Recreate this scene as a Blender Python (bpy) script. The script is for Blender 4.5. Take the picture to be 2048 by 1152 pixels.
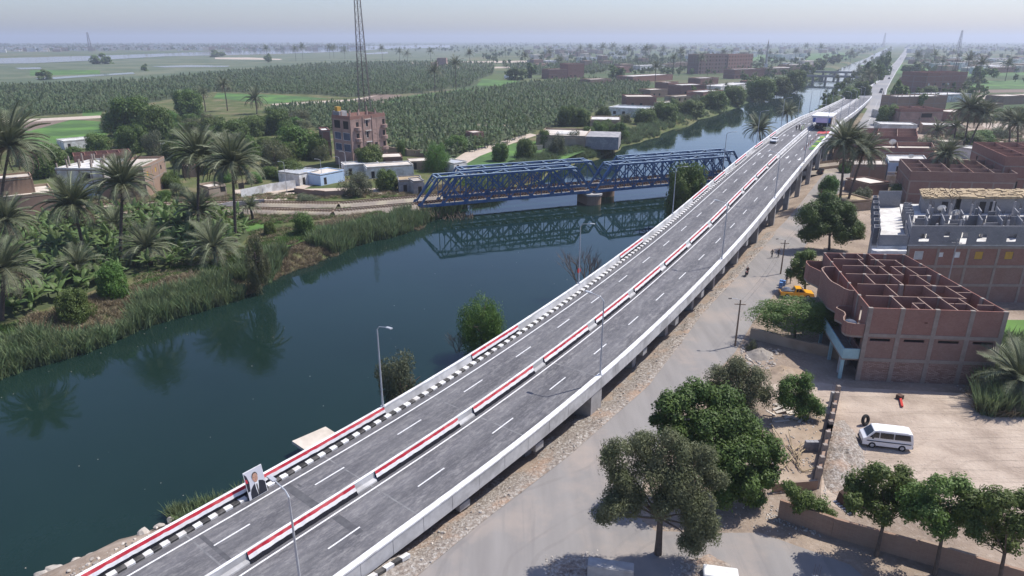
import bpy, bmesh, math, random
import numpy as np
from mathutils import Vector, Matrix
for _o in list(bpy.data.objects): bpy.data.objects.remove(_o)
S = bpy.context.scene
C = S.collection
R = random.Random(11)
sin, cos, PI, rad = math.sin, math.cos, math.pi, math.radians
# ---------------------------------------------------------------- camera
FP, PITCH, CH = 1365.0, rad(20), 38.0            # focal length in photo pixels, downward tilt, drone height
cam_d = bpy.data.cameras.new('camera'); cam = bpy.data.objects.new('camera', cam_d); C.objects.link(cam)
cam.location = (0, 0, CH); cam.rotation_euler = (PI/2 - PITCH, 0, 0)
cam_d.sensor_width = 36; cam_d.lens = 36*FP/2048; cam_d.clip_start = .5; cam_d.clip_end = 30000
S.camera = cam
# ---------------------------------------------------------------- sky, sun, exposure
SUN_EL, SUN_AZ = rad(57), math.atan2(.91, .41)    # azimuth from +Y towards +X
w = bpy.data.worlds.new('World'); S.world = w; w.use_nodes = True
nt = w.node_tree; nt.nodes.clear()
sky = nt.nodes.new('ShaderNodeTexSky'); sky.sky_type = 'NISHITA'; sky.sun_disc = False
sky.sun_elevation = SUN_EL; sky.sun_rotation = SUN_AZ; sky.air_density = 1.0; sky.dust_density = 1.2; sky.ozone_density = 1.6; sky.altitude = 50
bg = nt.nodes.new('ShaderNodeBackground'); bg.inputs[1].default_value = .11
wo = nt.nodes.new('ShaderNodeOutputWorld')
tint = nt.nodes.new('ShaderNodeMix'); tint.data_type = 'RGBA'; tint.blend_type = 'MULTIPLY'; tint.inputs[0].default_value = 1; tint.inputs[7].default_value = (.86,.89,1.1,1)
nt.links.new(sky.outputs[0], tint.inputs[6]); nt.links.new(tint.outputs[2], bg.inputs[0]); nt.links.new(bg.outputs[0], wo.inputs[0])
sl = bpy.data.lights.new('sun', 'SUN'); sl.energy = 4.1; sl.angle = rad(.5); sl.color = (1, .955, .89)
so = bpy.data.objects.new('sun', sl); C.objects.link(so)
so.rotation_euler = Vector((sin(SUN_AZ)*cos(SUN_EL), cos(SUN_AZ)*cos(SUN_EL), sin(SUN_EL))).to_track_quat('Z', 'Y').to_euler()
so.location = (60, 30, 120)
S.view_settings.view_transform = 'Standard'; S.view_settings.look = 'None'; S.view_settings.gamma = 1
S.view_settings.exposure = .48; S.view_settings.use_curve_mapping = False
S.cycles.max_bounces = 6; S.cycles.transparent_max_bounces = 8; S.cycles.volume_bounces = 0
S.cycles.diffuse_bounces = 2; S.cycles.glossy_bounces = 3; S.cycles.caustics_reflective = False; S.cycles.caustics_refractive = False
# ---------------------------------------------------------------- survey helpers: where a sight line of the photograph meets a level plane
cp, sp = cos(PITCH), sin(PITCH)
def G(x, y, z=0.0):
    u = (x-1024)/FP; v = (576-y)/FP; t = (z-CH)/(-sp+v*cp)
    return Vector((u*t, (cp+v*sp)*t, z))
def HG(x, yb, yt, z0=0.0):
    Y = G(x, yb, z0).y; v = (576-yt)/FP
    return CH + Y/(cp+v*sp)*(-sp+v*cp)
def MPP(x, y, z=0.0):                             # metres to a photo pixel there
    p = G(x, y, z); return (p.y*cp-(z-CH)*sp)/FP
TH = rad(28.4); sT, cT = sin(TH), cos(TH)         # canal and road run along a; b is to their right
def XY(a, b, z=0.0): return Vector((a*sT+b*cT, a*cT-b*sT, z))
def AB(p): return (p.x*sT+p.y*cT, p.x*cT-p.y*sT)
# ---------------------------------------------------------------- mesh builder
class MB:
    def __init__(s, xf=None): s.v = []; s.f = []; s.m = []; s.xf = xf; s.uv = None
    def add(s, vs, fs, mi=0):
        o = len(s.v); s.v += [Vector(s.xf(*p)) if s.xf else Vector(p) for p in vs]
        s.f += [[i+o for i in f] for f in fs]; s.m += [mi]*len(fs); return s
    def box(s, x0, x1, y0, y1, z0, z1, mi=0):
        return s.add([(x0,y0,z0),(x1,y0,z0),(x1,y1,z0),(x0,y1,z0),(x0,y0,z1),(x1,y0,z1),(x1,y1,z1),(x0,y1,z1)],
            [(0,3,2,1),(4,5,6,7),(0,1,5,4),(1,2,6,5),(2,3,7,6),(3,0,4,7)], mi)
    def beam(s, p, q, wd, ht, mi=0, up=(0,0,1)):
        p, q = Vector(p), Vector(q); d = (q-p).normalized(); up = Vector(up)
        if abs(d.dot(up)) > .98: up = Vector((1,0,0))
        r = d.cross(up).normalized()*wd/2; u = r.cross(d).normalized()*ht/2
        return s.add([p-r-u,p+r-u,p+r+u,p-r+u,q-r-u,q+r-u,q+r+u,q-r+u],[(0,1,2,3),(7,6,5,4),(0,4,5,1),(1,5,6,2),(2,6,7,3),(3,7,4,0)], mi)
    def tube(s, pts, rs, n=8, mi=0, cap=True):
        pts = [Vector(p) for p in pts]; vs = []; fs = []
        ref = Vector((1,0,0))
        for i, p in enumerate(pts):
            d = (pts[min(i+1,len(pts)-1)]-pts[max(i-1,0)]).normalized()
            if abs(d.dot(ref)) > .95: ref = Vector((0,1,0))
            a = (ref-d*ref.dot(d)).normalized(); b = d.cross(a); r = rs[i] if isinstance(rs,(list,tuple)) else rs
            vs += [p+(a*cos(2*PI*k/n)+b*sin(2*PI*k/n))*r for k in range(n)]
        for i in range(len(pts)-1):
            for k in range(n): fs.append((i*n+k, i*n+(k+1)%n, (i+1)*n+(k+1)%n, (i+1)*n+k))
        if cap: fs += [tuple(range(n))[::-1], tuple(range((len(pts)-1)*n, len(pts)*n))]
        return s.add(vs, fs, mi)
    def prism(s, poly, z0, z1, mi=0):
        n = len(poly); ar = sum(poly[i][0]*poly[(i+1)%n][1]-poly[(i+1)%n][0]*poly[i][1] for i in range(n))
        if ar < 0: poly = poly[::-1]
        return s.add([(p[0],p[1],z0) for p in poly]+[(p[0],p[1],z1) for p in poly],
            [tuple(range(n))[::-1], tuple(range(n,2*n))]+[(i,(i+1)%n,n+(i+1)%n,n+i) for i in range(n)], mi)
    def quad(s, a, b, c, d, mi=0): return s.add([a,b,c,d], [(0,1,2,3)], mi)
    def dome(s, c, r, h, n=10, m=4, mi=0):
        vs = [(c[0]+r*cos(j*PI/2/m)*cos(2*PI*k/n), c[1]+r*cos(j*PI/2/m)*sin(2*PI*k/n), c[2]+h*sin(j*PI/2/m)) for j in range(m) for k in range(n)]+[(c[0],c[1],c[2]+h)]
        fs = [(j*n+k, j*n+(k+1)%n, (j+1)*n+(k+1)%n, (j+1)*n+k) for j in range(m-1) for k in range(n)]+[((m-1)*n+k,(m-1)*n+(k+1)%n,m*n) for k in range(n)]
        return s.add(vs, fs, mi)
    def wall(s, L, H, t, holes=(), z0=0.0, y0=0.0, x0=0.0, mi=0):
        xs = x0
        for (a, b, c, d) in sorted(holes):
            if a > xs: s.box(xs, a, y0, y0+t, z0, z0+H, mi)
            if c > z0: s.box(a, b, y0, y0+t, z0, c, mi)
            if d < z0+H: s.box(a, b, y0, y0+t, d, z0+H, mi)
            xs = b
        if xs < x0+L: s.box(xs, x0+L, y0, y0+t, z0, z0+H, mi)
        return s
    def mesh(s, name, mats, smooth=False):
        me = bpy.data.meshes.new(name); me.from_pydata([tuple(v) for v in s.v], [], s.f)
        for m in (mats if isinstance(mats,(list,tuple)) else [mats]): me.materials.append(MAT[m] if isinstance(m,str) else m)
        if any(s.m): me.polygons.foreach_set('material_index', s.m)
        if smooth: me.polygons.foreach_set('use_smooth', [True]*len(me.polygons))
        if s.uv is not None:
            ul = me.uv_layers.new(name='UVMap'); li = np.empty(len(me.loops), dtype=np.int32); me.loops.foreach_get('vertex_index', li)
            ul.data.foreach_set('uv', np.asarray(s.uv, dtype=np.float32)[li].ravel())
        me.update(); return me
def tag(o, label=None, cat=None, group=None, kind=None):
    if label: o['label'] = label
    if cat: o['category'] = cat
    if group: o['group'] = group
    if kind: o['kind'] = kind
    return o
def obj(name, mb, mats=None, parent=None, loc=(0,0,0), rz=0, sc=None, world=False, smooth=False, **k):
    me = mb.mesh(name, mats, smooth) if isinstance(mb, MB) else mb
    o = bpy.data.objects.new(name, me); C.objects.link(o)
    o.location = loc
    if parent:
        o.parent = parent
        if world: o.location = Vector(loc)-parent.location
    o.rotation_euler = rz if isinstance(rz,(tuple,list)) else (0,0,rz)
    if sc is not None: o.scale = sc if isinstance(sc,(tuple,list)) else (sc,)*3
    return tag(o, **k)
def thing(name, loc, label, cat, group=None, rz=0, sc=None):
    o = bpy.data.objects.new(name, None); C.objects.link(o); o.location = loc; o.rotation_euler = (0,0,rz); o.empty_display_size = .3
    if sc is not None: o.scale = (sc,)*3
    return tag(o, label, cat, group)
def struct(name, mb, mats, **k): return obj(name, mb, mats, kind='structure', **k)
def copy_tree(o, parent=None):
    c = o.copy(); C.objects.link(c); c.parent = parent
    for ch in o.children: copy_tree(ch, c)
    return c
# ---------------------------------------------------------------- materials
MAT = {}
def nodes(name):
    m = bpy.data.materials.new(name); m.use_nodes = True; MAT[name] = m
    t = m.node_tree; return m, t, t.nodes['Principled BSDF'], t.nodes['Material Output']
def N(t, typ, **k):
    n = t.nodes.new(typ)
    for a, v in k.items(): setattr(n, a, v)
    return n
def ramp(t, fac, stops):
    r = N(t, 'ShaderNodeValToRGB'); e = r.color_ramp.elements
    while len(e) < len(stops): e.new(.5)
    for i, (p, c) in enumerate(stops): e[i].position = p; e[i].color = (*c, 1) if len(c) == 3 else c
    t.links.new(fac, r.inputs[0]); return r.outputs[0]
def noise(t, vec, scale, detail=4, rough=.6, dist=0):
    n = N(t, 'ShaderNodeTexNoise'); n.inputs['Scale'].default_value = scale; n.inputs['Detail'].default_value = detail
    n.inputs['Roughness'].default_value = rough; n.inputs['Distortion'].default_value = dist
    if vec: t.links.new(vec, n.inputs['Vector'])
    return n.outputs[0]
def mixc(t, fac, a, b, mode='MIX'):
    m = N(t, 'ShaderNodeMix', data_type='RGBA', blend_type=mode)
    for i, v in ((0, fac), (6, a), (7, b)):
        if isinstance(v, (int, float)): m.inputs[i].default_value = v
        elif isinstance(v, tuple): m.inputs[i].default_value = (*v, 1)
        else: t.links.new(v, m.inputs[i])
    return m.outputs[2]
def math_(t, op, a, b=None, c=None):
    m = N(t, 'ShaderNodeMath', operation=op)
    for i, v in enumerate((a, b, c)):
        if v is None: continue
        if isinstance(v, (int, float)): m.inputs[i].default_value = v
        else: t.links.new(v, m.inputs[i])
    return m.outputs[0]
def coord(t, kind='Object'): return N(t, 'ShaderNodeTexCoord').outputs[kind]
def wpos(t): return N(t, 'ShaderNodeNewGeometry').outputs['Position']
def mapping(t, vec, scale=(1,1,1), rot=(0,0,0)):
    m = N(t, 'ShaderNodeMapping'); m.inputs['Scale'].default_value = scale; m.inputs['Rotation'].default_value = rot
    t.links.new(vec, m.inputs[0]); return m.outputs[0]
def bump(t, p, h, strength, dist=.05):
    b = N(t, 'ShaderNodeBump'); b.inputs['Strength'].default_value = strength; b.inputs['Distance'].default_value = dist
    t.links.new(h, b.inputs['Height']); t.links.new(b.outputs[0], p.inputs['Normal'])
def M(name, c1, c2=None, scale=1.0, rough=.85, bm=0, spec=.25, metal=0, rnd=0, detail=5, c3=None, sc3=.15, world=False, stretch=(1,1,1)):
    m, t, p, o = nodes(name)
    c2 = c2 or tuple(x*.72 for x in c1); v = wpos(t) if world else coord(t)
    if stretch != (1,1,1): v = mapping(t, v, stretch)
    n = noise(t, v, scale, detail); col = ramp(t, n, [(.32, c1), (.68, c2)])
    if c3: col = mixc(t, ramp(t, noise(t, v, sc3, 3), [(.45,(0,0,0)),(.62,(1,1,1))]), col, c3)
    if rnd:
        r = N(t, 'ShaderNodeObjectInfo').outputs['Random']; hs = N(t, 'ShaderNodeHueSaturation')
        t.links.new(math_(t, 'MULTIPLY_ADD', r, rnd*2, 1-rnd), hs.inputs['Value']); t.links.new(col, hs.inputs['Color']); col = hs.outputs[0]
    t.links.new(col, p.inputs['Base Color']); p.inputs['Roughness'].default_value = rough; p.inputs['Metallic'].default_value = metal
    p.inputs['Specular IOR Level'].default_value = spec
    if bm: bump(t, p, noise(t, v, scale*3, 6), bm)
    return m
def leafmat(name, c1, c2, rnd=.2, scale=.6, trans=.3, world=False):
    m, t, p, o = nodes(name)
    v = wpos(t); col = ramp(t, noise(t, v, scale, 3), [(.3, c1), (.7, c2)])
    col = mixc(t, math_(t, 'MULTIPLY', noise(t, v, 7, 2), .55), col, tuple(x*.45 for x in c1))
    r = N(t, 'ShaderNodeObjectInfo').outputs['Random']; hs = N(t, 'ShaderNodeHueSaturation')
    t.links.new(math_(t, 'MULTIPLY_ADD', r, rnd*2, 1-rnd), hs.inputs['Value']); t.links.new(math_(t, 'MULTIPLY_ADD', r, .03, .485), hs.inputs['Hue'])
    t.links.new(col, hs.inputs['Color']); col = hs.outputs[0]
    t.links.new(col, p.inputs['Base Color']); p.inputs['Roughness'].default_value = .55; p.inputs['Specular IOR Level'].default_value = .3
    tr = N(t, 'ShaderNodeBsdfTranslucent'); t.links.new(col, tr.inputs[0]); mx = N(t, 'ShaderNodeMixShader'); mx.inputs[0].default_value = trans
    t.links.new(p.outputs[0], mx.inputs[1]); t.links.new(tr.outputs[0], mx.inputs[2]); t.links.new(mx.outputs[0], o.inputs[0])
    return m
def brickmat(name, c1, c2, mortar, bw=.25, bh=.075, wear=(.32,.25,.2)):
    m, t, p, o = nodes(name)
    sx = N(t, 'ShaderNodeSeparateXYZ'); t.links.new(wpos(t), sx.inputs[0])
    cb = N(t, 'ShaderNodeCombineXYZ'); t.links.new(math_(t, 'ADD', sx.outputs[0], math_(t, 'MULTIPLY', sx.outputs[1], .83)), cb.inputs[0]); t.links.new(sx.outputs[2], cb.inputs[1])
    b = N(t, 'ShaderNodeTexBrick'); t.links.new(cb.outputs[0], b.inputs[0])
    b.inputs['Color1'].default_value = (*c1,1); b.inputs['Color2'].default_value = (*c2,1); b.inputs['Mortar'].default_value = (*mortar,1)
    b.inputs['Scale'].default_value = 1; b.inputs['Brick Width'].default_value = bw; b.inputs['Row Height'].default_value = bh; b.inputs['Mortar Size'].default_value = bh*.13; b.inputs['Bias'].default_value = 0
    col = mixc(t, math_(t, 'MULTIPLY', ramp(t, noise(t, wpos(t), .55, 5), [(.4,(0,0,0)),(.75,(1,1,1))]), .6), b.outputs[0], wear)
    col = mixc(t, math_(t, 'MULTIPLY', noise(t, wpos(t), 3.1, 4), .5), col, tuple(x*.5 for x in c1))
    t.links.new(col, p.inputs['Base Color']); p.inputs['Roughness'].default_value = .93; p.inputs['Specular IOR Level'].default_value = .15
    bump(t, p, b.outputs['Fac'], -.5, .02); return m
M('concrete', (.42,.41,.4), (.33,.32,.31), 1.6, bm=.15, c3=(.28,.27,.26), sc3=.35)
M('fascia', (.56,.555,.55), (.45,.445,.44), 1.3, bm=.08, c3=(.35,.345,.34), sc3=.35, detail=8)
M('concrete_old', (.3,.27,.24), (.22,.195,.17), 1.2, bm=.3, c3=(.36,.32,.28))
M('grey_block', (.3,.29,.3), (.22,.215,.22), 2.4, bm=.3, c3=(.36,.35,.34), sc3=.5)
M('column_concrete', (.31,.26,.225), (.24,.2,.17), 1.5, bm=.2)
M('white_paint', (.82,.82,.82), (.7,.7,.69), 2.4, rough=.6, c3=(.58,.57,.55), sc3=.6, detail=8)
M('road_paint', (.8,.8,.79), (.55,.55,.54), 5, rough=.7)
M('black_paint', (.018,.018,.02), (.06,.058,.055), 3, rough=.6, c3=(.1,.095,.09), sc3=.9, detail=8)
M('kerb_white', (.8,.8,.8), (.58,.57,.55), 4, rough=.6, c3=(.5,.48,.45), sc3=.9, detail=8)
M('red_cloth', (.5,.03,.05), (.36,.02,.035), 1.2, rough=.8, c3=(.55,.09,.1), sc3=.8)
M('white_cloth', (.78,.78,.79), (.62,.62,.63), 1.2, rough=.85, c3=(.68,.66,.64), sc3=.8)
M('black_cloth', (.012,.013,.018), (.018,.018,.022), 2.5, rough=.9, spec=.08)
M('galv', (.5,.52,.54), (.42,.43,.45), 2, rough=.45, metal=.3)
M('blue_steel', (.04,.125,.29), (.028,.085,.21), .8, rough=.55, c3=(.08,.15,.25), sc3=.5, detail=7)
M('blue_light', (.3,.38,.46), (.2,.28,.38), 1.4, rough=.55)
M('rust', (.12,.07,.05), (.07,.045,.035), 2.5, rough=.8, bm=.2)
M('tower_steel', (.2,.15,.14), (.13,.11,.1), .4, rough=.6)
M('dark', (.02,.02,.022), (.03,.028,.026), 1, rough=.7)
M('glass_dark', (.012,.014,.018), (.02,.022,.026), 1, rough=.08, spec=.6)
M('rubber', (.016,.016,.016), (.03,.028,.026), 3, rough=.85)
M('van_white', (.8,.8,.8), (.76,.76,.75), .7, rough=.25, spec=.5)
M('pickup_yellow', (.75,.36,.02), (.68,.31,.02), .7, rough=.3, spec=.5)
M('car_black', (.02,.02,.025), (.015,.015,.018), .7, rough=.25, spec=.5)
M('red_paint', (.55,.05,.04), (.42,.04,.03), 1.5, rough=.45)
M('blue_paint', (.12,.25,.5), (.1,.2,.42), 1.5, rough=.5)
M('wood', (.26,.19,.13), (.16,.115,.08), 3, bm=.2)
M('straw', (.46,.36,.22), (.33,.25,.15), 3, bm=.6, c3=(.25,.19,.12), sc3=.8)
M('bark', (.15,.115,.09), (.09,.07,.055), 3, bm=.6)
M('palm_bark', (.13,.1,.08), (.07,.055,.045), 4, bm=.8, stretch=(1,1,2.5))
M('plaster_white', (.72,.72,.7), (.58,.57,.54), .8, c3=(.48,.46,.42), sc3=.4)
M('plaster_blue', (.5,.62,.78), (.42,.55,.72), .9)
M('plaster_teal', (.33,.5,.52), (.28,.42,.44), 1.2)
M('plaster_pink', (.4,.275,.23), (.31,.21,.18), .8, c3=(.27,.19,.16), sc3=.3, detail=8)
M('mud', (.33,.25,.18), (.25,.19,.135), 1, bm=.4, c3=(.4,.32,.24))
M('roof_dust', (.56,.5,.43), (.42,.37,.31), .8, bm=.2, c3=(.62,.57,.5))
M('roof_pale', (.66,.65,.62), (.52,.5,.47), .9, bm=.15, c3=(.44,.42,.39), sc3=.5)
M('tin', (.5,.52,.53), (.38,.39,.4), 1.3, rough=.5, metal=.2)
M('shutter_yellow', (.5,.3,.06), (.42,.25,.05), 2)
M('green_mat', (.06,.19,.04), (.05,.15,.03), 2)
M('lime_mat', (.24,.36,.05), (.2,.31,.04), 2)
M('red_carpet', (.5,.1,.1), (.42,.08,.08), 1.5)
M('print_blue', (.08,.16,.45), (.06,.12,.36), 1)
M('print_lilac', (.62,.58,.75), (.55,.5,.7), 1)
M('tarp', (.1,.12,.17), (.06,.075,.11), .6, rough=.6)
M('skin', (.28,.15,.1), (.24,.13,.085), 6)
M('cloth_dark', (.03,.03,.035), (.045,.04,.04), 6)
M('cloth_grey', (.12,.11,.1), (.09,.085,.08), 6)
M('cloth_white', (.6,.6,.58), (.5,.5,.48), 6)
M('rock', (.42,.38,.33), (.3,.265,.225), 1.8, bm=.5, c3=(.5,.46,.41), sc3=.8)
M('orange_paint', (.6,.22,.02), (.5,.18,.02), 2)
brickmat('brick', (.3,.138,.108), (.24,.108,.086), (.34,.26,.21), wear=(.36,.23,.19))
brickmat('brick_dark', (.29,.16,.13), (.23,.125,.1), (.3,.24,.2), wear=(.32,.24,.2))
brickmat('brick_pale', (.42,.3,.25), (.24,.13,.1), (.13,.085,.07), .42, .15, wear=(.3,.2,.16))
brickmat('brick_mud', (.34,.22,.16), (.28,.18,.13), (.33,.26,.2), wear=(.38,.29,.22))
brickmat('block_grey', (.3,.3,.31), (.23,.23,.245), (.2,.2,.21), .4, .2, wear=(.34,.33,.33))
leafmat('leaf_dark', (.07,.125,.026), (.14,.205,.045))
leafmat('leaf_mid', (.095,.155,.034), (.165,.225,.055))
leafmat('leaf_bright', (.08,.165,.028), (.135,.225,.045))
leafmat('leaf_grey', (.12,.15,.075), (.185,.2,.12))
leafmat('leaf_acacia', (.125,.145,.065), (.22,.225,.12))
leafmat('leaf_palm', (.14,.17,.085), (.26,.27,.165), rnd=.15, trans=.15)
leafmat('leaf_palm_dry', (.2,.15,.1), (.28,.21,.14), rnd=.15, trans=.1)
leafmat('leaf_banana', (.1,.17,.045), (.19,.255,.09), rnd=.25, trans=.35)
leafmat('leaf_banana_far', (.085,.135,.05), (.165,.2,.09), rnd=.3, trans=.3)
leafmat('reed', (.15,.215,.09), (.24,.285,.15), rnd=.25, trans=.3)
leafmat('reed_dry', (.25,.2,.12), (.34,.28,.17), rnd=.25, trans=.2)
leafmat('grass', (.09,.16,.035), (.15,.23,.06), rnd=.25)
leafmat('twig', (.2,.155,.13), (.14,.11,.09), rnd=.1, trans=0)
# ================================================================ THE SETTING
def lerp(x, xs, ys): return float(np.interp(x, xs, ys))
def bank_l(a): return lerp(a, [-100,20,170,380,900,2000,9000], [-96,-94,-94,-90,-80,-73,-72]) + 1.2*sin(a*.11)+.8*sin(a*.27+1)
def bank_r(a): return lerp(a, [-100,5,15,21,29,33,40,52,70,110,128,240,300,400,9000], [-64,-58,-56,-54.2,-52,-49.5,-45.5,-42.2,-39,-37,-36.5,-36,-38,-42,-41]) + .35*sin(a*.13+2)+.25*sin(a*.33)
WATER_Z = -3.0
def ground_z(a, b):
    l, r = bank_l(a), bank_r(a)
    wl = 9+2.5*sin(a*.05); wr = lerp(a, [20,27,34], [4.5,5,20]); pw = .8
    if 27 < a < 345: e = lerp(a, [27,40,52,70,90,111,128,163,192,236,300,345], [-29.5,-27.4,-24.9,-22.3,-20.7,-19.4,-18.5,-17.1,-16.1,-14.8,-14,-13.7]); wr = min(wr, e+lerp(a, [30,70,95,345], [2.2,1.9,.1,-.1])-r) if a < 34 else e+lerp(a, [30,70,95,345], [2.2,1.9,.1,-.1])-r; pw = lerp(a, [27,34], [.8,2.3])
    if b < l: d = l-b; z = -3.05+3.05*min(1, d/wl)**.75 if d < wl else 0
    elif b > r: d = b-r; z = -3.05+3.05*min(1, d/wr)**pw if d < wr else 0
    else: z = -3.05-2.5*min(1, min(b-l, r-b)/6)
    if z < -.02 and z > -3.2: z += .18*sin(a*.9+b)*sin(b*1.3)
    return z
m, t, p, o = nodes('ground')
pos = wpos(t); sx = N(t, 'ShaderNodeSeparateXYZ'); t.links.new(pos, sx.inputs[0])
bco = math_(t, 'SUBTRACT', math_(t, 'MULTIPLY', sx.outputs[0], cT), math_(t, 'MULTIPLY', sx.outputs[1], sT))
aco = math_(t, 'ADD', math_(t, 'MULTIPLY', sx.outputs[0], sT), math_(t, 'MULTIPLY', sx.outputs[1], cT))
dust = ramp(t, noise(t, pos, .12, 7), [(.3,(.38,.305,.24)),(.5,(.28,.22,.17)),(.7,(.18,.14,.108))])
dust = mixc(t, math_(t, 'MULTIPLY', ramp(t, noise(t, pos, 2.2, 5), [(.5,(0,0,0)),(.7,(1,1,1))]), .3), dust, (.48,.42,.36))
soil = ramp(t, noise(t, pos, .09, 6), [(.32,(.06,.085,.03)),(.5,(.1,.115,.045)),(.7,(.2,.16,.1))])
vor = N(t, 'ShaderNodeTexVoronoi'); vor.inputs['Scale'].default_value = .0075; vor.inputs['Randomness'].default_value = .8
t.links.new(mapping(t, pos, (1,2.2,1), (0,0,.5)), vor.inputs['Vector'])
sv = N(t, 'ShaderNodeSeparateColor'); t.links.new(vor.outputs['Color'], sv.inputs[0])
fields = ramp(t, sv.outputs[0], [(.0,(.06,.09,.042)),(.3,(.085,.118,.055)),(.5,(.11,.12,.065)),(.62,(.06,.085,.038)),(.78,(.24,.2,.13)),(.9,(.105,.135,.055))])
fields = mixc(t, math_(t, 'MULTIPLY', noise(t, pos, .05, 6), .6), fields, (.07,.095,.045))
lm = N(t, 'ShaderNodeMapRange'); t.links.new(math_(t, 'ADD', bco, math_(t, 'MULTIPLY', noise(t, pos, .08, 4), 8)), lm.inputs[0]); lm.inputs[1].default_value = -64; lm.inputs[2].default_value = -72
fm = N(t, 'ShaderNodeMapRange'); t.links.new(math_(t, 'ADD', aco, math_(t, 'MULTIPLY', noise(t, pos, .01, 3), 120)), fm.inputs[0]); fm.inputs[1].default_value = 430; fm.inputs[2].default_value = 500
rf = N(t, 'ShaderNodeMapRange'); t.links.new(math_(t, 'ADD', bco, math_(t, 'MULTIPLY', noise(t, pos, .03, 4), 30)), rf.inputs[0]); rf.inputs[1].default_value = 62; rf.inputs[2].default_value = 80
col = mixc(t, lm.outputs[0], dust, soil); col = mixc(t, fm.outputs[0], col, fields); col = mixc(t, rf.outputs[0], col, fields)
t.links.new(col, p.inputs['Base Color']); p.inputs['Roughness'].default_value = .95; p.inputs['Specular IOR Level'].default_value = .1
bump(t, p, math_(t, 'ADD', noise(t, pos, 1.1, 8), math_(t, 'MULTIPLY', noise(t, pos, 7, 6), .3)), .8, .25)
av = list(np.arange(-60,320,4))+list(np.arange(320,1000,16))+list(np.arange(1000,3000,120))+list(np.arange(3000,12001,600))
bv = list(np.arange(-9000,-900,600))+list(np.arange(-900,-300,60))+list(np.arange(-300,-125,12))+list(np.arange(-125,-30,1.25))+list(np.arange(-30,80,5))+list(np.arange(80,400,40))+list(np.arange(400,9001,600))
mb = MB(); nb = len(bv)
mb.v = [XY(a, b, ground_z(a, b)) for a in av for b in bv]
mb.f = [(i*nb+j+1, i*nb+j, (i+1)*nb+j, (i+1)*nb+j+1) for i in range(len(av)-1) for j in range(nb-1)]; mb.m = [0]*len(mb.f)
struct('ground', mb, 'ground', smooth=True)
# water of the canal
def water(name, c, bs, dist, sc):
    m, t, p, o = nodes(name); pos = wpos(t)
    t.links.new(ramp(t, noise(t, pos, .03, 4), [(.35, c), (.7, tuple(x*.75 for x in c))]), p.inputs['Base Color'])
    p.inputs['Roughness'].default_value = .025; p.inputs['IOR'].default_value = 1.33; p.inputs['Specular IOR Level'].default_value = .5
    v = mapping(t, pos, (1,.75,1), (0,0,-.5))
    calm = ramp(t, noise(t, mapping(t, pos, (.6,1.6,1), (0,0,-.3)), .022, 4), [(.45,(.1,)*3),(.66,(1,)*3)])
    h = math_(t, 'MULTIPLY', math_(t, 'ADD', noise(t, v, sc, 3), math_(t, 'MULTIPLY', noise(t, v, sc*.28, 2), 1.4)), calm)
    bump(t, p, h, bs, dist); return m
water('canal_water', (.009,.024,.019), .3, .05, 1.5)
water('river_water', (.03,.045,.05), .6, .1, .3)
mb = MB()
aw = list(np.arange(-60,400,20))+list(np.arange(400,4001,150))
mb.v = [XY(a, s(a)+d, WATER_Z) for a in aw for s, d in ((bank_l,-4),(bank_r,4))]
mb.f = [(2*i, 2*i+1, 2*i+3, 2*i+2) for i in range(len(aw)-1)]; mb.m = [0]*len(mb.f)
struct('canal_water', mb, 'canal_water')
def sheet(name, px, mat, z=.02, kind='structure', inp=True):
    mb = MB(); ps = [G(*q) for q in px] if inp else [Vector(q) for q in px]
    n = len(ps); ar = sum(ps[i].x*ps[(i+1)%n].y-ps[(i+1)%n].x*ps[i].y for i in range(n))
    if ar < 0: ps = ps[::-1]
    mb.add([(q.x,q.y,z) for q in ps], [tuple(range(n))]); return struct(name, mb, mat)
# the wide river on the left horizon and its pools
sheet('river_water', [(-60,118),(180,112),(330,107),(480,101),(600,96.5),(720,92),(900,90),(900,95),(760,98.5),(700,103),(560,108),(420,111),(330,113),(150,123),(60,127),(-60,128)], 'river_water', .3)
for q in ([(30,136),(80,135),(84,138),(40,139)], [(70,157),(150,152),(265,145),(270,148),(160,155),(80,161)], [(300,133),(380,130.5),(460,132),(455,134),(330,135)], [(725,107),(775,104),(777,107),(730,109)]):
    sheet('pool_water', q, 'river_water', .3)
M('meadow', (.105,.13,.072), (.06,.088,.042), .06, world=True, c3=(.14,.15,.09), sc3=.012, detail=8)
M('crop_green', (.068,.128,.034), (.05,.1,.026), .25, world=True, bm=.3, c3=(.1,.2,.04), sc3=.05)
M('crop_dark', (.05,.068,.028), (.075,.09,.04), .2, world=True, bm=.5)
M('ploughed', (.2,.15,.115), (.15,.11,.085), .4, world=True, bm=.4)
M('dirt_path', (.5,.42,.34), (.4,.33,.265), .5, world=True, bm=.2)
M('sand', (.56,.5,.42), (.46,.41,.34), .1, world=True)
sheet('meadow', [(-80,129),(60,128),(150,124),(330,114),(420,112),(560,109),(700,104),(760,100),(900,96),(960,104),(930,122),(700,128),(440,146),(300,161),(-80,172)], 'meadow', .02)
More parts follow.
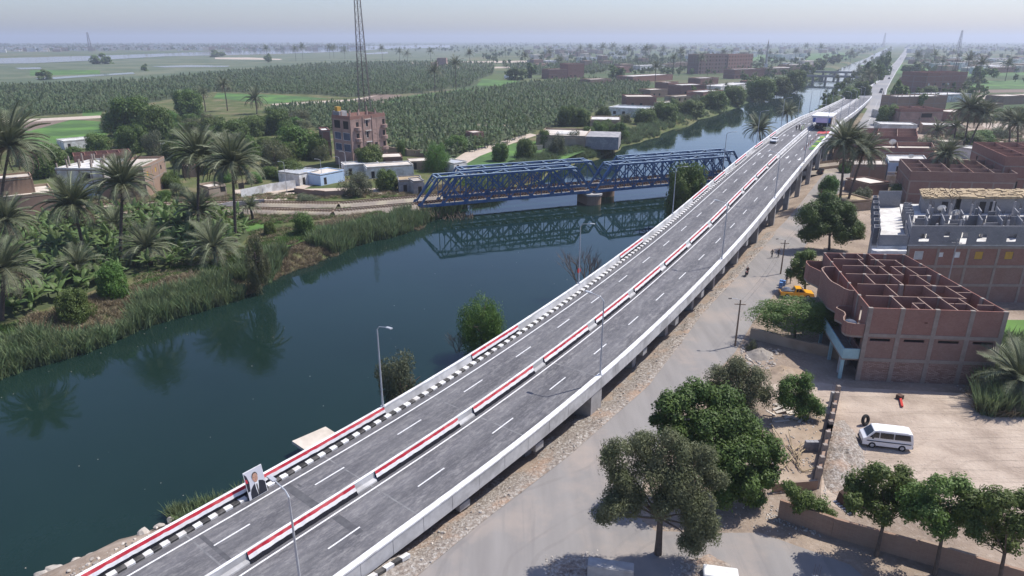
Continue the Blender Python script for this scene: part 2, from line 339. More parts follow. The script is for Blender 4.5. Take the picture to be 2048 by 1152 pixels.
for q in ([(41,263),(143,239),(202,243),(225,263),(171,290),(85,297),(44,290)], [(434,186),(560,190),(656,197),(540,208),(427,196)], [(953,171),(964,158),(1039,162),(1035,172)],
          [(758,204),(830,190),(930,178),(985,176),(970,182),(900,188),(800,206)], [(1930,162),(2100,160),(2100,176),(1935,178)], [(1990,218),(2110,215),(2110,241),(1998,241)],
          [(480,450),(560,425),(700,412),(700,422),(560,445),(500,468)], [(530,480),(620,462),(640,470),(560,500),(530,500)],
          [(2005,640),(2160,640),(2160,720),(2000,700)], [(60,140),(200,140),(200,148),(60,152)], [(1720,130),(2100,128),(2100,150),(1940,152),(1740,146)], [(165,215),(205,222),(200,232),(165,232)],
          [(700,315),(770,312),(800,325),(770,335),(700,330)], [(960,292),(1090,282),(1200,290),(1130,318),(940,335),(880,330)], [(1440,112),(1600,108),(1720,104),(1700,117),(1440,124)]):
    sheet('crop_field', q, 'crop_green', .024)
for q in ([(-60,250),(137,236),(205,240),(140,240),(60,262),(-60,264)], [(1940,180),(2100,178),(2100,184),(1940,186)], [(700,203),(748,188),(806,190),(768,206)]):
    sheet('ploughed_field', q, 'ploughed', .028)
for q in ([(540,208),(700,199),(760,190),(700,203),(560,213)], [(-40,243),(200,231),(205,236),(-40,249)], [(875,245),(960,247),(1045,250),(1045,254),(950,251),(875,249)], [(890,330),(930,305),(1000,283),(1060,267),(1075,270),(1030,285),(960,312),(910,340)],
          [(820,124),(1100,121),(1105,124),(820,128)], [(880,134),(1060,133),(1100,131),(1100,135),(900,138)], [(1940,190),(2100,187),(2100,196),(1940,198)], [(1960,246),(2100,244),(2100,254),(1970,256)],
          [(470,400),(600,378),(720,375),(830,380),(830,386),(600,396),(470,412)], [(590,345),(650,338),(690,352),(640,365),(590,385),(470,388),(470,380),(560,372)], [(20,432),(140,425),(330,410),(330,418),(150,436),(20,446)],
          [(430,115),(500,115),(565,118),(560,120),(430,118)]):
    sheet('dirt_path', q, 'dirt_path', .032)
# ---- lower road and its dusty edges
def tracks(t, pos, cx, cy, radii, wd, rmax):
    d_ = N(t, 'ShaderNodeVectorMath', operation='DISTANCE'); nv = N(t, 'ShaderNodeVectorMath', operation='MULTIPLY_ADD'); nn = N(t, 'ShaderNodeTexNoise'); nn.inputs['Scale'].default_value = .09; t.links.new(pos, nn.inputs['Vector'])
    t.links.new(nn.outputs['Color'], nv.inputs[0]); nv.inputs[1].default_value = (5,5,0); t.links.new(pos, nv.inputs[2]); t.links.new(nv.outputs[0], d_.inputs[0]); d_.inputs[1].default_value = (cx+2.5,cy+2.5,0)
    out = None
    for r_ in radii:
        g_ = math_(t, 'LESS_THAN', math_(t, 'ABSOLUTE', math_(t, 'SUBTRACT', d_.outputs['Value'], r_)), wd); out = g_ if out is None else math_(t, 'MAXIMUM', out, g_)
    return math_(t, 'MULTIPLY', out, ramp(t, noise(t, pos, .3, 5), [(.34,(0,0,0)),(.54,(1,1,1))]))
m, t, p, o = nodes('old_asphalt'); pos = wpos(t)
along = mapping(t, pos, (1,.12,1), (0,0,TH))
c = ramp(t, noise(t, along, .5, 6), [(.3,(.27,.255,.24)),(.7,(.2,.188,.178))])
c = mixc(t, ramp(t, noise(t, pos, .1, 6, .65), [(.48,(0,0,0)),(.66,(1,1,1))]), c, (.33,.28,.24))
c = mixc(t, math_(t, 'MULTIPLY', ramp(t, noise(t, mapping(t, pos, (.9,.06,1), (0,0,TH+.25)), 1.0, 4, .6, .8), [(.54,(0,0,0)),(.66,(1,1,1))]), .35), c, (.17,.16,.155))
c = mixc(t, math_(t, 'MULTIPLY', tracks(t, pos, 22, 30, (18,19.6,23,24.6,29.5), .15, 40), .25), c, (.15,.138,.13))
c = mixc(t, math_(t, 'MULTIPLY', noise(t, pos, 9, 4), .4), c, (.24,.22,.205))
t.links.new(c, p.inputs['Base Color']); p.inputs['Roughness'].default_value = .9; p.inputs['Specular IOR Level'].default_value = .2
bump(t, p, noise(t, pos, 12, 5), .25, .03)
rl = [XY(a, lerp(a, [20,27,40,52,70,90,111,128,163,192,236,260], [-30.5,-29.5,-27.4,-24.9,-22.3,-20.7,-19.4,-18.5,-17.1,-16.1,-14.8,-14.4])+lerp(a, [20,30,70,95,260], [3.0,2.6,2.3,.5,.2])+.25*sin(a*1.3)+.15*sin(a*3.1)) for a in list(np.arange(14,150,1.2))+[160,180,200,225,250]]
rr_ = [G(*q) for q in [(1748,300),(1684,375),(1652,425),(1618,480),(1588,530),(1562,570),(1506,645),(1470,705),(1405,775),(1335,855),(1290,950),(1270,1030),(1310,1062),(1400,1066),(1520,1066),(1700,1130),(1850,1260),(1850,1400),(1000,1400)]]
sheet('service_road', [q[:] for q in rl]+[q[:] for q in rr_], 'old_asphalt', .03, inp=False)
M('far_asphalt', (.25,.25,.255), (.2,.2,.205), .3, world=True, c3=(.3,.29,.28), sc3=.03)
mb = MB()
ar_ = [300,340,400,460,505,545,570,650,770,1025,1440,2150,5000]
fl = [-13.5,-13.2,-12.8,-12.6,-27,-29,-26.6,-21.2,-15.9,-14.4,-8.7,-2.2,20]; fr = [-4,-4,-4.8,-4.4,-4,-4.6,-5.2,-6,-5,-2.5,3,10.5,36]
for i in range(len(ar_)-1): mb.add([XY(ar_[i],fl[i],.03),XY(ar_[i],fr[i],.03),XY(ar_[i+1],fr[i+1],.03),XY(ar_[i+1],fl[i+1],.03)], [(0,1,2,3)])
fr_road = struct('main_road', mb, 'far_asphalt')
k = MB()
for a in np.arange(320, 520, 9): k.add([XY(a,-9,.05),XY(a,-8.8,.05),XY(a+3.5,-8.8,.05),XY(a+3.5,-9,.05)], [(0,1,2,3)])
obj('lane_marking', k, 'road_paint', fr_road)
k = MB()
for i in range(6,11):
    for off in (.4,-.6): b0, b1 = (fl[i]+off, fl[i+1]+off) if off > 0 else (fr[i]+off, fr[i+1]+off); k.add([XY(ar_[i],b0,.05),XY(ar_[i],b0+.3,.05),XY(ar_[i+1],b1+.3,.05),XY(ar_[i+1],b1,.05)], [(0,1,2,3)])
obj('edge_line', k, 'road_paint', fr_road)
# rubble strip under the right edge of the bridge
m, t, p, o = nodes('rubble_ground'); pos = wpos(t)
c = ramp(t, noise(t, pos, 3.2, 6, .7), [(.35,(.15,.12,.1)),(.5,(.28,.24,.2)),(.66,(.48,.45,.41))])
c = mixc(t, math_(t, 'MULTIPLY', ramp(t, noise(t, pos, .25, 4), [(.5,(0,0,0)),(.65,(1,1,1))]), .6), c, (.4,.26,.17))
t.links.new(c, p.inputs['Base Color']); p.inputs['Roughness'].default_value = .95
bump(t, p, noise(t, pos, 4, 7), 1, .2)
mb = MB(); va = list(np.arange(27,150,1.5)); vn = 8
for a in va:
    e = lerp(a, [27,40,52,70,90,111,128,163], [-29.5,-27.4,-24.9,-22.3,-20.7,-19.4,-18.5,-17.1]); mg = lerp(a, [30,70,95,345], [2.9,2.6,.7,.4])
    for k in range(vn): b = e-1.5+(mg+1.5)*k/(vn-1); mb.v.append(XY(a, b, ground_z(a, b)+.07))
mb.f = [(i*vn+k, i*vn+k+1, (i+1)*vn+k+1, (i+1)*vn+k) for i in range(len(va)-1) for k in range(vn-1)]; mb.m = [0]*len(mb.f)
struct('rubble_verge', mb, 'rubble_ground', smooth=True)
# the yard with wheel ruts
m, t, p, o = nodes('yard_dirt'); pos = wpos(t)
c = ramp(t, noise(t, pos, .2, 7), [(.32,(.48,.395,.315)),(.5,(.39,.31,.245)),(.66,(.26,.2,.155))])
rut = math_(t, 'MAXIMUM', ramp(t, noise(t, mapping(t, pos, (.06,1.5,1), (0,0,.38)), 1.0, 4, .6, .6), [(.56,(0,0,0)),(.66,(1,1,1))]), ramp(t, noise(t, mapping(t, pos, (.07,1.9,1), (0,0,-.5)), 1.0, 4, .6, .5), [(.6,(0,0,0)),(.68,(1,1,1))]))
c = mixc(t, math_(t, 'MULTIPLY', math_(t, 'MULTIPLY', rut, noise(t, pos, .15, 2)), .45), c, (.3,.235,.18)); trk = tracks(t, pos, 47, 44, (6,7.5,11.8,13.3,16,17.6,21.2), .15, 30); c = mixc(t, math_(t, 'MULTIPLY', trk, .32), c, (.25,.195,.15)); c = mixc(t, math_(t, 'MULTIPLY', noise(t, pos, 5, 6), .3), c, (.5,.44,.37))
t.links.new(c, p.inputs['Base Color']); p.inputs['Roughness'].default_value = .97; p.inputs['Specular IOR Level'].default_value = .08
bump(t, p, math_(t, 'ADD', math_(t, 'MULTIPLY', rut, -.35), noise(t, pos, 2.5, 8)), .9, .16)
sheet('dirt_yard', [(1500,770),(1640,765),(1700,775),(1990,790),(2200,850),(2300,1000),(2100,1040),(1900,1000),(1700,1030),(1640,1000),(1650,880),(1660,830),(1560,800)], 'yard_dirt', .022)
# ================================================================ THE ROAD BRIDGE
BA = [0,12,20,30,40,52,70,90,111,128,163,192,236,273,353,451,520,560]
BZ = [.9,1.2,1.4,1.6,2.05,2.9,3.85,4.5,5.5,6.5,9.0,10.6,11.85,11.4,7.9,4.2,1.8,1.05]
BB = [-50.3,-48,-46.6,-44.9,-42.8,-40.2,-37.7,-36.1,-34.8,-33.9,-32.5,-31.5,-30.2,-29.6,-29.2,-28.9,-28.8,-28.8]
_s = np.arange(-30, 600, 1.0); _k = np.exp(-.5*(np.arange(-14,15)/6)**2); _k /= _k.sum()
def _sm(y): v = np.interp(_s, BA, y); v[_s < 0] = y[0]+(_s[_s < 0])*(y[1]-y[0])/12; return np.convolve(np.pad(v, 14, mode='edge'), _k, 'valid')
_z, _b = _sm(BZ), _sm(BB)
def BR(a, off, dz=0):                             # station, offset from the left outer edge, height over the deck
    b = np.interp(a, _s, _b); db = np.interp(a+.5, _s, _b)-np.interp(a-.5, _s, _b); n = math.hypot(1, db)
    z = np.interp(a, _s, _z)-1
    return XY(float(a-off*db/n), float(b+off/n), float(z+dz))
A0, A1 = 14, 545
STN = list(np.arange(A0, 130, 2.0))+list(np.arange(130, A1+.1, 5.0))
def sweep(mb, prof, a0, a1, closed=True, mi=0, step=None):
    st = [a0]+[a for a in (STN if not step else np.arange(a0, a1, step)) if a0+.2 < a < a1-.2]+[a1]; n = len(prof)
    vs = [BR(a, o_, dz) for a in st for (o_, dz) in prof]; m_ = n if closed else n-1
    fs = [(i*n+k, i*n+(k+1)%n, (i+1)*n+(k+1)%n, (i+1)*n+k) for i in range(len(st)-1) for k in range(m_)]
    if closed: fs += [tuple(range(n))[::-1], tuple(range((len(st)-1)*n, len(st)*n))]
    return mb.add(vs, fs, mi)
WD = 15.4
bridge = thing('road_bridge', BR(A0, WD/2, 0)*1.0, 'long concrete road bridge with four grey asphalt lanes rising along the canal', 'bridge')
def bp(name, mb, mat, parent=None, **k):
    o = obj(name, mb, mat, bridge, world=True, **k)
    if parent: o.parent = parent; o.location = (0,0,0)
    return o
# asphalt with streaks along the lanes
m, t, p, o = nodes('bridge_asphalt'); uv = coord(t, 'UV')
c = ramp(t, noise(t, mapping(t, uv, (.035,1.5,1)), 1.0, 6, .6), [(.3,(.13,.127,.136)),(.7,(.065,.064,.07))])
c = mixc(t, math_(t, 'MULTIPLY', ramp(t, noise(t, mapping(t, uv, (.12,.3,1)), 1.0, 6, .65), [(.4,(0,0,0)),(.66,(1,1,1))]), .7), c, (.18,.176,.18))
c = mixc(t, math_(t, 'MULTIPLY', ramp(t, noise(t, mapping(t, uv, (.6,2.0,1)), 1.0, 7, .75), [(.48,(0,0,0)),(.66,(1,1,1))]), .6), c, (.3,.29,.28))
c = mixc(t, math_(t, 'MULTIPLY', ramp(t, noise(t, mapping(t, uv, (2.2,5,1)), 1.0, 8, .8), [(.5,(0,0,0)),(.68,(1,1,1))]), .4), c, (.36,.35,.34))
su = N(t, 'ShaderNodeSeparateXYZ'); t.links.new(uv, su.inputs[0])
edge = math_(t, 'ABSOLUTE', math_(t, 'SUBTRACT', math_(t, 'ABSOLUTE', math_(t, 'SUBTRACT', su.outputs[1], 7.45)), 3.6))
paver = ramp(t, edge, [(0.0,(1,1,1)),(.02,(.0,)*3)])
c = mixc(t, math_(t, 'MULTIPLY', paver, .4), c, (.3,.3,.3))
tyre = ramp(t, math_(t, 'MULTIPLY', math_(t, 'ABSOLUTE', math_(t, 'SUBTRACT', math_(t, 'FRACT', math_(t, 'MULTIPLY', su.outputs[1], .31)), .5)), 2), [(.35,(1,1,1)),(.75,(0,0,0))])
c = mixc(t, math_(t, 'MULTIPLY', tyre, .28), c, (.05,.05,.055))
t.links.new(c, p.inputs['Base Color']); p.inputs['Roughness'].default_value = .82; p.inputs['Specular IOR Level'].default_value = .3
bump(t, p, noise(t, mapping(t, uv, (14,14,1)), 1.0, 5), .2, .02)
mb = MB(); offs = [.4,2,4,5.5,7,8.4,10,12,14,15.1]
mb.v = [BR(a, q, 0) for a in STN for q in offs]; n = len(offs); mb.uv = [(a, q) for a in STN for q in offs]
mb.f = [(i*n+k, i*n+k+1, (i+1)*n+k+1, (i+1)*n+k) for i in range(len(STN)-1) for k in range(n-1)]; mb.m = [0]*len(mb.f)
bp('road_surface', mb, 'bridge_asphalt')
bp('deck_slab', sweep(MB(), [(.3,-.02),(.3,-.55),(1.4,-.75),(14.0,-.75),(15.0,-.55),(15.0,-.02)], A0, A1), 'concrete')
for q in (1.6,4.4,7.5,10.6,13.6): bp('girder', sweep(MB(), [(q-.3,-.73),(q-.3,-1.15),(q+.3,-1.15),(q+.3,-.73)], 34, 520), 'concrete')
bp('approach_ramp', sweep(MB(), [(.15,-.56),(.05,-4.2),(15.3,-4.2),(15.2,-.56)], A0-20, 33), 'concrete')
# left parapet, median barrier
bp('left_parapet', sweep(MB(), [(0,-.7),(.5,-.7),(.5,.02),(.42,.22),(.24,.86),(.0,.86)], A0, A1), 'fascia')
bp('parapet_coping', sweep(MB(), [(-.03,.862),(.27,.862),(.27,1.0),(-.03,1.0)], A0, A1), 'white_paint')
bp('median_barrier', sweep(MB(), [(6.95,0),(6.98,.12),(7.27,.3),(7.36,.8),(7.58,.8),(7.66,.3),(7.95,.12),(7.98,0)], A0+4, A1-20), 'fascia')
bp('barrier_coping', sweep(MB(), [(7.34,.803),(7.6,.803),(7.58,.87),(7.36,.87)], A0+4, A1-20), 'white_paint')
# right parapet: separate fascia panels with open joints
rp = bp('right_parapet', sweep(MB(), [(14.98,-.5),(15.22,-.5),(15.22,.84),(14.98,.84)], A0, A1), 'concrete')
bp('parapet_coping', sweep(MB(), [(14.9,.85),(15.44,.85),(15.44,1.0),(14.9,1.0)], A0, A1), 'white_paint')
a = A0; npn = 0
while a < A1-3:
    L = 3.2 if a < 200 else 6.4
    dz = R.uniform(-.008,.008)
    bp('fascia_panel', sweep(MB(), [(15.23,-.6),(15.4+dz,-.6),(15.4+dz,.838),(15.23,.838)], a+.022, a+L-.022, step=1.6), 'fascia', rp); a += L
bp('edge_girder', sweep(MB(), [(14.5,-1.0),(14.8,-1.0),(14.8,-.52),(14.5,-.52)], 31, 520), 'concrete')
# black and white kerb blocks
KL = .66; a = A0; kb = [MB(), MB()]; nk = 0
while a < 460:
    i = nk % 2
    pr = [(.5,0),(1.02,0),(1.02,.16),(.94,.2),(.5,.2)]
    if nk < 290: bp('kerb_block', sweep(MB(), pr, a+.01, a+KL-.01), 'kerb_white' if i else 'black_paint')
    else: sweep(kb[i], pr, a+.01, a+KL-.01)
    a += KL; nk += 1
for i in (0,1): bp('kerb_run', kb[i], 'kerb_white' if i else 'black_paint', kind='stuff')
# painted lines
for (q, a0_, a1_) in ((1.75,A0,A1),(6.72,A0,A1),(8.42,A0,A1),(14.62,A0,A1)):
    bp('edge_line', sweep(MB(), [(q,.006),(q+.16,.006)], a0_, a1_, closed=False), 'road_paint')
for q, s0 in ((3.95,18.5),(11.4,14.5)):
    a = s0
    while a < 470: bp('lane_dash', sweep(MB(), [(q-.07,.007),(q+.07,.007)], a, a+3.1, closed=False), 'road_paint'); a += 9.35
for a, q in ((191.5,2.5),(191,5.4),(189.8,9.9),(188.8,13.0),(226,2.9),(226.5,5.6),(228,9.9),(225,12.8),(262,2.6),(262,5.4)):
    mb = MB(); s_ = 1 if q > 7 else -1
    pts = [(-2,-.12),(-2,.12),(.2,.12),(.2,.45),(1.6,0),(.2,-.45),(.2,-.12)]
    mb.add([BR(a-s_*u, q+v, .008) for u, v in pts], [tuple(range(7))] if s_ < 0 else [tuple(range(7))[::-1]])
    bp('lane_arrow', mb, 'road_paint')
M('joint_dark', (.07,.07,.076), (.11,.11,.115), 1.5, world=True)
M('joint_pale', (.24,.24,.24), (.12,.12,.125), 1.2, world=True)
a = 27.0
while a < 430: bp('expansion_joint', sweep(MB(), [(1.1,.005),(6.9,.005)], a, a+.14, closed=False), 'joint_pale'); bp('expansion_joint', sweep(MB(), [(8.0,.005),(14.9,.005)], a, a+.14, closed=False), 'joint_pale'); a += 13.1
for a0_, a1_, q0, q1 in ((35.2,35.95,1.9,6.9),(35.5,36.2,8.8,12.0),(27.6,27.95,2.0,6.6),(36.2,36.4,2.6,3.2)): bp('asphalt_patch', sweep(MB(), [(q0,.0045),(q1,.0045)], a0_, a1_, closed=False), 'joint_dark')
# piers
def pier(a, big=False):
    zt = float(np.interp(a, _s, _z))-1-1.16; mb = MB(); base = Vector((0,0,-.3))
    def P(da, q, z): v = BR(a+da, q); return (v.x, v.y, z)
    def blk(a0_, a1_, q0, q1, z0, z1): mb.add([P(a0_,q0,z0),P(a0_,q1,z0),P(a1_,q1,z0),P(a1_,q0,z0),P(a0_,q0,z1),P(a0_,q1,z1),P(a1_,q1,z1),P(a1_,q0,z1)], [(0,1,2,3),(7,6,5,4),(0,4,5,1),(1,5,6,2),(2,6,7,3),(3,7,4,0)])
    ht = 1.1 if zt > 2 else .75
    blk(-.6,.6,.6,15.1,max(zt-ht,-.4),zt)
    if zt-ht > -.3:
        for q in (2.2,7.7,13.2): blk(-.5,.5,q-.55,q+.55,-4.0,zt-ht-.003)
    bp('pier', mb, 'concrete')
for a in (44.5,54.5,65,77,88,99,110,125,141,158,175,192,210,228,248,268,290,312,335,360,385,410,435): pier(a)
for a in (64.5,): 
    mb = MB(); sweep(mb, [(13.2,-3.6),(15.32,-3.6),(15.32,-.61),(13.2,-.61)], a-1.1, a+1.1); bp('pier_block', mb, 'concrete')
# black and white kerb at the foot of the ramp
kt = thing('road_kerb', XY(31,-28.6,0), 'black and white painted kerb stones at the foot of the bridge ramp', 'kerb')
for i in range(8):
    a = 28.2+i*.72; mb = MB()
    mb.add([XY(a,-29.5+i*.22,0),XY(a+.7,-29.28+i*.22,0),XY(a+.7,-28.9+i*.22,0),XY(a,-29.12+i*.22,0),XY(a,-29.5+i*.22,.38),XY(a+.7,-29.28+i*.22,.38),XY(a+.7,-28.9+i*.22,.36),XY(a,-29.12+i*.22,.36)], [(0,1,2,3),(7,6,5,4),(0,4,5,1),(1,5,6,2),(2,6,7,3),(3,7,4,0)])
    obj('kerb_stone', mb, 'kerb_white' if i % 2 else 'black_paint', kt, world=True)
wl_ = thing('road_barrier', XY(545,-28.8), 'low white barrier along the canal side where the far ramp meets the road', 'barrier')
bp_ = [(540,-29),(556,-28.4),(570,-26.9),(610,-24.2),(650,-21.5),(700,-18.8),(770,-16.2)]
for i in range(len(bp_)-1): obj('barrier_panel', MB().beam(XY(*bp_[i],.45), XY(*bp_[i+1],.45), .35, .95), 'white_paint', wl_, world=True)
# ---- striped cloth banners hung on the barriers
def banner(a0_, a1_, side, label):
    mb = MB(); n = max(6, int((a1_-a0_)/.35)); ph = R.uniform(0,6)
    rows = {'m': [(7.63,.87),(7.72,.58),(7.86,.27),(8.1,.03)], 'l': [(.26,1.012),(.36,.72),(.44,.42),(.52,.22)]}[side]
    for k in range(3):
        for i in range(n):
            q = []
            for (ii, r) in ((i,k),(i,k+1),(i+1,k+1),(i+1,k)):
                aa = a0_+(a1_-a0_)*ii/n; wv_ = .035*sin(aa*2.1+ph)+.02*sin(aa*5.3+ph)
                q.append(BR(aa, rows[r][0]+.03+(.02*sin(aa*6+r) if r else 0), rows[r][1]+abs(wv_)*(1.0 if r in (1,2) else .3 if r else 0)))
            mb.add(q, [(3,2,1,0)], k)
    sd = [BR(a0_-.02, *r) for r in rows]+[BR(a0_-.02, rows[-1][0]-.5, rows[-1][1]), BR(a0_-.02, rows[0][0]-.2, rows[0][1])]
    mb.add(sd, [tuple(range(len(sd)))[::-1]], 2)
    obj('striped_banner', mb, ['red_cloth','white_cloth','black_cloth'], smooth=False, label=label, cat='banner', group='red white and black cloth banners on the bridge')
ORD = ['nearest','second nearest','third nearest','fourth nearest','fifth nearest','sixth nearest','seventh nearest','eighth nearest','ninth nearest','tenth nearest','eleventh nearest','twelfth nearest','thirteenth nearest']
a = 28.6
for i in range(13):
    banner(a, a+10.1, 'm', 'red, white and black cloth banner on the median barrier, '+ORD[i]+' to the camera'); a += 12.32
for i, (u, v) in enumerate(((A0+.5,48),(61.5,70.8),(101.8,111.5),(139.7,150.5),(155.5,164.3),(174.5,185.5),(196,206),(217,226))):
    banner(u, v, 'l', ['very long striped cloth banner on the canal side parapet by the portrait board','red, white and black banner on the canal side parapet beside the round willow bush','red, white and black banner on the canal side parapet beyond the bare shrub','red, white and black parapet banner by the dark trees at the truss bridge','red, white and black parapet banner just past the dark bankside tree','red, white and black parapet banner where the truss bridge meets the road bridge','far red, white and black parapet banner below the lone palm','far red, white and black parapet banner beside the white car'][i])
# ---- street lamps
def lamp(a, q, side, label, grp='tall street lamps on the road bridge'):
    p0 = BR(a, q, 1.0 if side else 1.0); d = (BR(a, q+1)-BR(a, q)); d.z = 0; d = d.normalized()*(-1 if side else 1)
    th_ = thing('street_lamp', p0, label, 'street lamp', grp)
    e = Vector((0,0,8.6))
    obj('pole', MB().tube([(0,0,0),(0,0,4),e], [.11,.09,.065], 8), 'galv', th_)
    obj('arm', MB().tube([e, e+d*.35+Vector((0,0,.38)), e+d*1.5+Vector((0,0,.62))], [.06,.05,.045], 6), 'galv', th_)
    h0 = e+d*1.45+Vector((0,0,.62)); obj('lamp_head', MB().beam(h0, h0+d*.75+Vector((0,0,.05)), .3, .1), 'galv', th_)
    obj('base_plate', MB().box(-.22,.22,-.2,.2,-.02,.04), 'galv', th_); return th_
LL = [48,87.5,127.5,163.5,199,236,272,308,344,380,416]; LRr = [28.3,65.3,107.5,146,180.5,219,257,296,335,374,413]
for i, a in enumerate(LL): lamp(a, .1, 0, 'street lamp on the canal side parapet, '+ORD[i]+' to the camera')
for i, a in enumerate(LRr): lamp(a, 15.2, 1, 'street lamp on the right hand parapet, '+ORD[i]+' to the camera')
# red lantern on the second canal side pole
lt = BR(87.5,.1,3.0); obj('warning_sign', MB().tube([lt+Vector((-.05,0,0)),lt+Vector((.02,-.06,0))],[.38,.38],14), 'red_paint', label='small round red sign on the second canal side lamp post', cat='sign')
# ================================================================ RAILWAY AND TRUSS BRIDGES
RD = Vector((.928,.372,0)).normalized(); RN = Vector((-RD.y, RD.x, 0))
def truss(name, P0, L, label, npan=8, wd=4.5, ht=6.6):
    z0 = .35; rt = thing(name, P0, label, 'truss bridge', 'blue railway truss spans over the canal')
    def Q(s, q, z): return RD*s+RN*q+Vector((0,0,z))
    pl = L/npan
    for q in (0, wd):
        o = q and 1
        obj('bottom_chord', MB().beam(Q(0,q,z0), Q(L,q,z0), .45, .6), 'blue_steel', rt)
        obj('top_chord', MB().beam(Q(pl*.8,q,z0+ht), Q(L-pl*.8,q,z0+ht), .5, .45), 'blue_steel', rt)
        obj('chord_cover', MB().beam(Q(pl*.8,q,z0+ht+.24), Q(L-pl*.8,q,z0+ht+.24), .56, .03), 'blue_light', rt)
        for s0, s1 in ((0,pl*.8),(L,L-pl*.8)):
            obj('end_post', MB().beam(Q(s0,q,z0+.1), Q(s1,q,z0+ht), .5, .42), 'blue_steel', rt)
        n2 = npan*2
        for k in range(1, n2):
            s = L*k/n2
            if s < pl*.8 or s > L-pl*.8: continue
            obj('vertical', MB().beam(Q(s,q,z0+.3), Q(s,q,z0+ht-.2), .15, .2), 'blue_steel', rt)
        # double set of crossing diagonals
        for k in range(0, n2-2):
            s = L*k/n2; s2 = L*(k+2)/n2
            if k % 2 == 0:
                if s >= pl*.8-.1: obj('diagonal', MB().beam(Q(s+.2,q-.12,z0+ht-.2), Q(s2-.1,q-.12,z0+.3), .14, .28), 'blue_steel', rt)
                if s2 <= L-pl*.8+.1: obj('diagonal', MB().beam(Q(s+.1,q+.12,z0+.3), Q(s2-.2,q+.12,z0+ht-.2), .14, .28), 'blue_steel', rt)
        for k in range(0, npan+1): obj('gusset', MB().add([Q(L*k/npan-.7,q-.27,z0+.3),Q(L*k/npan+.7,q-.27,z0+.3),Q(L*k/npan+.35,q-.27,z0+1.0),Q(L*k/npan-.35,q-.27,z0+1.0)], [(0,1,2,3)]), 'blue_steel', rt)
    for k in range(1, npan):
        s = L*k/npan
        if s > pl*.75 and s < L-pl*.75: obj('top_strut', MB().beam(Q(s,0,z0+ht+.05), Q(s,wd,z0+ht+.05), .22, .22), 'blue_light', rt)
        if k < npan-1: obj('top_brace', MB().beam(Q(s,.1 if k%2 else wd-.1,z0+ht+.02), Q(s+pl,wd-.1 if k%2 else .1,z0+ht+.02), .14, .14), 'blue_light', rt)
    for s in (pl*.8, L-pl*.8):
        obj('portal_beam', MB().beam(Q(s,0,z0+ht-.1), Q(s,wd,z0+ht-.1), .3, .3).beam(Q(s*.85 if s < L/2 else L-(L-s)*.85,0,z0+ht*.82), Q(s*.85 if s < L/2 else L-(L-s)*.85,wd,z0+ht*.82), .2, .2).beam(Q(s,0,z0+ht),Q(s*.85 if s < L/2 else L-(L-s)*.85,wd,z0+ht*.82),.12,.12).beam(Q(s,wd,z0+ht),Q(s*.85 if s < L/2 else L-(L-s)*.85,0,z0+ht*.82),.12,.12), 'blue_light', rt)
    for k in range(0, npan*2+1): obj('floor_beam', MB().beam(Q(L*k/npan/2,.1,z0+.05), Q(L*k/npan/2,wd-.1,z0+.05), .3, .4), 'rust', rt)
    sl_ = MB()
    for k in range(int(L/.75)): sl_.beam(Q(.4+k*.75,.9,z0+.42), Q(.4+k*.75,wd-.9,z0+.42), .26, .2)
    obj('sleeper_run', sl_, 'rust', rt, kind='stuff')
    for q in (wd/2-.75, wd/2+.75): obj('rail', MB().beam(Q(0,q,z0+.6), Q(L,q,z0+.6), .09, .15), 'rust', rt)
    for q in (.55, wd-.55): obj('walkway', MB().beam(Q(0,q,z0+.4), Q(L,q,z0+.4), .55, .06), 'concrete_old', rt)
P1 = Vector((-22,160.3,0)); LT = 46.2
truss('truss_span', P1, LT, 'blue steel truss span nearest the left bank, front track, over the canal')
truss('truss_span', P1+RD*(LT+1.2), LT, 'blue steel truss span of the front track running behind the road bridge')
P2 = P1+RD*8.4+RN*7.6
truss('truss_span', P2, LT, 'blue steel truss span of the rear track, nearer the left bank')
truss('truss_span', P2+RD*(LT+1.2), LT, 'blue steel truss span of the rear track, nearer the road bridge')
for P, lab in ((P1, 'rounded stone river pier carrying the front blue truss spans'), (P2, 'stone river pier behind, carrying the rear truss spans')):
    c0 = P+RD*(LT+.6)+RN*2.25; th_ = thing('bridge_pier', Vector((c0.x,c0.y,-4)), lab, 'bridge pier')
    ol = []
    for k in range(20):
        an = 2*PI*k/20; u, v = cos(an)*2.2, sin(an)*1.5+(2.4 if sin(an) > 0 else -2.4); ol.append(((RD*u+RN*v).x, (RD*u+RN*v).y))
    obj('shaft', MB().prism(ol, -1, 3.4), 'brick_mud', th_)
    obj('cap', MB().prism([(x*1.08,y*1.06) for x,y in ol], 3.402, 3.85), 'concrete', th_)
for P, lab in ((P1-RD*1.6,'stone abutment under the left end of the front truss'),(P1+RD*(2*LT+3),'stone abutment under the road bridge end of the front truss')):
    th_ = thing('abutment', P, lab, 'abutment')
    q = [RD*-1.5+RN*-.8, RD*1.6+RN*-.8, RD*1.6+RN*13.5, RD*-1.5+RN*13.5]
    obj('wall', MB().prism([(v.x,v.y) for v in q], -5, -.02), 'concrete_old', th_)
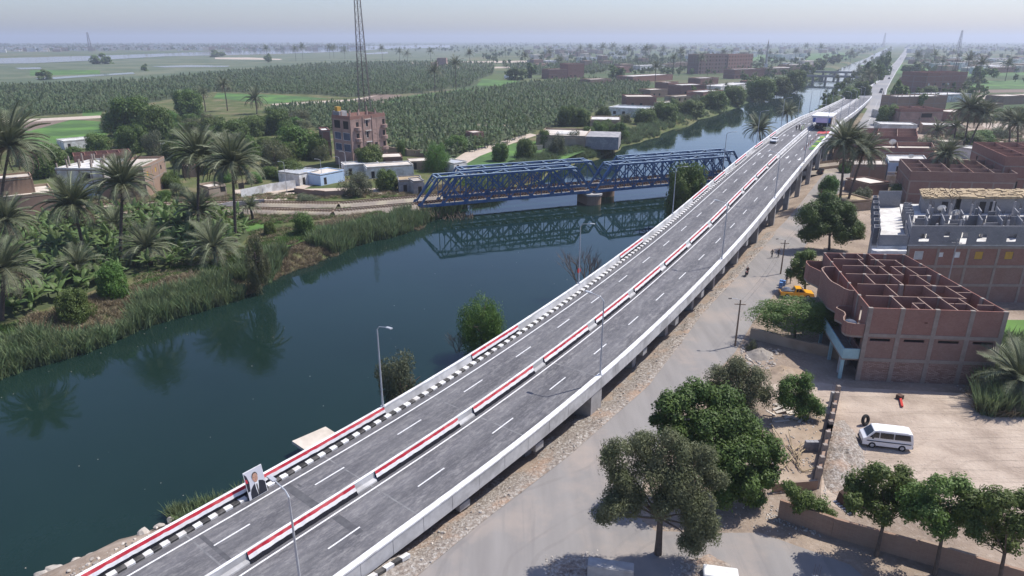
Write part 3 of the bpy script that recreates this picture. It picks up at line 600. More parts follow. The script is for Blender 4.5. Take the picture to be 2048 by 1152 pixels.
# timber stakes and debris below the left abutment
st = MB(); rs = random.Random(5)
for k in range(70):
    p = P1+RD*rs.uniform(-1,13)+RN*rs.uniform(-3.5,0); z = -3.2+max(0,(6-(p-P1).dot(RD))*.45); p.z = z
    st.tube([p, p+Vector((rs.uniform(-.9,.9),rs.uniform(-.6,.6),rs.uniform(.6,1.7)))], [.09,.06], 5)
obj('timber_debris', st, 'wood', label='broken timber piles and debris below the left truss abutment', cat='debris', kind='stuff')
def track(pts, label, w=2.2):
    th_ = thing('railway_track', pts[0], label, 'railway'); pts = [Vector(q) for q in pts]
    bal = MB(); sl_ = MB(); r_ = [MB(), MB()]
    for i in range(len(pts)-1):
        p, q = pts[i], pts[i+1]; d = (q-p).normalized(); n = Vector((-d.y,d.x,0)); p2, q2 = p-d*.1, q+d*.1
        zz = .0006*i
        v = [p2-n*(w+1.6), p2-n*w, p2+n*w, p2+n*(w+1.6), q2-n*(w+1.6), q2-n*w, q2+n*w, q2+n*(w+1.6)]
        zs = [-.03,.62+zz,.62+zz,-.03]*2
        bal.add([(v[k].x,v[k].y,zs[k]) for k in range(8)], [(0,1,5,4),(1,2,6,5),(2,3,7,6)])
        for k in range(int((q-p).length/.7)): sl_.beam(p+d*.7*k-n*1.25+Vector((0,0,.68)), p+d*.7*k+n*1.25+Vector((0,0,.68)), .26, .14)
        for s in (0,1): r_[s].beam(p-n*(.75-1.5*s)+Vector((0,0,.86)), q-n*(.75-1.5*s)+Vector((0,0,.86)), .09, .16)
    obj('ballast', bal, 'ballast', th_, world=True); obj('sleeper_run', sl_, 'wood', th_, world=True, kind='stuff')
    for s in (0,1): obj('rail', r_[s], 'rust', th_, world=True)
M('ballast', (.3,.255,.21), (.2,.17,.14), 2.5, bm=.8, world=True, c3=(.34,.3,.22), sc3=.2)
c1, c2 = P1+RN*2.25, P2+RN*2.25
track([c1-RD*.6, c1-RD*20, (-64,157.8,0), (-85,156,0), (-120,152,0), (-170,146,0)], 'front railway track on pale ballast leading left from the truss bridge')
track([c2-RD*.6, c2-RD*26, (-64,164.3,0), (-88,162.4,0), (-130,158,0)], 'rear railway track on the left bank behind the front one')
e1, e2 = c1+RD*(2*LT+2), c2+RD*(2*LT+2)
track([e1, e1+RD*30, (159,243,0), (186,255.5,0), (240,276,0)], 'front railway track right of the road bridge among the palms')
track([e2, e2+RD*24, (156,250,0), (184,262.5,0), (238,283,0)], 'rear railway track right of the road bridge')
# ================================================================ LATTICE MAST, FAR ROAD BRIDGE, MINARET
def mast(loc, h, wb, wt, n, label, mat='tower_steel', r=.13, rz=.3, panels=None):
    th_ = thing('lattice_mast', loc, label, 'mast'); cs = [(-1,-1),(1,-1),(1,1),(-1,1)]
    def wz(z): return (wb+(wt-wb)*min(1, z/h*1.0))/2
    zs = [h*(1-(1-k/n)**1.0) for k in range(n+1)]
    ca, sa = cos(rz), sin(rz)
    def pt(k, z): x, y = cs[k % 4][0]*wz(z), cs[k % 4][1]*wz(z); return (x*ca-y*sa, x*sa+y*ca, z)
    for k in range(4): obj('leg', MB().tube([pt(k,0), pt(k,h)], [r*1.4, r], 5), mat, th_)
    b = MB(); hz = MB()
    for i in range(n):
        for k in range(4):
            b.tube([pt(k,zs[i]), pt(k+1,zs[i+1])], r*.5, 4, cap=False); b.tube([pt(k+1,zs[i]), pt(k,zs[i+1])], r*.5, 4, cap=False)
            hz.tube([pt(k,zs[i+1]), pt(k+1,zs[i+1])], r*.45, 4, cap=False)
    obj('cross_bracing', b, mat, th_); obj('ring_bracing', hz, mat, th_); return th_
tw = mast(G(731,232), 86, 6.2, 1.2, 24, 'tall brown lattice telecom mast behind the pink apartment block', r=.1)
obj('cable_ladder', MB().box(-.22,.12,-.15,.15,0,84), 'rust', tw)
mast(G(1766,95), 70, 9, 3, 9, 'far hazy pylon on the horizon near the road end', r=.5)
mast(G(1905,165), 26, 5, 1.2, 9, 'transmission pylon rising behind the three storey brick house', r=.13)
mast(G(182,104), 60, 10, 3, 8, 'far hazy mast on the left horizon', r=.4)
mast(G(1915,108), 62, 9, 2.5, 9, 'far hazy pylon on the right horizon', r=.4)
# far twin bridges over the canal
for k, (aa, lab) in enumerate(((795,'far low concrete bridge over the canal, nearer of the two'),(902,'far low concrete bridge over the canal, further of the two'))):
    th_ = thing('far_bridge', XY(aa,-62,-3), lab, 'bridge')
    def W3(a_, b_, z): return XY(aa+a_, b_, z)
    z = 2.6
    def bx(a0_,a1_,b0,b1,z0,z1): return MB().add([W3(a0_,b0,z0),W3(a0_,b1,z0),W3(a1_,b1,z0),W3(a1_,b0,z0),W3(a0_,b0,z1),W3(a0_,b1,z1),W3(a1_,b1,z1),W3(a1_,b0,z1)], [(0,1,2,3),(7,6,5,4),(0,4,5,1),(1,5,6,2),(2,6,7,3),(3,7,4,0)])
    obj('deck', bx(0,8,-98,-26,z-.9,z), 'concrete_old', th_, world=True)
    for u in (0,7.7): obj('parapet', bx(u,u+.3,-98,-26,z+.002,z+1), 'concrete', th_, world=True)
    for b_ in (-78,-66,-54,-43):
        obj('pier', bx(.8,2.4,b_,b_+1.8,-5,z-.902), 'concrete_old', th_, world=True); obj('pier', bx(5.6,7.2,b_,b_+1.8,-5,z-.902), 'concrete_old', th_, world=True)
# minaret
def minaret(loc, h, label):
    th_ = thing('minaret', loc, label, 'minaret'); r = h*.035
    obj('base', MB().box(-r*1.5,r*1.5,-r*1.5,r*1.5,0,h*.25), 'plaster_white', th_)
    obj('shaft', MB().tube([(0,0,h*.25),(0,0,h*.6)], [r*1.15,r], 8), 'roof_dust', th_)
    obj('balcony', MB().tube([(0,0,h*.58),(0,0,h*.61),(0,0,h*.63)], [r,r*1.6,r*1.6], 8), 'plaster_white', th_)
    obj('upper_shaft', MB().tube([(0,0,h*.63),(0,0,h*.82)], [r*.8,r*.7], 8), 'roof_dust', th_)
    obj('upper_balcony', MB().tube([(0,0,h*.8),(0,0,h*.82),(0,0,h*.84)], [r*.7,r*1.2,r*1.2], 8), 'plaster_white', th_)
    obj('cupola', MB().tube([(0,0,h*.84),(0,0,h*.9),(0,0,h*.94),(0,0,h)], [r*.5,r*.55,r*.25,r*.05], 8), 'roof_dust', th_)
minaret(G(1530,143), HG(1530,143,78), 'tall slender minaret left of the canal in the middle distance')
# ================================================================ VEGETATION
LEAFV = {}
def leaf_mesh(name, rs, nclump, nleaf, lsize, mat, flat=1.0, droop=0.0, core=True, spread=.62, wide=.55):
    """crown of radius about 1: clumps of small leaf faces, centred on the origin"""
    cs = []
    for k in range(nclump):
        an, zz = rs.uniform(0, 2*PI), rs.uniform(-.75, .95); rr = math.sqrt(max(0, 1-zz*zz*.8))*spread*rs.uniform(.55, 1.12)
        cs.append((Vector((cos(an)*rr, sin(an)*rr, zz*.66*flat))*rs.uniform(.8,1.12), rs.uniform(.15, .34)))
    vs = []; fs = []
    for (c, r) in cs:
        for j in range(nleaf):
            d = Vector((rs.gauss(0,1), rs.gauss(0,1), rs.gauss(0,1)+.25)).normalized(); pos = c+d*r*(rs.uniform(.8, 1.08) if rs.random() < .85 else rs.uniform(.95,1.35))
            pos.z -= droop*rs.random()*abs(d.x+d.y)*.5
            nrm = (d+Vector((rs.uniform(-.7,.7), rs.uniform(-.7,.7), rs.uniform(-.3,.8)))).normalized()
            a = nrm.cross(Vector((rs.uniform(-1,1),rs.uniform(-1,1),rs.uniform(-1,1)))).normalized()
            if droop: a = (a+Vector((0,0,-droop))).normalized(); 
            b = nrm.cross(a).normalized(); s = lsize*rs.uniform(.6, 1.35); o = len(vs)
            vs += [pos-a*s, pos+b*s*wide, pos+a*s, pos-b*s*wide]; fs.append((o, o+1, o+2, o+3))
    mb = MB(); mb.v = vs; mb.f = fs; mb.m = [0]*len(fs)
    return mb.mesh(name, mat)
def trunk_mesh(name, rs, limbs=5, bare=False, mat='bark'):
    mb = MB(); top = Vector((rs.uniform(-.06,.06), rs.uniform(-.06,.06), .55))
    mb.tube([(0,0,-.02),(.01,0,.12),(top.x*.5,top.y*.5,.3),top], [.034,.026,.021,.017], 8)
    for k in range(limbs):
        an = 2*PI*k/limbs+rs.uniform(-.4,.4); z0 = rs.uniform(.26,.5); s0 = Vector((top.x*z0,top.y*z0,z0)); rr = rs.uniform(.2,.34)
        e = s0+Vector((cos(an)*rr, sin(an)*rr, rs.uniform(.1,.26))); m_ = (s0+e)/2+Vector((cos(an)*.05, sin(an)*.05, .0))
        mb.tube([s0, m_, e], [.014,.01,.005], 6)
    return mb.mesh(name, mat)
rs = random.Random(3)
CR = {}
def variants(key, n, *a, **k): CR[key] = [leaf_mesh('crown', random.Random(100+i*7+hash(key) % 1 + len(CR)*31), *a, **k) for i in range(n)]
variants('dark', 2, 70, 230, .04, 'leaf_dark'); variants('mid', 2, 70, 230, .04, 'leaf_mid'); variants('bright', 2, 64, 230, .04, 'leaf_bright')
variants('grey', 2, 34, 210, .048, 'leaf_grey', droop=.5, wide=.3, spread=.7); variants('acacia', 2, 30, 260, .05, 'leaf_acacia', droop=.6, wide=.28, spread=.72)
variants('hedge', 1, 90, 300, .024, 'leaf_mid', spread=.82); variants('willow', 1, 50, 420, .034, 'leaf_bright', droop=.8, wide=.25, spread=.68)
variants('far', 3, 14, 70, .13, 'leaf_dark'); variants('farmid', 2, 14, 70, .13, 'leaf_mid')

TR = [trunk_mesh('trunk', rs) for _ in range(4)]
def tree(x, yb, yt, wpx, key, label, group=None, zc=.62, cat='tree', name='broadleaf_tree', flat=None, z0=0.0, lean=0, dep=None, base=None, dy=1.0):
    p = base or G(x, yb, z0); h = HG(x, yb, yt, z0)-z0 if not base else CH+p.y/(cp+(576-yt)/FP*sp)*(-sp+(576-yt)/FP*cp)-p.z; w_ = wpx*((p.y*cp+(CH-p.z)*sp)/FP)/2
    th_ = thing(name, p, label, cat, group, rz=R.uniform(0,6.28))
    tk = obj('trunk', R.choice(TR), None, th_, sc=(max(h,w_*.8), max(h,w_*.8), h*.98))
    ch = h*(flat or .5)
    obj('crown', R.choice(CR[key]), None, th_, loc=(lean,0,h-ch*.97), sc=(w_*1.02, w_*1.02*R.uniform(.9,1.08)*dy, ch))
    if dy != 1.0: th_.rotation_euler = (0,0,0)
    return th_
def blob_tree(name, x, yb, blobs, mat, lsz, dens, label, droop=0.0, wide=.5, trunk=None, seed=1, group=None, cat='tree'):
    """a crown of separate leafy boughs; blobs: where each bough stands (photo x, y, radius, metres in front of or behind the stem)"""
    rs_ = random.Random(seed); p = G(x, yb); th_ = thing(name, p, label, cat, group); vs = []; fs = []; cen = []
    for (bx_, by_, br_, dy_) in blobs:
        v = (576-by_)/FP; Y = p.y+dy_; t_ = Y/(cp+v*sp); c_ = Vector(((bx_-1024)/FP*t_, Y, CH+t_*(-sp+v*cp)))-p; r = br_*t_/FP; cen.append((c_, r))
        for k in range(15):
            d0 = Vector((rs_.gauss(0,1), rs_.gauss(0,1), rs_.gauss(0,1)+.3)).normalized(); cc = c_+Vector((d0.x, d0.y*.9, d0.z*.8))*r*rs_.uniform(.35,.85); r2 = r*rs_.uniform(.3,.55)
            for j in range(int(dens*r2*r2*22)):
                d = Vector((rs_.gauss(0,1), rs_.gauss(0,1), rs_.gauss(0,1)+.2)).normalized(); pos = cc+d*r2*(rs_.uniform(.75,1.05) if rs_.random() < .8 else rs_.uniform(1,1.45)); pos.z -= droop*rs_.random()**2*r2*1.6
                if pos.z < .1: continue
                nrm = (d+Vector((rs_.uniform(-.7,.7), rs_.uniform(-.7,.7), rs_.uniform(-.2,.9)))).normalized(); a = nrm.cross(Vector((rs_.uniform(-1,1),rs_.uniform(-1,1),rs_.uniform(-1,1)))).normalized()
                a = (a+Vector((0,0,-droop))).normalized(); b = nrm.cross(a).normalized(); s_ = lsz*rs_.uniform(.6,1.4); o = len(vs)
                vs += [pos-a*s_, pos+b*s_*wide, pos+a*s_, pos-b*s_*wide]; fs.append((o,o+1,o+2,o+3))
    mb = MB(); mb.v = vs; mb.f = fs; mb.m = [0]*len(fs); obj('crown', mb, mat, th_)
    tk = MB(); zt = min(c_.z for c_, r in cen); top = sum((c_ for c_, r in cen), Vector())/len(cen); fork = Vector((top.x*.45, top.y*.4, max(1.0, top.z*.55))); r0 = trunk or .22
    tk.tube([(0,0,-.1),(fork.x*.3,fork.y*.3,fork.z*.4),(fork.x*.75,fork.y*.7,fork.z*.75),fork], [r0*1.25,r0,r0*.9,r0*.8], 9); obj('trunk', tk, 'bark', th_)
    lb = MB()
    for (c_, r) in cen: lb.tube([fork, fork.lerp(c_,.5)+Vector((rs_.uniform(-.3,.3),rs_.uniform(-.2,.2),rs_.uniform(-.1,.3))), c_], [r0*.4,r0*.2,r0*.07], 6)
    obj('limbs', lb, 'bark', th_); return th_
# date palms
def frond_mesh(rs, L, arch, mat, nl=24, wide=.27, sweep_=.65):
    mb = MB(); pts = []
    for k in range(9):
        u = k/8; ang = arch*u**1.15; pts.append((u, ang))
    P = [Vector((0,0,0))]; el = 1.0
    for k in range(8):
        e = rad(62)-arch*((k+.5)/8)**1.1; P.append(P[-1]+Vector((cos(e), 0, sin(e)))*L/8)
    mb.tube(P[:], [.035*(1-.75*k/8) for k in range(9)], 4, cap=False)
    for k in range(nl*2):
        u = .12+.88*(k//2)/nl; i = min(7, int(u*8)); f = u*8-i; p = P[i].lerp(P[i+1], min(1, f)); d = (P[i+1]-P[i]).normalized(); s = 1 if k % 2 else -1
        side = Vector((0,s,0)); up = d.cross(side)*s; ll = L*wide*(.55+.9*sin(PI*min(1,u*.92)))*rs.uniform(.8,1.1)*.62
        t_ = p+(d*sweep_+side*.75+up*.3*1+Vector((0,0,-.22))).normalized()*ll; wv_ = d*.022*L
        o = len(mb.v); mb.v += [p-wv_*.5, p+wv_*.5, t_]; mb.f.append((o,o+1,o+2)); mb.m.append(0)
    return mb.mesh('frond', mat)
FR = [frond_mesh(rs, 1, rad(a_), 'leaf_palm') for a_ in (35,60,85,110)]
FD = [frond_mesh(rs, 1, rad(a_), 'leaf_palm_dry', nl=12) for a_ in (95,125)]
PT = []
for i in range(3):
    mb = MB(); pts = []; rr = []
    for k in range(29):
        u = k/28; pts.append((.03*sin(u*2.2+i)*u, .02*sin(u*3+i)*u, u)); rr.append((1.25-.45*u if k else 1.6)*(1+.13*(k % 2)))
    PT.append((mb.tube(pts, rr, 9), pts[-1]))
def palm(x, yb, yc, wpx, label, group=None, xc=None, nf=40, dry=8, parts=True, z0=0.0, key=None):
    p = G(x, yb, z0); h = max(.3, HG(x, yb, yc, z0)-z0); Lf = wpx*MPP(x, yb, z0)/2*1.18
    th_ = thing('palm_tree', p, label, 'palm tree', group)
    top = Vector((0,0,h))
    if xc is not None:
        v = (576-yc)/FP; t_ = p.y/(cp+v*sp); top.x = (xc-1024)/FP*t_-p.x
    r0 = .24 if h > 3 else .3
    if h > .6:
        mb = MB(); n = max(5, int(h/.45)); pts = []; rr = []
        for k in range(n+1):
            u = k/n; pts.append((top.x*(u**1.4)+.12*sin(u*4), .1*sin(u*3), h*u-.1)); rr.append(r0*((1.25-.3*u) if k else 1.7)*(1+.14*(k % 2)))
        obj('trunk', mb.tube(pts, rr, 8), 'palm_bark', th_, smooth=False)
        top = Vector(pts[-1])+Vector((0,0,.1))
    def put(me, az, tilt, L): return obj('frond', me, None, th_, loc=top, rz=(R.uniform(-.25,.25), tilt, az), sc=L)
    if parts:
        for k in range(nf):
            u = (k+.5)/nf; i = min(3, int(u*4)); put(FR[i], k*2.399+R.uniform(-.2,.2), rad(-22+u*62)+R.uniform(-.12,.12), Lf*R.uniform(.85,1.1))
        for k in range(dry): put(FD[k % 2], k*2.399+1, rad(R.uniform(45,75)), Lf*R.uniform(.6,.9))
    else:
        obj('crown', PC[key or R.randrange(2)], None, th_, loc=top, rz=R.uniform(0,6.28), sc=Lf)
        if dry: obj('dry_skirt', PC[2], None, th_, loc=top, rz=R.uniform(0,6.28), sc=Lf*.8)
    return th_
def merge_crown(fr, nf, t0, t1, mat, seed):
    rs_ = random.Random(seed); mb = MB()
    for k in range(nf):
        u = (k+.5)/nf; me = fr[min(len(fr)-1, int(u*len(fr)))]; mt = Matrix.Rotation(k*2.399+rs_.uniform(-.3,.3),4,'Z')@Matrix.Rotation(rad(t0+u*(t1-t0)),4,'Y')@Matrix.Scale(rs_.uniform(.85,1.1),4)
        o = len(mb.v); mb.v += [mt@v.co for v in me.vertices]; mb.f += [[i+o for i in q.vertices] for q in me.polygons]
    mb.m = [0]*len(mb.f); return mb.mesh('crown', mat)
PC = [merge_crown(FR, 30, -22, 42, 'leaf_palm', 1), merge_crown(FR, 26, -20, 46, 'leaf_palm', 2), merge_crown(FD, 9, 45, 75, 'leaf_palm_dry', 3)]
# ---- near palms on the left bank
for a_ in ((2,440,295,150,'date palm cut by the left picture edge, highest of the three there',20), (-6,545,445,105,'date palm at the left picture edge, middle of the three there',15), (4,640,545,140,'low dry fronded date palm at the left picture edge above the reeds',8),
           (168,512,415,125,'double stemmed date palm right of the brick houses at far left',148), (242,522,372,118,'tall date palm in front of the unfinished red brick house',247),
           (397,468,318,118,'tall date palm left of the tallest palm beside the railway',398), (472,487,332,122,'tallest dark trunked date palm at the end of the banana grove',466)):
    palm(a_[0], a_[1], a_[2], a_[3], a_[4], 'date palms on the left bank', xc=a_[5], nf=64, dry=16)
for a_ in ((300,528,500,110,'young trunkless date palm between the two banana clumps'),(432,528,498,112,'young bluish date palm below the tallest palm'),(165,560,535,90,'small young date palm in the shade of the grove'),(405,462,425,90,'low date palm with fronds hanging over the railway path'),(235,472,452,70,'dark young palm under the tall palm by the red house'),(505,445,415,45,'small thin palm beside the green strip by the canal')):
    palm(a_[0], a_[1], a_[2], a_[3], a_[4], 'young palms on the left bank', nf=46, dry=4)
# ---- palms on the right and beyond
for a_ in ((1677,415,290,95,'tall date palm beside the road bridge, left of the leaning one',1690),(1692,416,308,95,'leaning date palm beside the road bridge and the blue house',1727),(1881,382,314,72,'date palm in front of the dark brick walls',1892),
           (1925,300,222,72,'tall date palm by the railway, left of a leaning pair',1940),(1934,302,232,66,'leaning date palm by the railway, right of a pair',1966),(2032,318,250,60,'date palm with brown hanging fronds at the right picture edge',2036),(2016,300,240,50,'date palm just left of the brown one at the right edge',2020)):
    palm(a_[0], a_[1], a_[2], a_[3], a_[4], 'date palms on the right bank', xc=a_[5], nf=60, dry=16)
palm(2030,800,765,170,'large spreading young palm at the right edge behind the yard', nf=46, dry=8)
for a_ in ((1521,300,262,66,'round headed palm beside the parapet where the truss ends',1519),(1573,258,227,50,'wind blown palm on the canal bank before the stage',1575)): palm(a_[0], a_[1], a_[2], a_[3], a_[4], 'canal side palms', xc=a_[5], nf=40, dry=6, z0=-1)
for a_ in ((411,222,188,34,'slender far palm left of the dark fig tree group'),(455,222,172,36,'taller far palm beside the green strip'),(514,228,200,52,'bushy far palm above the village trees'),(1870,290,262,50,'dusty palm behind the red unfinished house'),(1905,290,255,54,'palm right of the dusty one near the railway'),(1735,175,152,34,'far palm on the canal bank by the road'),(1722,178,160,28,'far palm nearest the far bridges')):
    palm(a_[0], a_[1], a_[2], a_[3], a_[4], parts=False, dry=1)
rs = random.Random(21); FARP = [(x, y) for x, y in ((1050,136),(1098,133),(870,185),(912,180),(800,128),(815,127),(862,128),(940,140),(1120,150),(1290,128),(1255,128),(1310,165),(1345,150),(1360,140),(1325,118),(1300,112),(1400,150),(1445,128),(1590,122),(535,123),(592,122),(606,120),(660,118),(668,117),(690,118),(765,122),(1205,118),(1180,112),(1160,116),(1225,116),(1880,150),(1930,160),(1830,142),(1955,168),(2010,162),(1865,138),(1700,126),(1640,112),(1610,108))]
for i, (x, y) in enumerate(FARP): palm(x, y, y-rs.uniform(18,30)*(y-78)/60-3, rs.uniform(14,20)*((y-70)/60)+5, 'distant date palm standing among the hazy fields', 'distant palms in the fields', parts=False, dry=0)
# ---- broadleaf trees and bushes: x, base y, top y, width in the photograph
for a_ in (
           
           
           (1656,392,346,44,'bright','small green tree beside the lower road under the palms',.75,0),(1800,396,366,60,'bright','green shrub between the blue house and the grey building',.85,0),
           (1502,700,675,30,'grey','small grey shrub beside the heap of stones',.9,0),
           (1653,218,192,24,'mid','small round bush on the canal side beyond the stage',.85,0)):
    t_ = tree(*a_[:5], a_[5], flat=a_[6], z0=a_[7])
tree(1588,680,594,186,'hedge','wide flat topped clipped tree beside the yellow pickup',flat=.46,dy=.55)
for a_ in ((978,72,-43.6,578,118,'willow','round bright willow bush on the canal bank beside the parapet banner',.62),(823,53.3,-43,693,110,'grey','grey green oleander bush on the canal bank beside the lamp post',.6),
           (1413,153,-38,318,86,'dark','dark round tree on the canal bank before the truss bridge',.55),(1396,149,-38,345,66,'mid','lighter leafy bush below the dark bankside tree',.6)):
    tree(0,0,a_[3],a_[4],a_[5],a_[6],flat=a_[7],base=XY(a_[1],a_[2],-1.6))
blob_tree('broadleaf_tree', 1316, 1108, [(1232,905,34,0),(1285,890,36,1),(1345,895,38,.6),(1400,915,36,.8),(1425,955,28,.5),(1240,955,32,-.4),(1225,1000,36,-.6),(1208,1030,24,-.6),(1255,985,34,0),(1300,940,44,0),(1365,955,42,-.2),(1330,1000,36,-.6),(1270,1000,30,-.3),(1390,995,40,-.4),(1400,1030,40,-.7),(1412,1062,36,-.9),(1385,1085,26,-1.0),(1360,985,38,-.3)], 'leaf_acacia', .1, 46, 'big grey green acacia with leaning trunk beside the concrete block', droop=.6, wide=.34, trunk=.26, seed=3)
blob_tree('broadleaf_tree', 1440, 1000, [(1345,815,34,1),(1395,790,38,2),(1445,800,36,2),(1350,865,34,0),(1400,850,46,0),(1455,850,46,.5),(1505,870,40,1),(1535,905,34,.5),(1480,910,48,-.5),(1430,920,48,-1),(1530,950,34,0),(1490,965,42,-1),(1440,975,40,-1.2),(1510,1000,24,-1),(1380,900,34,-.6),(1320,840,18,.6)], 'leaf_dark', .13, 30, 'dense dark green fig tree beside the side road', wide=.5, trunk=.3, seed=5)
blob_tree('broadleaf_tree', 1488, 828, [(1440,750,28,0),(1470,735,26,.5),(1510,755,30,0),(1530,790,24,0),(1450,785,28,-.3),(1495,800,28,-.4),(1478,765,32,0),(1425,775,16,0)], 'leaf_acacia', .11, 24, 'dusty olive tree behind the dense dark fig tree', droop=.3, wide=.36, trunk=.18, seed=6)
blob_tree('broadleaf_tree', 1658, 500, [(1622,432,26,0),(1655,412,28,.8),(1690,428,26,.5),(1640,462,28,-.6),(1680,465,28,-.4),(1660,440,32,0),(1618,468,20,-.4),(1705,458,18,0)], 'leaf_dark', .16, 18, 'large round tree left of the grey block building', trunk=.22, seed=21)
blob_tree('broadleaf_tree', 1610, 580, [(1592,530,19,0),(1612,514,19,.5),(1632,534,18,.3),(1604,550,19,-.4),(1626,555,14,-.3),(1582,545,12,0)], 'leaf_mid', .14, 20, 'round tree shading the roadside beside the yellow pickup', trunk=.14, seed=22)
blob_tree('broadleaf_tree', 1600, 838, [(1580,775,24,0),(1605,765,22,.3),(1575,800,24,-.2),(1610,800,24,0),(1630,818,20,-.2),(1600,825,20,-.5)], 'leaf_bright', .1, 30, 'bright green tree by the ruined wall of the yard', trunk=.12, seed=7)
blob_tree('bankside_bush', 1622, 1050, [(1590,985,22,0),(1615,1000,24,0),(1645,1015,22,0),(1660,1030,14,-.2),(1600,1010,20,-.3),(1575,975,14,.3)], 'leaf_mid', .09, 30, 'green bush hanging over the yard wall', trunk=.1, seed=8, cat='bush')
for (x, yb, sd, dx, lab) in ((1752,1112,11,0,'leftmost of the ficus trees along the yard wall'),(1868,1150,12,120,'middle ficus tree along the yard wall'),(1992,1190,13,250,'rightmost ficus tree along the yard wall, cut by the frame')):
    o_ = (yb-1112)*.55; rs_ = random.Random(sd); bl = [(x+8+q[0]*1.2, q[1]+o_+rs_.uniform(-6,6), q[2]+7+rs_.uniform(-4,4), rs_.uniform(-1.2,1.2)) for q in ((-35,975,26),(0,955,26),(35,960,24),(65,985,22),(-20,1005,26),(20,1000,28),(55,1015,22),(5,1035,20),(-45,1010,16),(85,1000,14))]
    blob_tree('broadleaf_tree', x, yb, bl, 'leaf_mid', .11, 24, lab, trunk=.14, seed=sd, group='ficus trees along the yard wall')
VT = [(272,272,186,128,'dark','largest dark fig tree left of the village grove'),(318,285,205,80,'dark','dark tree adjoining the largest fig tree'),(380,236,174,78,'dark','dark round tree beside the slender far palms'),
 (270,305,245,66,'dark','dark tree behind the unfinished brick house'),(312,312,255,56,'grey','greyish tree right behind the unfinished brick house'),(430,275,232,62,'mid','green tree in the middle of the village grove'),(468,290,236,86,'dark','broad dark tree in the village grove'),(507,272,228,62,'mid','mid green tree at the back of the village grove'),
 (556,268,213,70,'dark','dark tree at the right back of the village grove'),(598,255,215,62,'acacia','pale brownish acacia at the back of the grove'),(592,315,246,98,'bright','broad bright green tree left of the pink apartment block'),(550,330,274,66,'acacia','greyish feathery acacia beside the village lane'),(500,322,268,60,'bright','bright green tree in front of the village grove'),
 (580,358,316,66,'mid','low leafy tree beside the white fence'),(100,352,284,92,'dark','dark tree behind the left brick houses'),(200,310,262,62,'mid','green tree at the corner of the bright field'),(345,318,278,52,'mid','tree by the village sheds'),(390,300,262,56,'mid','tree in front of the village grove, left of centre'),
 (640,318,268,48,'dark','dark tree at the left wall of the pink apartment block'),(742,340,286,78,'mid','round green tree in front of the pink apartment block'),(876,340,274,66,'willow','tall light green tree beside the village lane and truss'),(915,302,268,62,'bright','green tree at the end of the village lane'),(715,390,336,84,'grey','large grey green bush by the railway, left of a pair'),(775,380,334,58,'mid','green bush by the railway, right of a pair'),
 (803,312,278,22,'mid','thin young tree by the long mud wall'),(1000,322,282,42,'dark','dark tree on the canal bank behind the truss, left of a pair'),(1050,322,274,46,'dark','dark tree on the canal bank behind the truss, right of a pair'),(1115,310,262,44,'grey','grey green tree by the walled compound'),
 (1135,252,208,46,'dark','dark tree behind the walled compound, left'),(1165,252,212,42,'mid','green tree behind the walled compound, middle'),(1206,244,210,42,'dark','dark tree behind the walled compound, right'),(1240,272,242,40,'mid','bush at the right corner of the walled compound'),(1035,160,130,52,'far','dark far tree left of the brick farmhouses'),(1063,156,124,32,'far','taller far tree beside the brick farmhouses'),(1232,158,130,44,'far','dark far tree right of the brick farmhouses'),
 (1330,240,200,66,'mid','leafy bankside tree above the reeds, left'),(1290,248,214,54,'mid','bankside bush right of the tin roofed sheds'),(1385,228,196,62,'mid','leafy bankside tree above the reeds, centre'),(1430,214,178,60,'dark','dark bankside tree below the brown apartment block'),(1468,204,168,64,'mid','leafy bankside tree above the reeds, right'),(1522,194,150,64,'mid','bankside tree left of the far bridges'),(1560,186,150,50,'dark','dark tree at the left end of the far bridges'),(1590,178,136,56,'dark','dark round tree behind the far bridges'),
 (205,128,104,46,'farmid','pair of far trees on the river meadow'),(290,142,126,22,'farmid','small lone tree on the river meadow'),(88,155,137,32,'farmid','round tree beside the meadow pool'),(435,114,98,42,'farmid','far tree clump on the river island'),(536,125,105,22,'farmid','lone far tree on the pale sand bank'),
 (1741,168,116,52,'far','tall dark tree between canal and road'),(1752,160,116,32,'farmid','tree behind the tall dark one between canal and road'),(1766,150,102,34,'far','tallest far tree beside the road'),(1797,205,156,46,'farmid','tree at the right side of the far road'),(1772,250,205,54,'mid','leafy tree at the right road side beyond the red house'),(1790,246,212,40,'mid','bush beside the pink house wall'),(1962,166,126,60,'far','large dark far tree right of the three storey house'),
 (1825,148,120,50,'farmid','far trees beyond the road bend, left'),(1860,190,170,40,'mid','bush before the three storey house'),(1950,242,205,70,'mid','thicket behind the palms at right'),(2005,240,215,50,'dark','dark thicket near the right edge'),(1935,288,262,80,'mid','pale green thicket along the railway'),(1840,300,270,60,'grey','dusty tree by the red unfinished house'),(1960,284,258,60,'bright','bright thicket beside the railway at right'),(2040,232,212,46,'dark','dark thicket at the right picture edge'),
 (60,330,296,60,'mid','tree behind the far left brick house'),(150,318,290,44,'mid','tree beside the unfinished brick house'),(1640,140,116,34,'far','far tree on the left canal bank'),(1668,128,106,30,'farmid','far tree beyond the bridges on the left bank'),(1615,150,122,34,'far','tree on the left canal bank before the bridges'),(700,335,318,26,'grey','small shrub at the apartment block foot'),(1700,200,172,40,'mid','tree at the canal side of the far road'),(1722,190,160,44,'dark','dark tree at the canal side of the far road')]
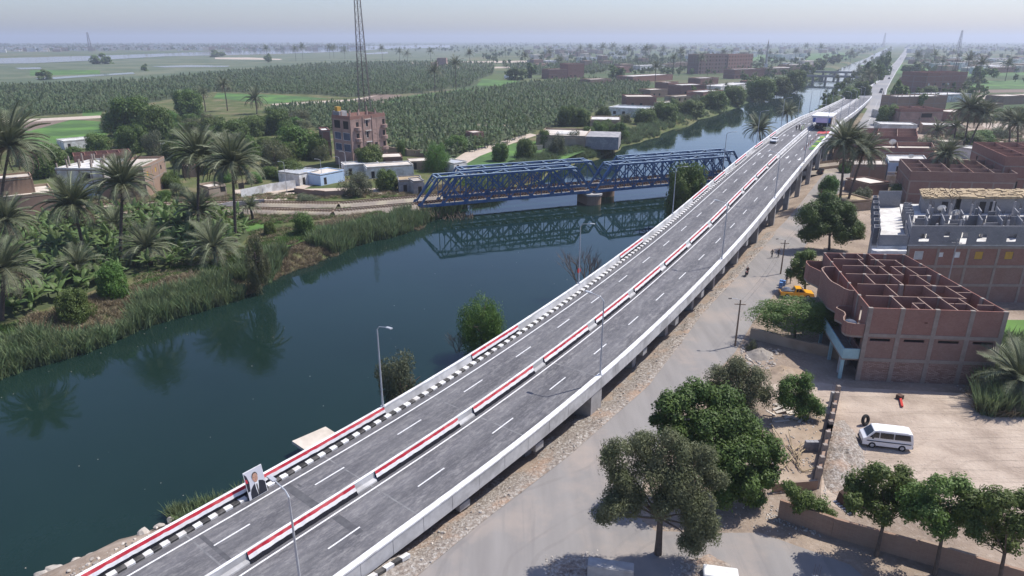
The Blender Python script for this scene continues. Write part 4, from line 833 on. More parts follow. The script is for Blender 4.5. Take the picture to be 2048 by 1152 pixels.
VT += [(1705,474,440,54,'mid','leafy shrub between the round tree and the grey terrace'),(1724,402,372,56,'grey','dry grey thicket under the leaning palm'),(1745,345,318,40,'mid','small tree left of the pale blue house'),(1690,345,322,30,'bright','shrub at the wall under the road bridge palms'),(1850,372,345,44,'grey','dusty shrub in the gap before the dark brick house'),(1985,330,300,50,'mid','thicket behind the tall red house'),(1900,262,240,44,'mid','trees between the low white roofs'),(2000,275,250,60,'grey','dry thicket by the railway at right'),(345,374,338,46,'mid','tree by the pale brick house beside the palms'),(330,404,378,36,'bright','bright shrub before the grey railway wall'),(450,364,338,34,'bright','bright shrub behind the two tall palms'),(510,366,342,40,'bright','bright shrub at the left end of the white fence'),(355,394,362,42,'grey','grey shrub left of the two tall palms'),(400,348,312,46,'mid','tree behind the two tall palms'),(440,332,298,56,'bright','bright tree behind the two tall palms'),(480,348,316,48,'mid','tree right behind the tallest palm'),(612,404,384,54,'grey','grey shrub beside the railway wall'),(540,356,330,44,'mid','tree behind the white fence'),(300,345,318,40,'mid','shrub on the field side of the pale brick house'),(425,312,280,50,'dark','dark tree in the hollow of the village grove'),(525,318,288,50,'dark','dark tree beside the feathery acacia'),(365,335,305,44,'dark','dark tree at the sheds of the grove')]
for a_ in VT: tree(*a_[:5], a_[5], flat=.72)
for a_ in ((30,592,520+30,40,'bright','leafy bush in the grove near the left edge'),(228,590,520,72,'bright','yellow green mulberry bush above the reeds'),(155,628,570,72,'mid','dark green bush among the reeds'),(514,552,462,56,'acacia','brown green tamarisk on the left bank slope'),(610,470,420,52,'mid','bush beside the green strips above the canal'),(540,470,440,30,'mid','small bush in the green strip')):
    tree(*a_[:5], a_[5], flat=.8, name='bankside_bush', cat='bush')
rs = random.Random(41)
for k in range(46):                               # the rest of the village grove, one crown beside another
    x, y = rs.uniform(215,650), rs.uniform(238,322)
    if y > 300 and x < 345 or (x > 425 and y < 250 and x < 545): continue
    tree(x, y, y-rs.uniform(24,40)*(y-60)/220, rs.uniform(34,56)*(y-60)/220, rs.choice(('mid','dark','mid','bright','acacia')), 'leafy tree crowded into the dense village grove', 'trees of the village grove', flat=.75)
for k in range(26):
    a = 215+k*14+rs.uniform(-5,5); b = bank_l(a)-rs.uniform(10,22)
    tree(0, 0, 0, 0, rs.choice(('mid','mid','dark')), '', base=XY(a,b), dep=1) if 0 else None
    p = XY(a, b); f_ = p.y*cp+CH*sp; u_ = 1024+FP*p.x/f_; v_ = 576-FP*(p.y*sp-CH*cp)/f_
    tree(u_, v_, v_-FP/f_*rs.uniform(4,7.5), FP/f_*rs.uniform(5,9), rs.choice(('mid','mid','dark','grey')), 'leafy shrub in the green belt along the left canal bank', 'shrubs along the left canal bank', flat=.8)
# bare shrub
mb = MB(); rs = random.Random(8)
def twig(p, d, L, r, n):
    e = p+d*L; mb.tube([p, p.lerp(e,.5)+Vector((rs.uniform(-.05,.05),rs.uniform(-.05,.05),0)), e], [r, r*.8, r*.55], 4, cap=False)
    if n:
        for _ in range(3): twig(p.lerp(e, rs.uniform(.5,1)), (d+Vector((rs.uniform(-.6,.6),rs.uniform(-.6,.6),rs.uniform(-.1,.5)))).normalized(), L*.68, r*.6, n-1)
for k in range(9): twig(Vector((rs.uniform(-.4,.4),rs.uniform(-.4,.4),0)), Vector((rs.uniform(-.5,.5),rs.uniform(-.5,.5),1)).normalized(), 1.7, .04, 3)
for (x, y, s_, lab) in ((1166,585,2.1,'leafless brown shrub beside the second canal side lamp post'),(915,705,.8,'leafless small shrub left of the willow bush')):
    obj('bare_shrub', mb.mesh('bare_shrub','twig'), loc=G(x, y, -1.8), sc=s_, label=lab, cat='shrub')
# ---- individual banana plants of the near grove
def banana_leaf(L, wd, arch, seed):
    rs_ = random.Random(seed); mb = MB(); n = 6; vs = []; e = rad(72); p = Vector((0,0,0)); P = [p]
    for k in range(n): ee = e-arch*((k+.5)/n)**1.2; p = p+Vector((cos(ee),0,sin(ee)))*L/n; P.append(p)
    for k, q in enumerate(P):
        w_ = wd*sin(PI*min(.98, .12+.86*k/n))**.6*(1+rs_.uniform(-.12,.12))
        vs += [q+Vector((0,-w_,-w_*.25)), q+Vector((0,0,.03)), q+Vector((0,w_,-w_*.25))]
    mb.v = vs; mb.f = [(3*k+j, 3*k+j+1, 3*k+j+4, 3*k+j+3) for k in range(n) for j in (0,1)]; mb.m = [0]*len(mb.f); return mb
BL = [banana_leaf(1, .17, rad(a_), i) for i, a_ in enumerate((30,70,105))]
BLM = [b_.mesh('leaf', 'leaf_banana') for b_ in BL]
STM = MB().tube([(0,0,-.1),(.02,0,.5),(0,.02,1)], [.13,.1,.06], 6).mesh('stem', 'grass')
def banana(p, s_, label, group):
    th_ = thing('banana_plant', p, label, 'banana plant', group, rz=R.uniform(0,6.28)); hs = R.uniform(1.2,2.0)*s_
    obj('stem', STM, None, th_, sc=(s_,s_,hs))
    for k in range(7): obj('leaf', BLM[k % 3], None, th_, loc=(0,0,hs*.95), rz=(R.uniform(-.2,.2), rad(-8+k*9)+R.uniform(-.1,.1), k*2.399), sc=R.uniform(2.0,2.9)*s_)
rs = random.Random(31)
def inpoly(x, y, P):
    r = False; j = len(P)-1
    for i in range(len(P)):
        if (P[i][1] > y) != (P[j][1] > y) and x < (P[j][0]-P[i][0])*(y-P[i][1])/(P[j][1]-P[i][1])+P[i][0]: r = not r
        j = i
    return r
GROVE = [(18,455),(120,440),(330,425),(480,430),(500,470),(470,500),(380,530),(300,548),(240,560),(140,600),(40,635),(-40,640),(-40,470)]
sheet('grove_ground', GROVE, 'crop_dark', .018)
gp = [G(*q) for q in GROVE]; gp = [(q.x, q.y) for q in gp]; x0, x1 = min(q[0] for q in gp), max(q[0] for q in gp); y0, y1 = min(q[1] for q in gp), max(q[1] for q in gp)
pl = []
for _ in range(9000):
    x, y = rs.uniform(x0,x1), rs.uniform(y0,y1)
    if inpoly(x, y, gp) and all((x-q[0])**2+(y-q[1])**2 > 1.75**2 for q in pl): pl.append((x, y))
    if len(pl) > 298: break
for (x, y) in pl: banana(Vector((x, y, ground_z(*AB(Vector((x,y,0)))))), rs.uniform(.8,1.15), 'broad leaved banana plant in the dense grove on the near left bank', 'banana plants of the near grove')
# ---- stuff: scattered by geometry nodes
def scatter(name, pts, protos, label=None, cat=None):
    me = bpy.data.meshes.new(name); me.from_pydata([q[:3] for q in pts], [], [])
    for an, ix in (('rot',3),('scl',4)):
        at = me.attributes.new(an, 'FLOAT', 'POINT'); at.data.foreach_set('value', [q[ix] for q in pts])
    at = me.attributes.new('pick', 'INT', 'POINT'); at.data.foreach_set('value', [int(q[5]) for q in pts])
    o = bpy.data.objects.new(name, me); C.objects.link(o); tag(o, label, cat, kind='stuff')
    g = bpy.data.node_groups.new(name, 'GeometryNodeTree'); g.interface.new_socket('Geometry', in_out='INPUT', socket_type='NodeSocketGeometry'); g.interface.new_socket('Geometry', in_out='OUTPUT', socket_type='NodeSocketGeometry')
    gi, go = g.nodes.new('NodeGroupInput'), g.nodes.new('NodeGroupOutput'); ip = g.nodes.new('GeometryNodeInstanceOnPoints'); jn = g.nodes.new('GeometryNodeJoinGeometry')
    for pm in protos[::-1]:
        po = bpy.data.objects.new(name+'_sample', pm); oi = g.nodes.new('GeometryNodeObjectInfo'); oi.inputs[0].default_value = po; oi.inputs['As Instance'].default_value = True; g.links.new(oi.outputs['Geometry'], jn.inputs[0])
    def na(n_, ty): a_ = g.nodes.new('GeometryNodeInputNamedAttribute'); a_.data_type = ty; a_.inputs[0].default_value = n_; return a_.outputs[0]
    cx = g.nodes.new('ShaderNodeCombineXYZ'); g.links.new(na('rot','FLOAT'), cx.inputs[2])
    g.links.new(gi.outputs[0], ip.inputs['Points']); g.links.new(jn.outputs[0], ip.inputs['Instance']); ip.inputs['Pick Instance'].default_value = True
    g.links.new(na('pick','INT'), ip.inputs['Instance Index']); g.links.new(cx.outputs[0], ip.inputs['Rotation']); g.links.new(na('scl','FLOAT'), ip.inputs['Scale'])
    g.links.new(ip.outputs[0], go.inputs[0]); md = o.modifiers.new('scatter', 'NODES'); md.node_group = g; return o
def banana_proto(seed, mat):
    rs_ = random.Random(seed); mb = MB(); mb.tube([(0,0,0),(0,0,1.6)], [.14,.08], 4)
    for k in range(8):
        lf = BL[k % 3]; mt = Matrix.Translation((0,0,1.5))@Matrix.Rotation(k*2.399+rs_.random(),4,'Z')@Matrix.Rotation(rad(-12+k*9),4,'Y')@Matrix.Scale(rs_.uniform(1.8,2.5),4)
        o = len(mb.v); mb.v += [mt@v for v in lf.v]; mb.f += [[i+o for i in q] for q in lf.f]; mb.m += [0]*len(lf.f)
    return mb.mesh('banana_sample', mat)
BP = [banana_proto(i, 'leaf_banana_far') for i in range(3)]
FLD = [[(-60,176),(120,172),(300,163),(440,148),(620,132),(720,128),(900,126),(990,130),(985,150),(960,158),(945,172),(830,186),(700,195),(640,190),(560,187),(430,184),(330,200),(205,225),(-60,240)],
       [(520,225),(560,216),(690,210),(770,207),(900,190),(985,180),(1050,168),(1180,162),(1300,170),(1290,196),(1215,212),(1130,252),(1060,262),(1000,280),(900,285),(840,275),(770,282),(640,262),(600,235)],
       [(760,292),(880,284),(1000,283),(1060,262),(1075,262),(1000,296),(930,306),(890,330),(800,305)], [(1000,132),(1200,124),(1400,116),(1400,122),(1230,140),(1120,152),(1040,150)]]
pts = []
for fi, F_ in enumerate(FLD):
    sheet('plantation_ground', F_, 'crop_dark', .016)
    gp = [G(*q) for q in F_]; gp = [(q.x, q.y) for q in gp]; x0, x1 = min(q[0] for q in gp), max(q[0] for q in gp); y0, y1 = min(q[1] for q in gp), max(q[1] for q in gp)
    y = y0
    while y < y1:
        stp = 3.0 if y < 420 else 4.2 if y < 650 else 6.5 if y < 1000 else 10; x = x0
        while x < x1:
            px_, py_ = x+rs.uniform(-.42,.42)*stp, y+rs.uniform(-.42,.42)*stp
            if inpoly(px_, py_, gp): pts.append((px_, py_, 0, rs.uniform(0,6.28), rs.uniform(.75,1.2)*(stp/3.0)**.45, rs.randrange(3)))
            x += stp
        y += stp
scatter('banana_plantation', pts, BP, 'wide dark green banana plantation on the left plain', 'plantation')
def clump(seed, n, h, wd, lean, mat, spread=.5):
    rs_ = random.Random(seed); mb = MB()
    for k in range(n):
        an, r_ = rs_.uniform(0,6.28), rs_.random()**.5*spread; b0 = Vector((cos(an)*r_, sin(an)*r_, 0)); L = h*rs_.uniform(.6,1.1); d = Vector((rs_.uniform(-1,1)*lean, rs_.uniform(-1,1)*lean, 1)).normalized()
        s_ = Vector((rs_.uniform(-1,1), rs_.uniform(-1,1), 0)).normalized()*wd; m_ = b0+d*L*.55; e = b0+d*L+Vector((d.x,d.y,-.15))*L*.3
        o = len(mb.v); mb.v += [b0-s_*.6, b0+s_*.6, m_+s_, m_-s_, e]; mb.f += [(o,o+1,o+2,o+3),(o+3,o+2,o+4)]; mb.m += [0,0]
    return mb.mesh('clump', mat)
RP = [clump(1,46,2.3,.05,.35,'reed',.6), clump(2,46,2.0,.05,.45,'reed',.6), clump(3,40,1.1,.045,.9,'reed_dry',.7), clump(4,60,.75,.045,.7,'grass',.7)]
pts = []
rs = random.Random(77)
def nz(a, b): return sin(a*.13+b*.21)+sin(a*.071-b*.3+2)+.7*sin(a*.31+1)
for _ in range(9500):
    a = rs.triangular(-30, 330, 60) if rs.random() < .7 else rs.uniform(180, 900); d = rs.uniform(-.6 if a < 170 else .6, 11 if a < 400 else 16); b = bank_l(a)-d; n_ = nz(a, b)
    far_ = 1.0 if a < 300 else 1.35
    if 128 < a < 144 and d > 1: continue
    if d < 4.5 and n_ > -.7 or a > 190: k, s_ = rs.randrange(2), rs.uniform(.8,1.75)*(.62 if a > 170 else 1)
    elif n_ < -.3: k, s_ = 2, rs.uniform(.6,1.1)
    elif d > 5: k, s_ = 3, rs.uniform(.7,1.2)
    else: k, s_ = rs.choice((0,1,3)), rs.uniform(.5,.9)
    pts.append((*XY(a, b, max(-3.1, ground_z(a, b))-.05), rs.uniform(0,6.28), s_, k))
for _ in range(1500):
    a = rs.choice((rs.uniform(30,75), rs.uniform(75,210), rs.uniform(210,900))); d = rs.uniform(-.9, 3.2 if a < 200 else 8); b = bank_r(a)+d; n_ = nz(a*1.7, b)
    if a < 200 and n_ < .2: continue
    k = rs.choice((0,1,1,3)) if rs.random() < .8 else 2; pts.append((*XY(a, b, max(-3.1, ground_z(a, b))-.05), rs.uniform(0,6.28), rs.uniform(.5,.95), k))
scatter('reed_bed', pts, RP, 'green and straw coloured reeds along the canal banks', 'reeds')
pts = []
for _ in range(2600):
    x, y = rs.uniform(-120,-20), 0; s_ = rs.random()
    p = Vector((-170,146,0)).lerp(Vector((-22,160,0)), rs.random())+Vector((rs.uniform(-2,2), rs.choice((rs.uniform(-9,-3), rs.uniform(13,20))), 0)); pts.append((p.x, p.y, max(-3, ground_z(*AB(p)))-.03, rs.uniform(0,6.28), rs.uniform(.5,.9), rs.choice((2,2,3))))
for _ in range(1800):
    q = rs.choice((((500,470),(640,455)),((270,560),(560,480)),((480,440),(700,420)))); u = rs.random(); p = G(q[0][0]+(q[1][0]-q[0][0])*u, q[0][1]+(q[1][1]-q[0][1])*u+rs.uniform(-8,14)); pts.append((p.x,p.y,max(-3,ground_z(*AB(p)))-.03,rs.uniform(0,6.28),rs.uniform(.4,.8),rs.choice((2,3,3))))
for _ in range(700):
    p = G(rs.uniform(1960,2048), rs.uniform(690,830)); pts.append((p.x,p.y,-.02,rs.uniform(0,6.28),rs.uniform(.8,1.5),rs.choice((0,2,2))))
for _ in range(900):
    p = G(rs.uniform(1850,2048), rs.uniform(262,310)); pts.append((p.x,p.y,-.02,rs.uniform(0,6.28),rs.uniform(.7,1.2),rs.choice((2,2,3))))
scatter('rough_grass', pts, RP, 'rough dry grass beside the railway and bank paths', 'grass')
# far woods, villages
FT = CR['far']+CR['farmid']
def ft_proto(i):
    me = FT[i]; mb = MB(); mb.v = [v.co*3.2+Vector((0,0,4.2)) for v in me.vertices]; mb.f = [list(q.vertices) for q in me.polygons]; mb.m = [0]*len(mb.f)
    mb.tube([(0,0,0),(0,0,4)], [.3,.2], 5); return mb.mesh('tree_sample', me.materials[0])
def fp_proto(i):
    me = PC[i]; mb = MB(); mb.v = [v.co*3.0+Vector((0,0,9)) for v in me.vertices]; mb.f = [list(q.vertices) for q in me.polygons]; mb.m = [0]*len(mb.f)
    mb.tube([(0,0,0),(0,0,9)], [.25,.18], 5); return mb.mesh('palm_sample', me.materials[0])
FTP = [ft_proto(i) for i in range(5)]+[fp_proto(0)]
pts = []; rs = random.Random(55)
def addt(x, y, s_=None): pts.append((x, y, 0, rs.uniform(0,6.28), s_ or rs.uniform(.7,1.5), rs.choice((0,1,2,3,4,5,5))))
for _ in range(5200):                             # beyond the fields, thickening to the horizon
    Y = rs.uniform(1100, 6500); X = rs.uniform(-.9, 1.0)*Y; p = Vector((X, Y, 0)); a, b = AB(p)
    if -100 < b < 14+a*.006: continue
    u = 1024+FP*X/(Y*cp+CH*sp); 
    if u < 960 and Y < 2150+ (960-u)*1.1: continue        # river and its meadows
    if sin(X*.004+1)+sin(Y*.005)+sin(X*.011+Y*.007) < -.3: continue
    addt(X, Y, rs.uniform(.9,1.9))
for _ in range(1500):                             # the far shore of the river
    u = rs.uniform(-40, 720); Y = rs.uniform(2300+.9*u, 5200); addt((u-1024)/FP*(Y*cp+CH*sp), Y, rs.uniform(.9,1.8))
for _ in range(420):
    a = rs.uniform(460, 3000); b = rs.choice((rs.uniform(8,45)+a*.01, bank_r(a)+rs.uniform(2,6), bank_l(a)-rs.uniform(12,40)))
    p = XY(a, b); addt(p.x, p.y, rs.uniform(.7,1.35))
for _ in range(900):
    a = rs.uniform(430, 1500); b = rs.uniform(25, 500); p = XY(a, b)
    if sin(a*.02+b*.03)+sin(b*.05+1) > .2: addt(p.x, p.y, rs.uniform(.6,1.2))
for _ in range(500):
    p = G(rs.uniform(1090,1640), 126+rs.uniform(-1,26)**1.0)
    if AB(p)[1] < -100: addt(p.x, p.y, rs.uniform(.5,1.0))
scatter('far_woods', pts, FTP, 'hazy far groves of trees and palms out to the horizon', 'trees')
# ================================================================ BUILDINGS
class Bld:
    def __init__(s, name, label, P0, P1, depth, cat='house', ey=None, group=None):
        s.O = Vector((P0.x,P0.y,0)); d = Vector((P1.x-P0.x,P1.y-P0.y,0)); s.w = d.length; s.d = depth; s.ex = d.normalized(); s.ey = (Vector(ey).normalized() if ey else Vector((-s.ex.y,s.ex.x,0)))
        s.root = thing(name, s.O, label, cat, group)
    def xf(s, x, y, z): return s.O+s.ex*x+s.ey*y+Vector((0,0,z))
    def mb(s): return MB(s.xf)
    def part(s, name, mb, mat, parent=None, **k):
        o = obj(name, mb, mat, s.root, world=True, **k)
        if parent: o.parent = parent; o.location = (0,0,0)
        return o
    def side(s, k):                                # local map of a wall side: u along the wall, v inward, z
        w, d = s.w, s.d
        f = {'front': lambda u,v,z: s.xf(u,v,z), 'back': lambda u,v,z: s.xf(w-u,d-v,z), 'left': lambda u,v,z: s.xf(v,d-u,z), 'right': lambda u,v,z: s.xf(w-v,u,z)}[k]
        return f, (w if k in ('front','back') else d)
    def box(s, name, x0,x1,y0,y1,z0,z1, mat, **k): return s.part(name, s.mb().box(x0,x1,y0,y1,z0,z1), mat, **k)
def window(B, f, u0, u1, z0, z1, style):
    if style == 'open': return
    mats = {'glass':('plaster_white','glass_dark'),'yellow':('wood','shutter_yellow'),'grey':('plaster_white','tin'),'white':('plaster_white','plaster_white'),'dark':('wood','dark'),'blue':('plaster_white','print_blue'),'lattice':('white_paint','tarp')}[style]
    fr = MB(f); e = .07
    fr.box(u0,u1,.05,.12,z0,z0+e).box(u0,u1,.05,.12,z1-e,z1).box(u0,u0+e,.05,.12,z0+e,z1-e).box(u1-e,u1,.05,.12,z0+e,z1-e)
    wn = B.part('window', fr, mats[0]); B.part('pane', MB(f).box(u0+e,u1-e,.09,.11,z0+e,z1-e), mats[1], wn)
def house(name, label, P0, P1, depth, hs, wall='brick', frame='column_concrete', roof='roof_dust', top='flat', win=None, par=.8, bays=(2,2), cat='house', ey=None, group=None, rooms=(2,2), wall_top=None, z0=0, seed=1):
    B = Bld(name, label, P0, P1, depth, cat, ey, group); rs = random.Random(seed+int(P0.x*7)); win = win or {}
    z = z0; w, d = B.w, B.d; ct = .36; walls = hs if isinstance(wall, str) else wall
    for i, h in enumerate(hs):
        wm = wall if isinstance(wall, str) else wall[min(i, len(wall)-1)]
        for sd in ('front','left','right','back'):
            f, L = B.side(sd); nb = bays[0] if sd in ('front','back') else bays[1]
            hl = [q for q in win.get(sd, ()) if q[4] == i]
            for k in range(nb):
                u0, u1 = L*k/nb, L*(k+1)/nb; mine = [(q[0],q[0]+q[1],z+q[2],z+q[2]+q[3]) for q in hl if u0 <= q[0]+q[1]/2 < u1]
                B.part('wall_panel', MB(f).wall(u1-u0, h-.3, .22, mine, z, .04, u0), wm)
            for q in hl: window(B, f, q[0], q[0]+q[1], z+q[2], z+q[2]+q[3], q[5])
            if frame:
                B.part('floor_beam', MB(f).box(.01,L-.01,.0,.3,z+h-.298,z+h), frame)
                for k in range(nb+1):
                    if sd in ('left','right') and k in (0,nb): continue
                    u = min(L-ct, max(0, L*k/nb-ct/2)); B.part('column', MB(f).box(u,u+ct,-.012,.3,z,z+h-.3), frame)
        B.box('floor_slab', .3, w-.3, .3, d-.3, z+h-.2, z+h-.015, roof if i == len(hs)-1 else 'concrete_old')
        z += h
    wt = wall_top or (wall if isinstance(wall, str) else wall[-1])
    if par and top != 'rooms':
        for sd in ('front','left','right','back'):
            f, L = B.side(sd); o = 0 if sd in ('front','back') else .2
            B.part('roof_parapet', MB(f).box(o,L-o,.02,.2,z+.002,z+par*rs.uniform(.9,1.1)), wt)
    if top == 'cols':
        for k in range(bays[0]+1):
            for j in range(bays[1]+1):
                x, y = min(w-.5,max(.25,w*k/bays[0]-.15)), min(d-.5,max(.25,d*j/bays[1]-.15)); hh = rs.uniform(1.4,2.6)
                c = B.box('roof_column', x, x+.3, y, y+.3, z, z+hh, frame or 'column_concrete')
                rb = MB(B.xf)
                for q in ((.05,.05),(.25,.05),(.25,.25),(.05,.25)): rb.box(x+q[0]-.012,x+q[0]+.012,y+q[1]-.012,y+q[1]+.012,z+hh+.002,z+hh+rs.uniform(.5,1))
                B.part('rebar', rb, 'rust', c)
    if top == 'rooms':
        hr = par
        for sd in ('front','left','right','back'):
            f, L = B.side(sd); o = 0 if sd in ('front','back') else .2
            B.part('wall_panel', MB(f).wall(L-2*o, hr, .16, [(o+L*.3,o+L*.3+1,z+.9,z+2)] if sd == 'front' and hr > 2.2 else (), z+.002, .03, o), wt)
        for k in range(1, rooms[0]):
            x = w*k/rooms[0]; B.box('partition_wall', x-.07, x+.07, .2, d-.2, z+.002, z+hr*rs.uniform(.85,1), wt)
        for k in range(1, rooms[1]):
            y = d*k/rooms[1]; q = w*rs.uniform(.25,.6); B.box('partition_wall', .2, q, y-.07, y+.07, z+.003, z+hr*rs.uniform(.8,.97), wt); B.box('partition_wall', q+1, w-.2, y-.07, y+.07, z+.003, z+hr*rs.uniform(.8,.97), wt)
    return B, z
# ---------------------------------------------------------------- near roofless red brick block
B1P0, B1P1 = Vector((40.7,72.3,0)), Vector((55.8,71.0,0)); D1 = 22.0
B = Bld('unfinished_building', 'roofless red brick building with concrete grid and open partition walls beside the yard', B1P0, B1P1, D1, 'building', ey=(.1,.995,0)); w1 = B.w
_o, _e, _y = B.O, B.ex, Vector((.185,.983,0))
B.xf = lambda x, y, z: _o+_e*(x*(1-.26*y/22) if x > 0 else x)+_y*y+Vector((0,0,z))
hs = [(0,3.0,'brick_pale'),(3.0,6.1,'brick_dark'),(6.1,9.25,'brick')]
for (za, zb, wm) in hs:
    for sd, nb in (('front',4),('right',5),('back',4),('left',5)):
        f, L = B.side(sd); op = sd == 'left' and za < 6
        for k in range(nb):
            u0, u1 = L*k/nb, L*(k+1)/nb
            if op and za == 0: continue
            hl = []
            if wm == 'brick_dark': hl = [(u0+.75,u1-.75,zb-.95,zb-.62)] if sd != 'left' else [(u0+1,u1-1,za+.8,zb-.9)]
            if wm == 'brick' and sd == 'front' and k == 1: hl = [(u0+2.6,u0+2.95,za+1.45,za+1.58)]
            if wm == 'brick' and sd == 'left' and k > 0: hl = [(u0+1.2,u0+2.1,za,za+2.3)]
            B.part('wall_panel', MB(f).wall(u1-u0, zb-za-(.42 if za < 6 else 0), .2 if za < 6 else .14, hl, za, .05, u0), wm if sd != 'left' else 'brick')
        for k in range(nb+1):
            if sd in ('left','right') and k in (0,nb): continue
            u = min(L-.5, max(0, L*k/nb-.25)); B.part('column', MB(f).box(u,u+.5,-.01,.34,za,zb-(.42 if za < 6 else -.02)), 'column_concrete')
        if za < 6: B.part('floor_beam', MB(f).box(.01,L-.01,0,.36,zb-.418,zb), 'column_concrete')
    if za < 6: B.box('floor_slab', .3, w1-.3, .3, D1-.3, zb-.3, zb-.02, 'concrete_old')
zt = 9.22; zf = 6.1
def part_(x0,y0,x1,y1,hole=None,top=zt):
    t_ = .07
    mb = B.mb(); L = math.hypot(x1-x0,y1-y0)
    if abs(x1-x0) > abs(y1-y0):
        mb.wall(x1-x0, top-zf, .13, [(x0+hole,x0+hole+.95,zf,zf+2.2)] if hole else (), zf+.003, y0-t_, x0)
    else:
        g = MB(lambda u,v,z: B.xf(x0+v-t_, y0+u, z)); g.wall(y1-y0, top-zf, .13, [(hole,hole+.95,zf,zf+2.2)] if hole else (), zf+.004); mb = g
    B.part('partition_wall', mb, 'brick')
for q in ((.9,4.3,13.0,4.3,9.2),(1.2,8.6,6.6,8.6,3),(7.6,8.6,14.9,8.6,4.6),(.8,12.6,9.2,12.6,6.2),(10.2,12.6,13.4,12.6),(1.5,16.2,8.2,16.2,3.5),(9.2,16.2,14.9,16.2,2.2),(.9,19.2,6.0,19.2,2),(7.4,19.2,12,19.2,3),
          (4.0,.2,4.0,4.2,2),(7.1,.2,7.1,4.2,2.4),(9.8,.2,9.8,4.2),(12.0,.2,12.0,4.2,2.2),(4.9,4.4,4.9,8.5),(3.6,8.7,3.6,12.5,2),(7.4,8.7,7.4,16.1,5),(11.2,8.7,11.2,12.5,1.2),(5.2,12.7,5.2,19.1,3),(9.4,12.7,9.4,16.1),(11.6,12.7,11.6,19.1,4.5),(8.4,16.3,8.4,21.8,2),(3.0,19.3,3.0,21.8),(6.2,19.3,6.2,21.8),(10,4.4,10,8.5,2.4),(12.9,4.4,12.9,8.5,1),(5.6,2.2,7.0,2.2),(5.6,.2,5.6,2.1),(10.6,2.4,11.9,2.4),(9.9,2.4,10.5,2.4),(13,2.2,14.9,2.2),(12.9,6.4,14.9,6.4)):
    part_(*q[:4], hole=q[4] if len(q) > 4 else None)
for q in ((4,4.3),(7.1,8.6),(9.8,4.3),(3.6,12.6),(7.4,12.6),(11.4,8.6),(11.4,16.2),(8.4,19),(5.2,16.2),(13,12.6)): B.box('column', q[0]-.26, q[0]+.26, q[1]-.2, q[1]+.2, zf+.004, zt+.03, 'column_concrete')
# curved balconies on the road side
def curve(pts, z0, z1, mat, th_=.13, name='balcony_wall'):
    mb = B.mb(); n = len(pts)
    for i in range(n-1):
        p, q = Vector(pts[i]), Vector(pts[i+1]); d = (q-p).normalized(); nn = Vector((-d.y,d.x))*th_/2
        if i: p = p-d*.02
        mb.prism([(p-nn)[:],(q-nn)[:],(q+nn)[:],(p+nn)[:]], z0+.0005*i, z1+.0005*i)
    return B.part(name, mb, mat)
cv = [(.0,6.0),(-.6,6.1),(-1.0,6.6),(-1.2,7.4),(-1.5,8.2),(-1.9,9.2),(-2.0,10.4),(-2.0,12.0),(-2.0,13.6),(-1.9,14.6),(-1.4,15.3),(-.7,15.5),(0,15.5)]
curve(cv, 5.75, zt, 'brick'); B.part('balcony_slab', B.mb().prism(cv, 5.5, 5.745), 'column_concrete')
c2_ = [(0,.2),(-1.3,.25),(-1.9,.6),(-2.1,1.3),(-1.9,2.2),(-1.5,3.0),(-1.4,3.9),(-1.7,4.6),(-2,5.2),(-1.6,5.9),(0,5.95)]
curve(c2_, 5.75, 7.2, 'brick'); B.part('balcony_slab', B.mb().prism(c2_, 5.48, 5.744), 'column_concrete')
c3_ = [(0,16.5),(-1.2,16.7),(-1.5,17.6),(-1.9,18.5),(-2.3,19.4),(-2.4,21),(-2.2,21.8),(0,21.9)]
curve(c3_, 5.75, 8.0, 'brick'); B.part('balcony_slab', B.mb().prism(c3_, 5.46, 5.743), 'column_concrete')
B.part('balcony_front', MB(lambda x,y,z: B.xf(x,y,z)).box(-1.9,-1.75,.2,10,2.75,4.0).box(-1.75,-.01,.2,.35,2.75,4.0), 'plaster_teal')
B.part('balcony_slab', B.mb().box(-1.9,-.01,.36,21,2.5,2.748), 'column_concrete')
for y in (.4,5.5,10.5,15.5,20.8): B.part('porch_column', B.mb().box(-1.85,-1.5,y,y+.35,0,2.498), 'plaster_teal')
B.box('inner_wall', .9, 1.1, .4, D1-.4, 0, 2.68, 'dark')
dish_me = MB()
for k in range(4):
    r0, r1 = .7*k/4, .7*(k+1)/4
    for j in range(14):
        a0, a1 = 2*PI*j/14, 2*PI*(j+1)/14
        dish_me.add([(r0*cos(a0),-.25+r0*r0*.4,r0*sin(a0)),(r1*cos(a0),-.25+r1*r1*.4,r1*sin(a0)),(r1*cos(a1),-.25+r1*r1*.4,r1*sin(a1)),(r0*cos(a1),-.25+r0*r0*.4,r0*sin(a1))][::-1] if 0 else [(r0*cos(a0),.25-r0*r0*.5,r0*sin(a0)),(r1*cos(a0),.25-r1*r1*.5,r1*sin(a0)),(r1*cos(a1),.25-r1*r1*.5,r1*sin(a1)),(r0*cos(a1),.25-r0*r0*.5,r0*sin(a1))], [(0,1,2,3)])
DISH = dish_me.mesh('reflector', 'plaster_white')
def dish(p, label, rz=.6, s_=1.0):
    th_ = thing('satellite_dish', p, label, 'satellite dish', 'satellite dishes on the roofs', rz=rz, sc=s_)
    obj('reflector', DISH, None, th_, loc=(0,0,1.2), rz=(-.5,0,0)); obj('mount', MB().tube([(0,.1,0),(0,.18,1.15)], .05, 6), 'galv', th_); obj('feed_arm', MB().tube([(0,.1,.75),(0,-.7,1.25)], .025, 5), 'galv', th_)
dish(B.xf(-1.4,1.0,5.75), 'pale satellite dish on the curved front balcony of the roofless brick building', 2.6)
pl_ = B.xf(4.4,2.6,6.12)
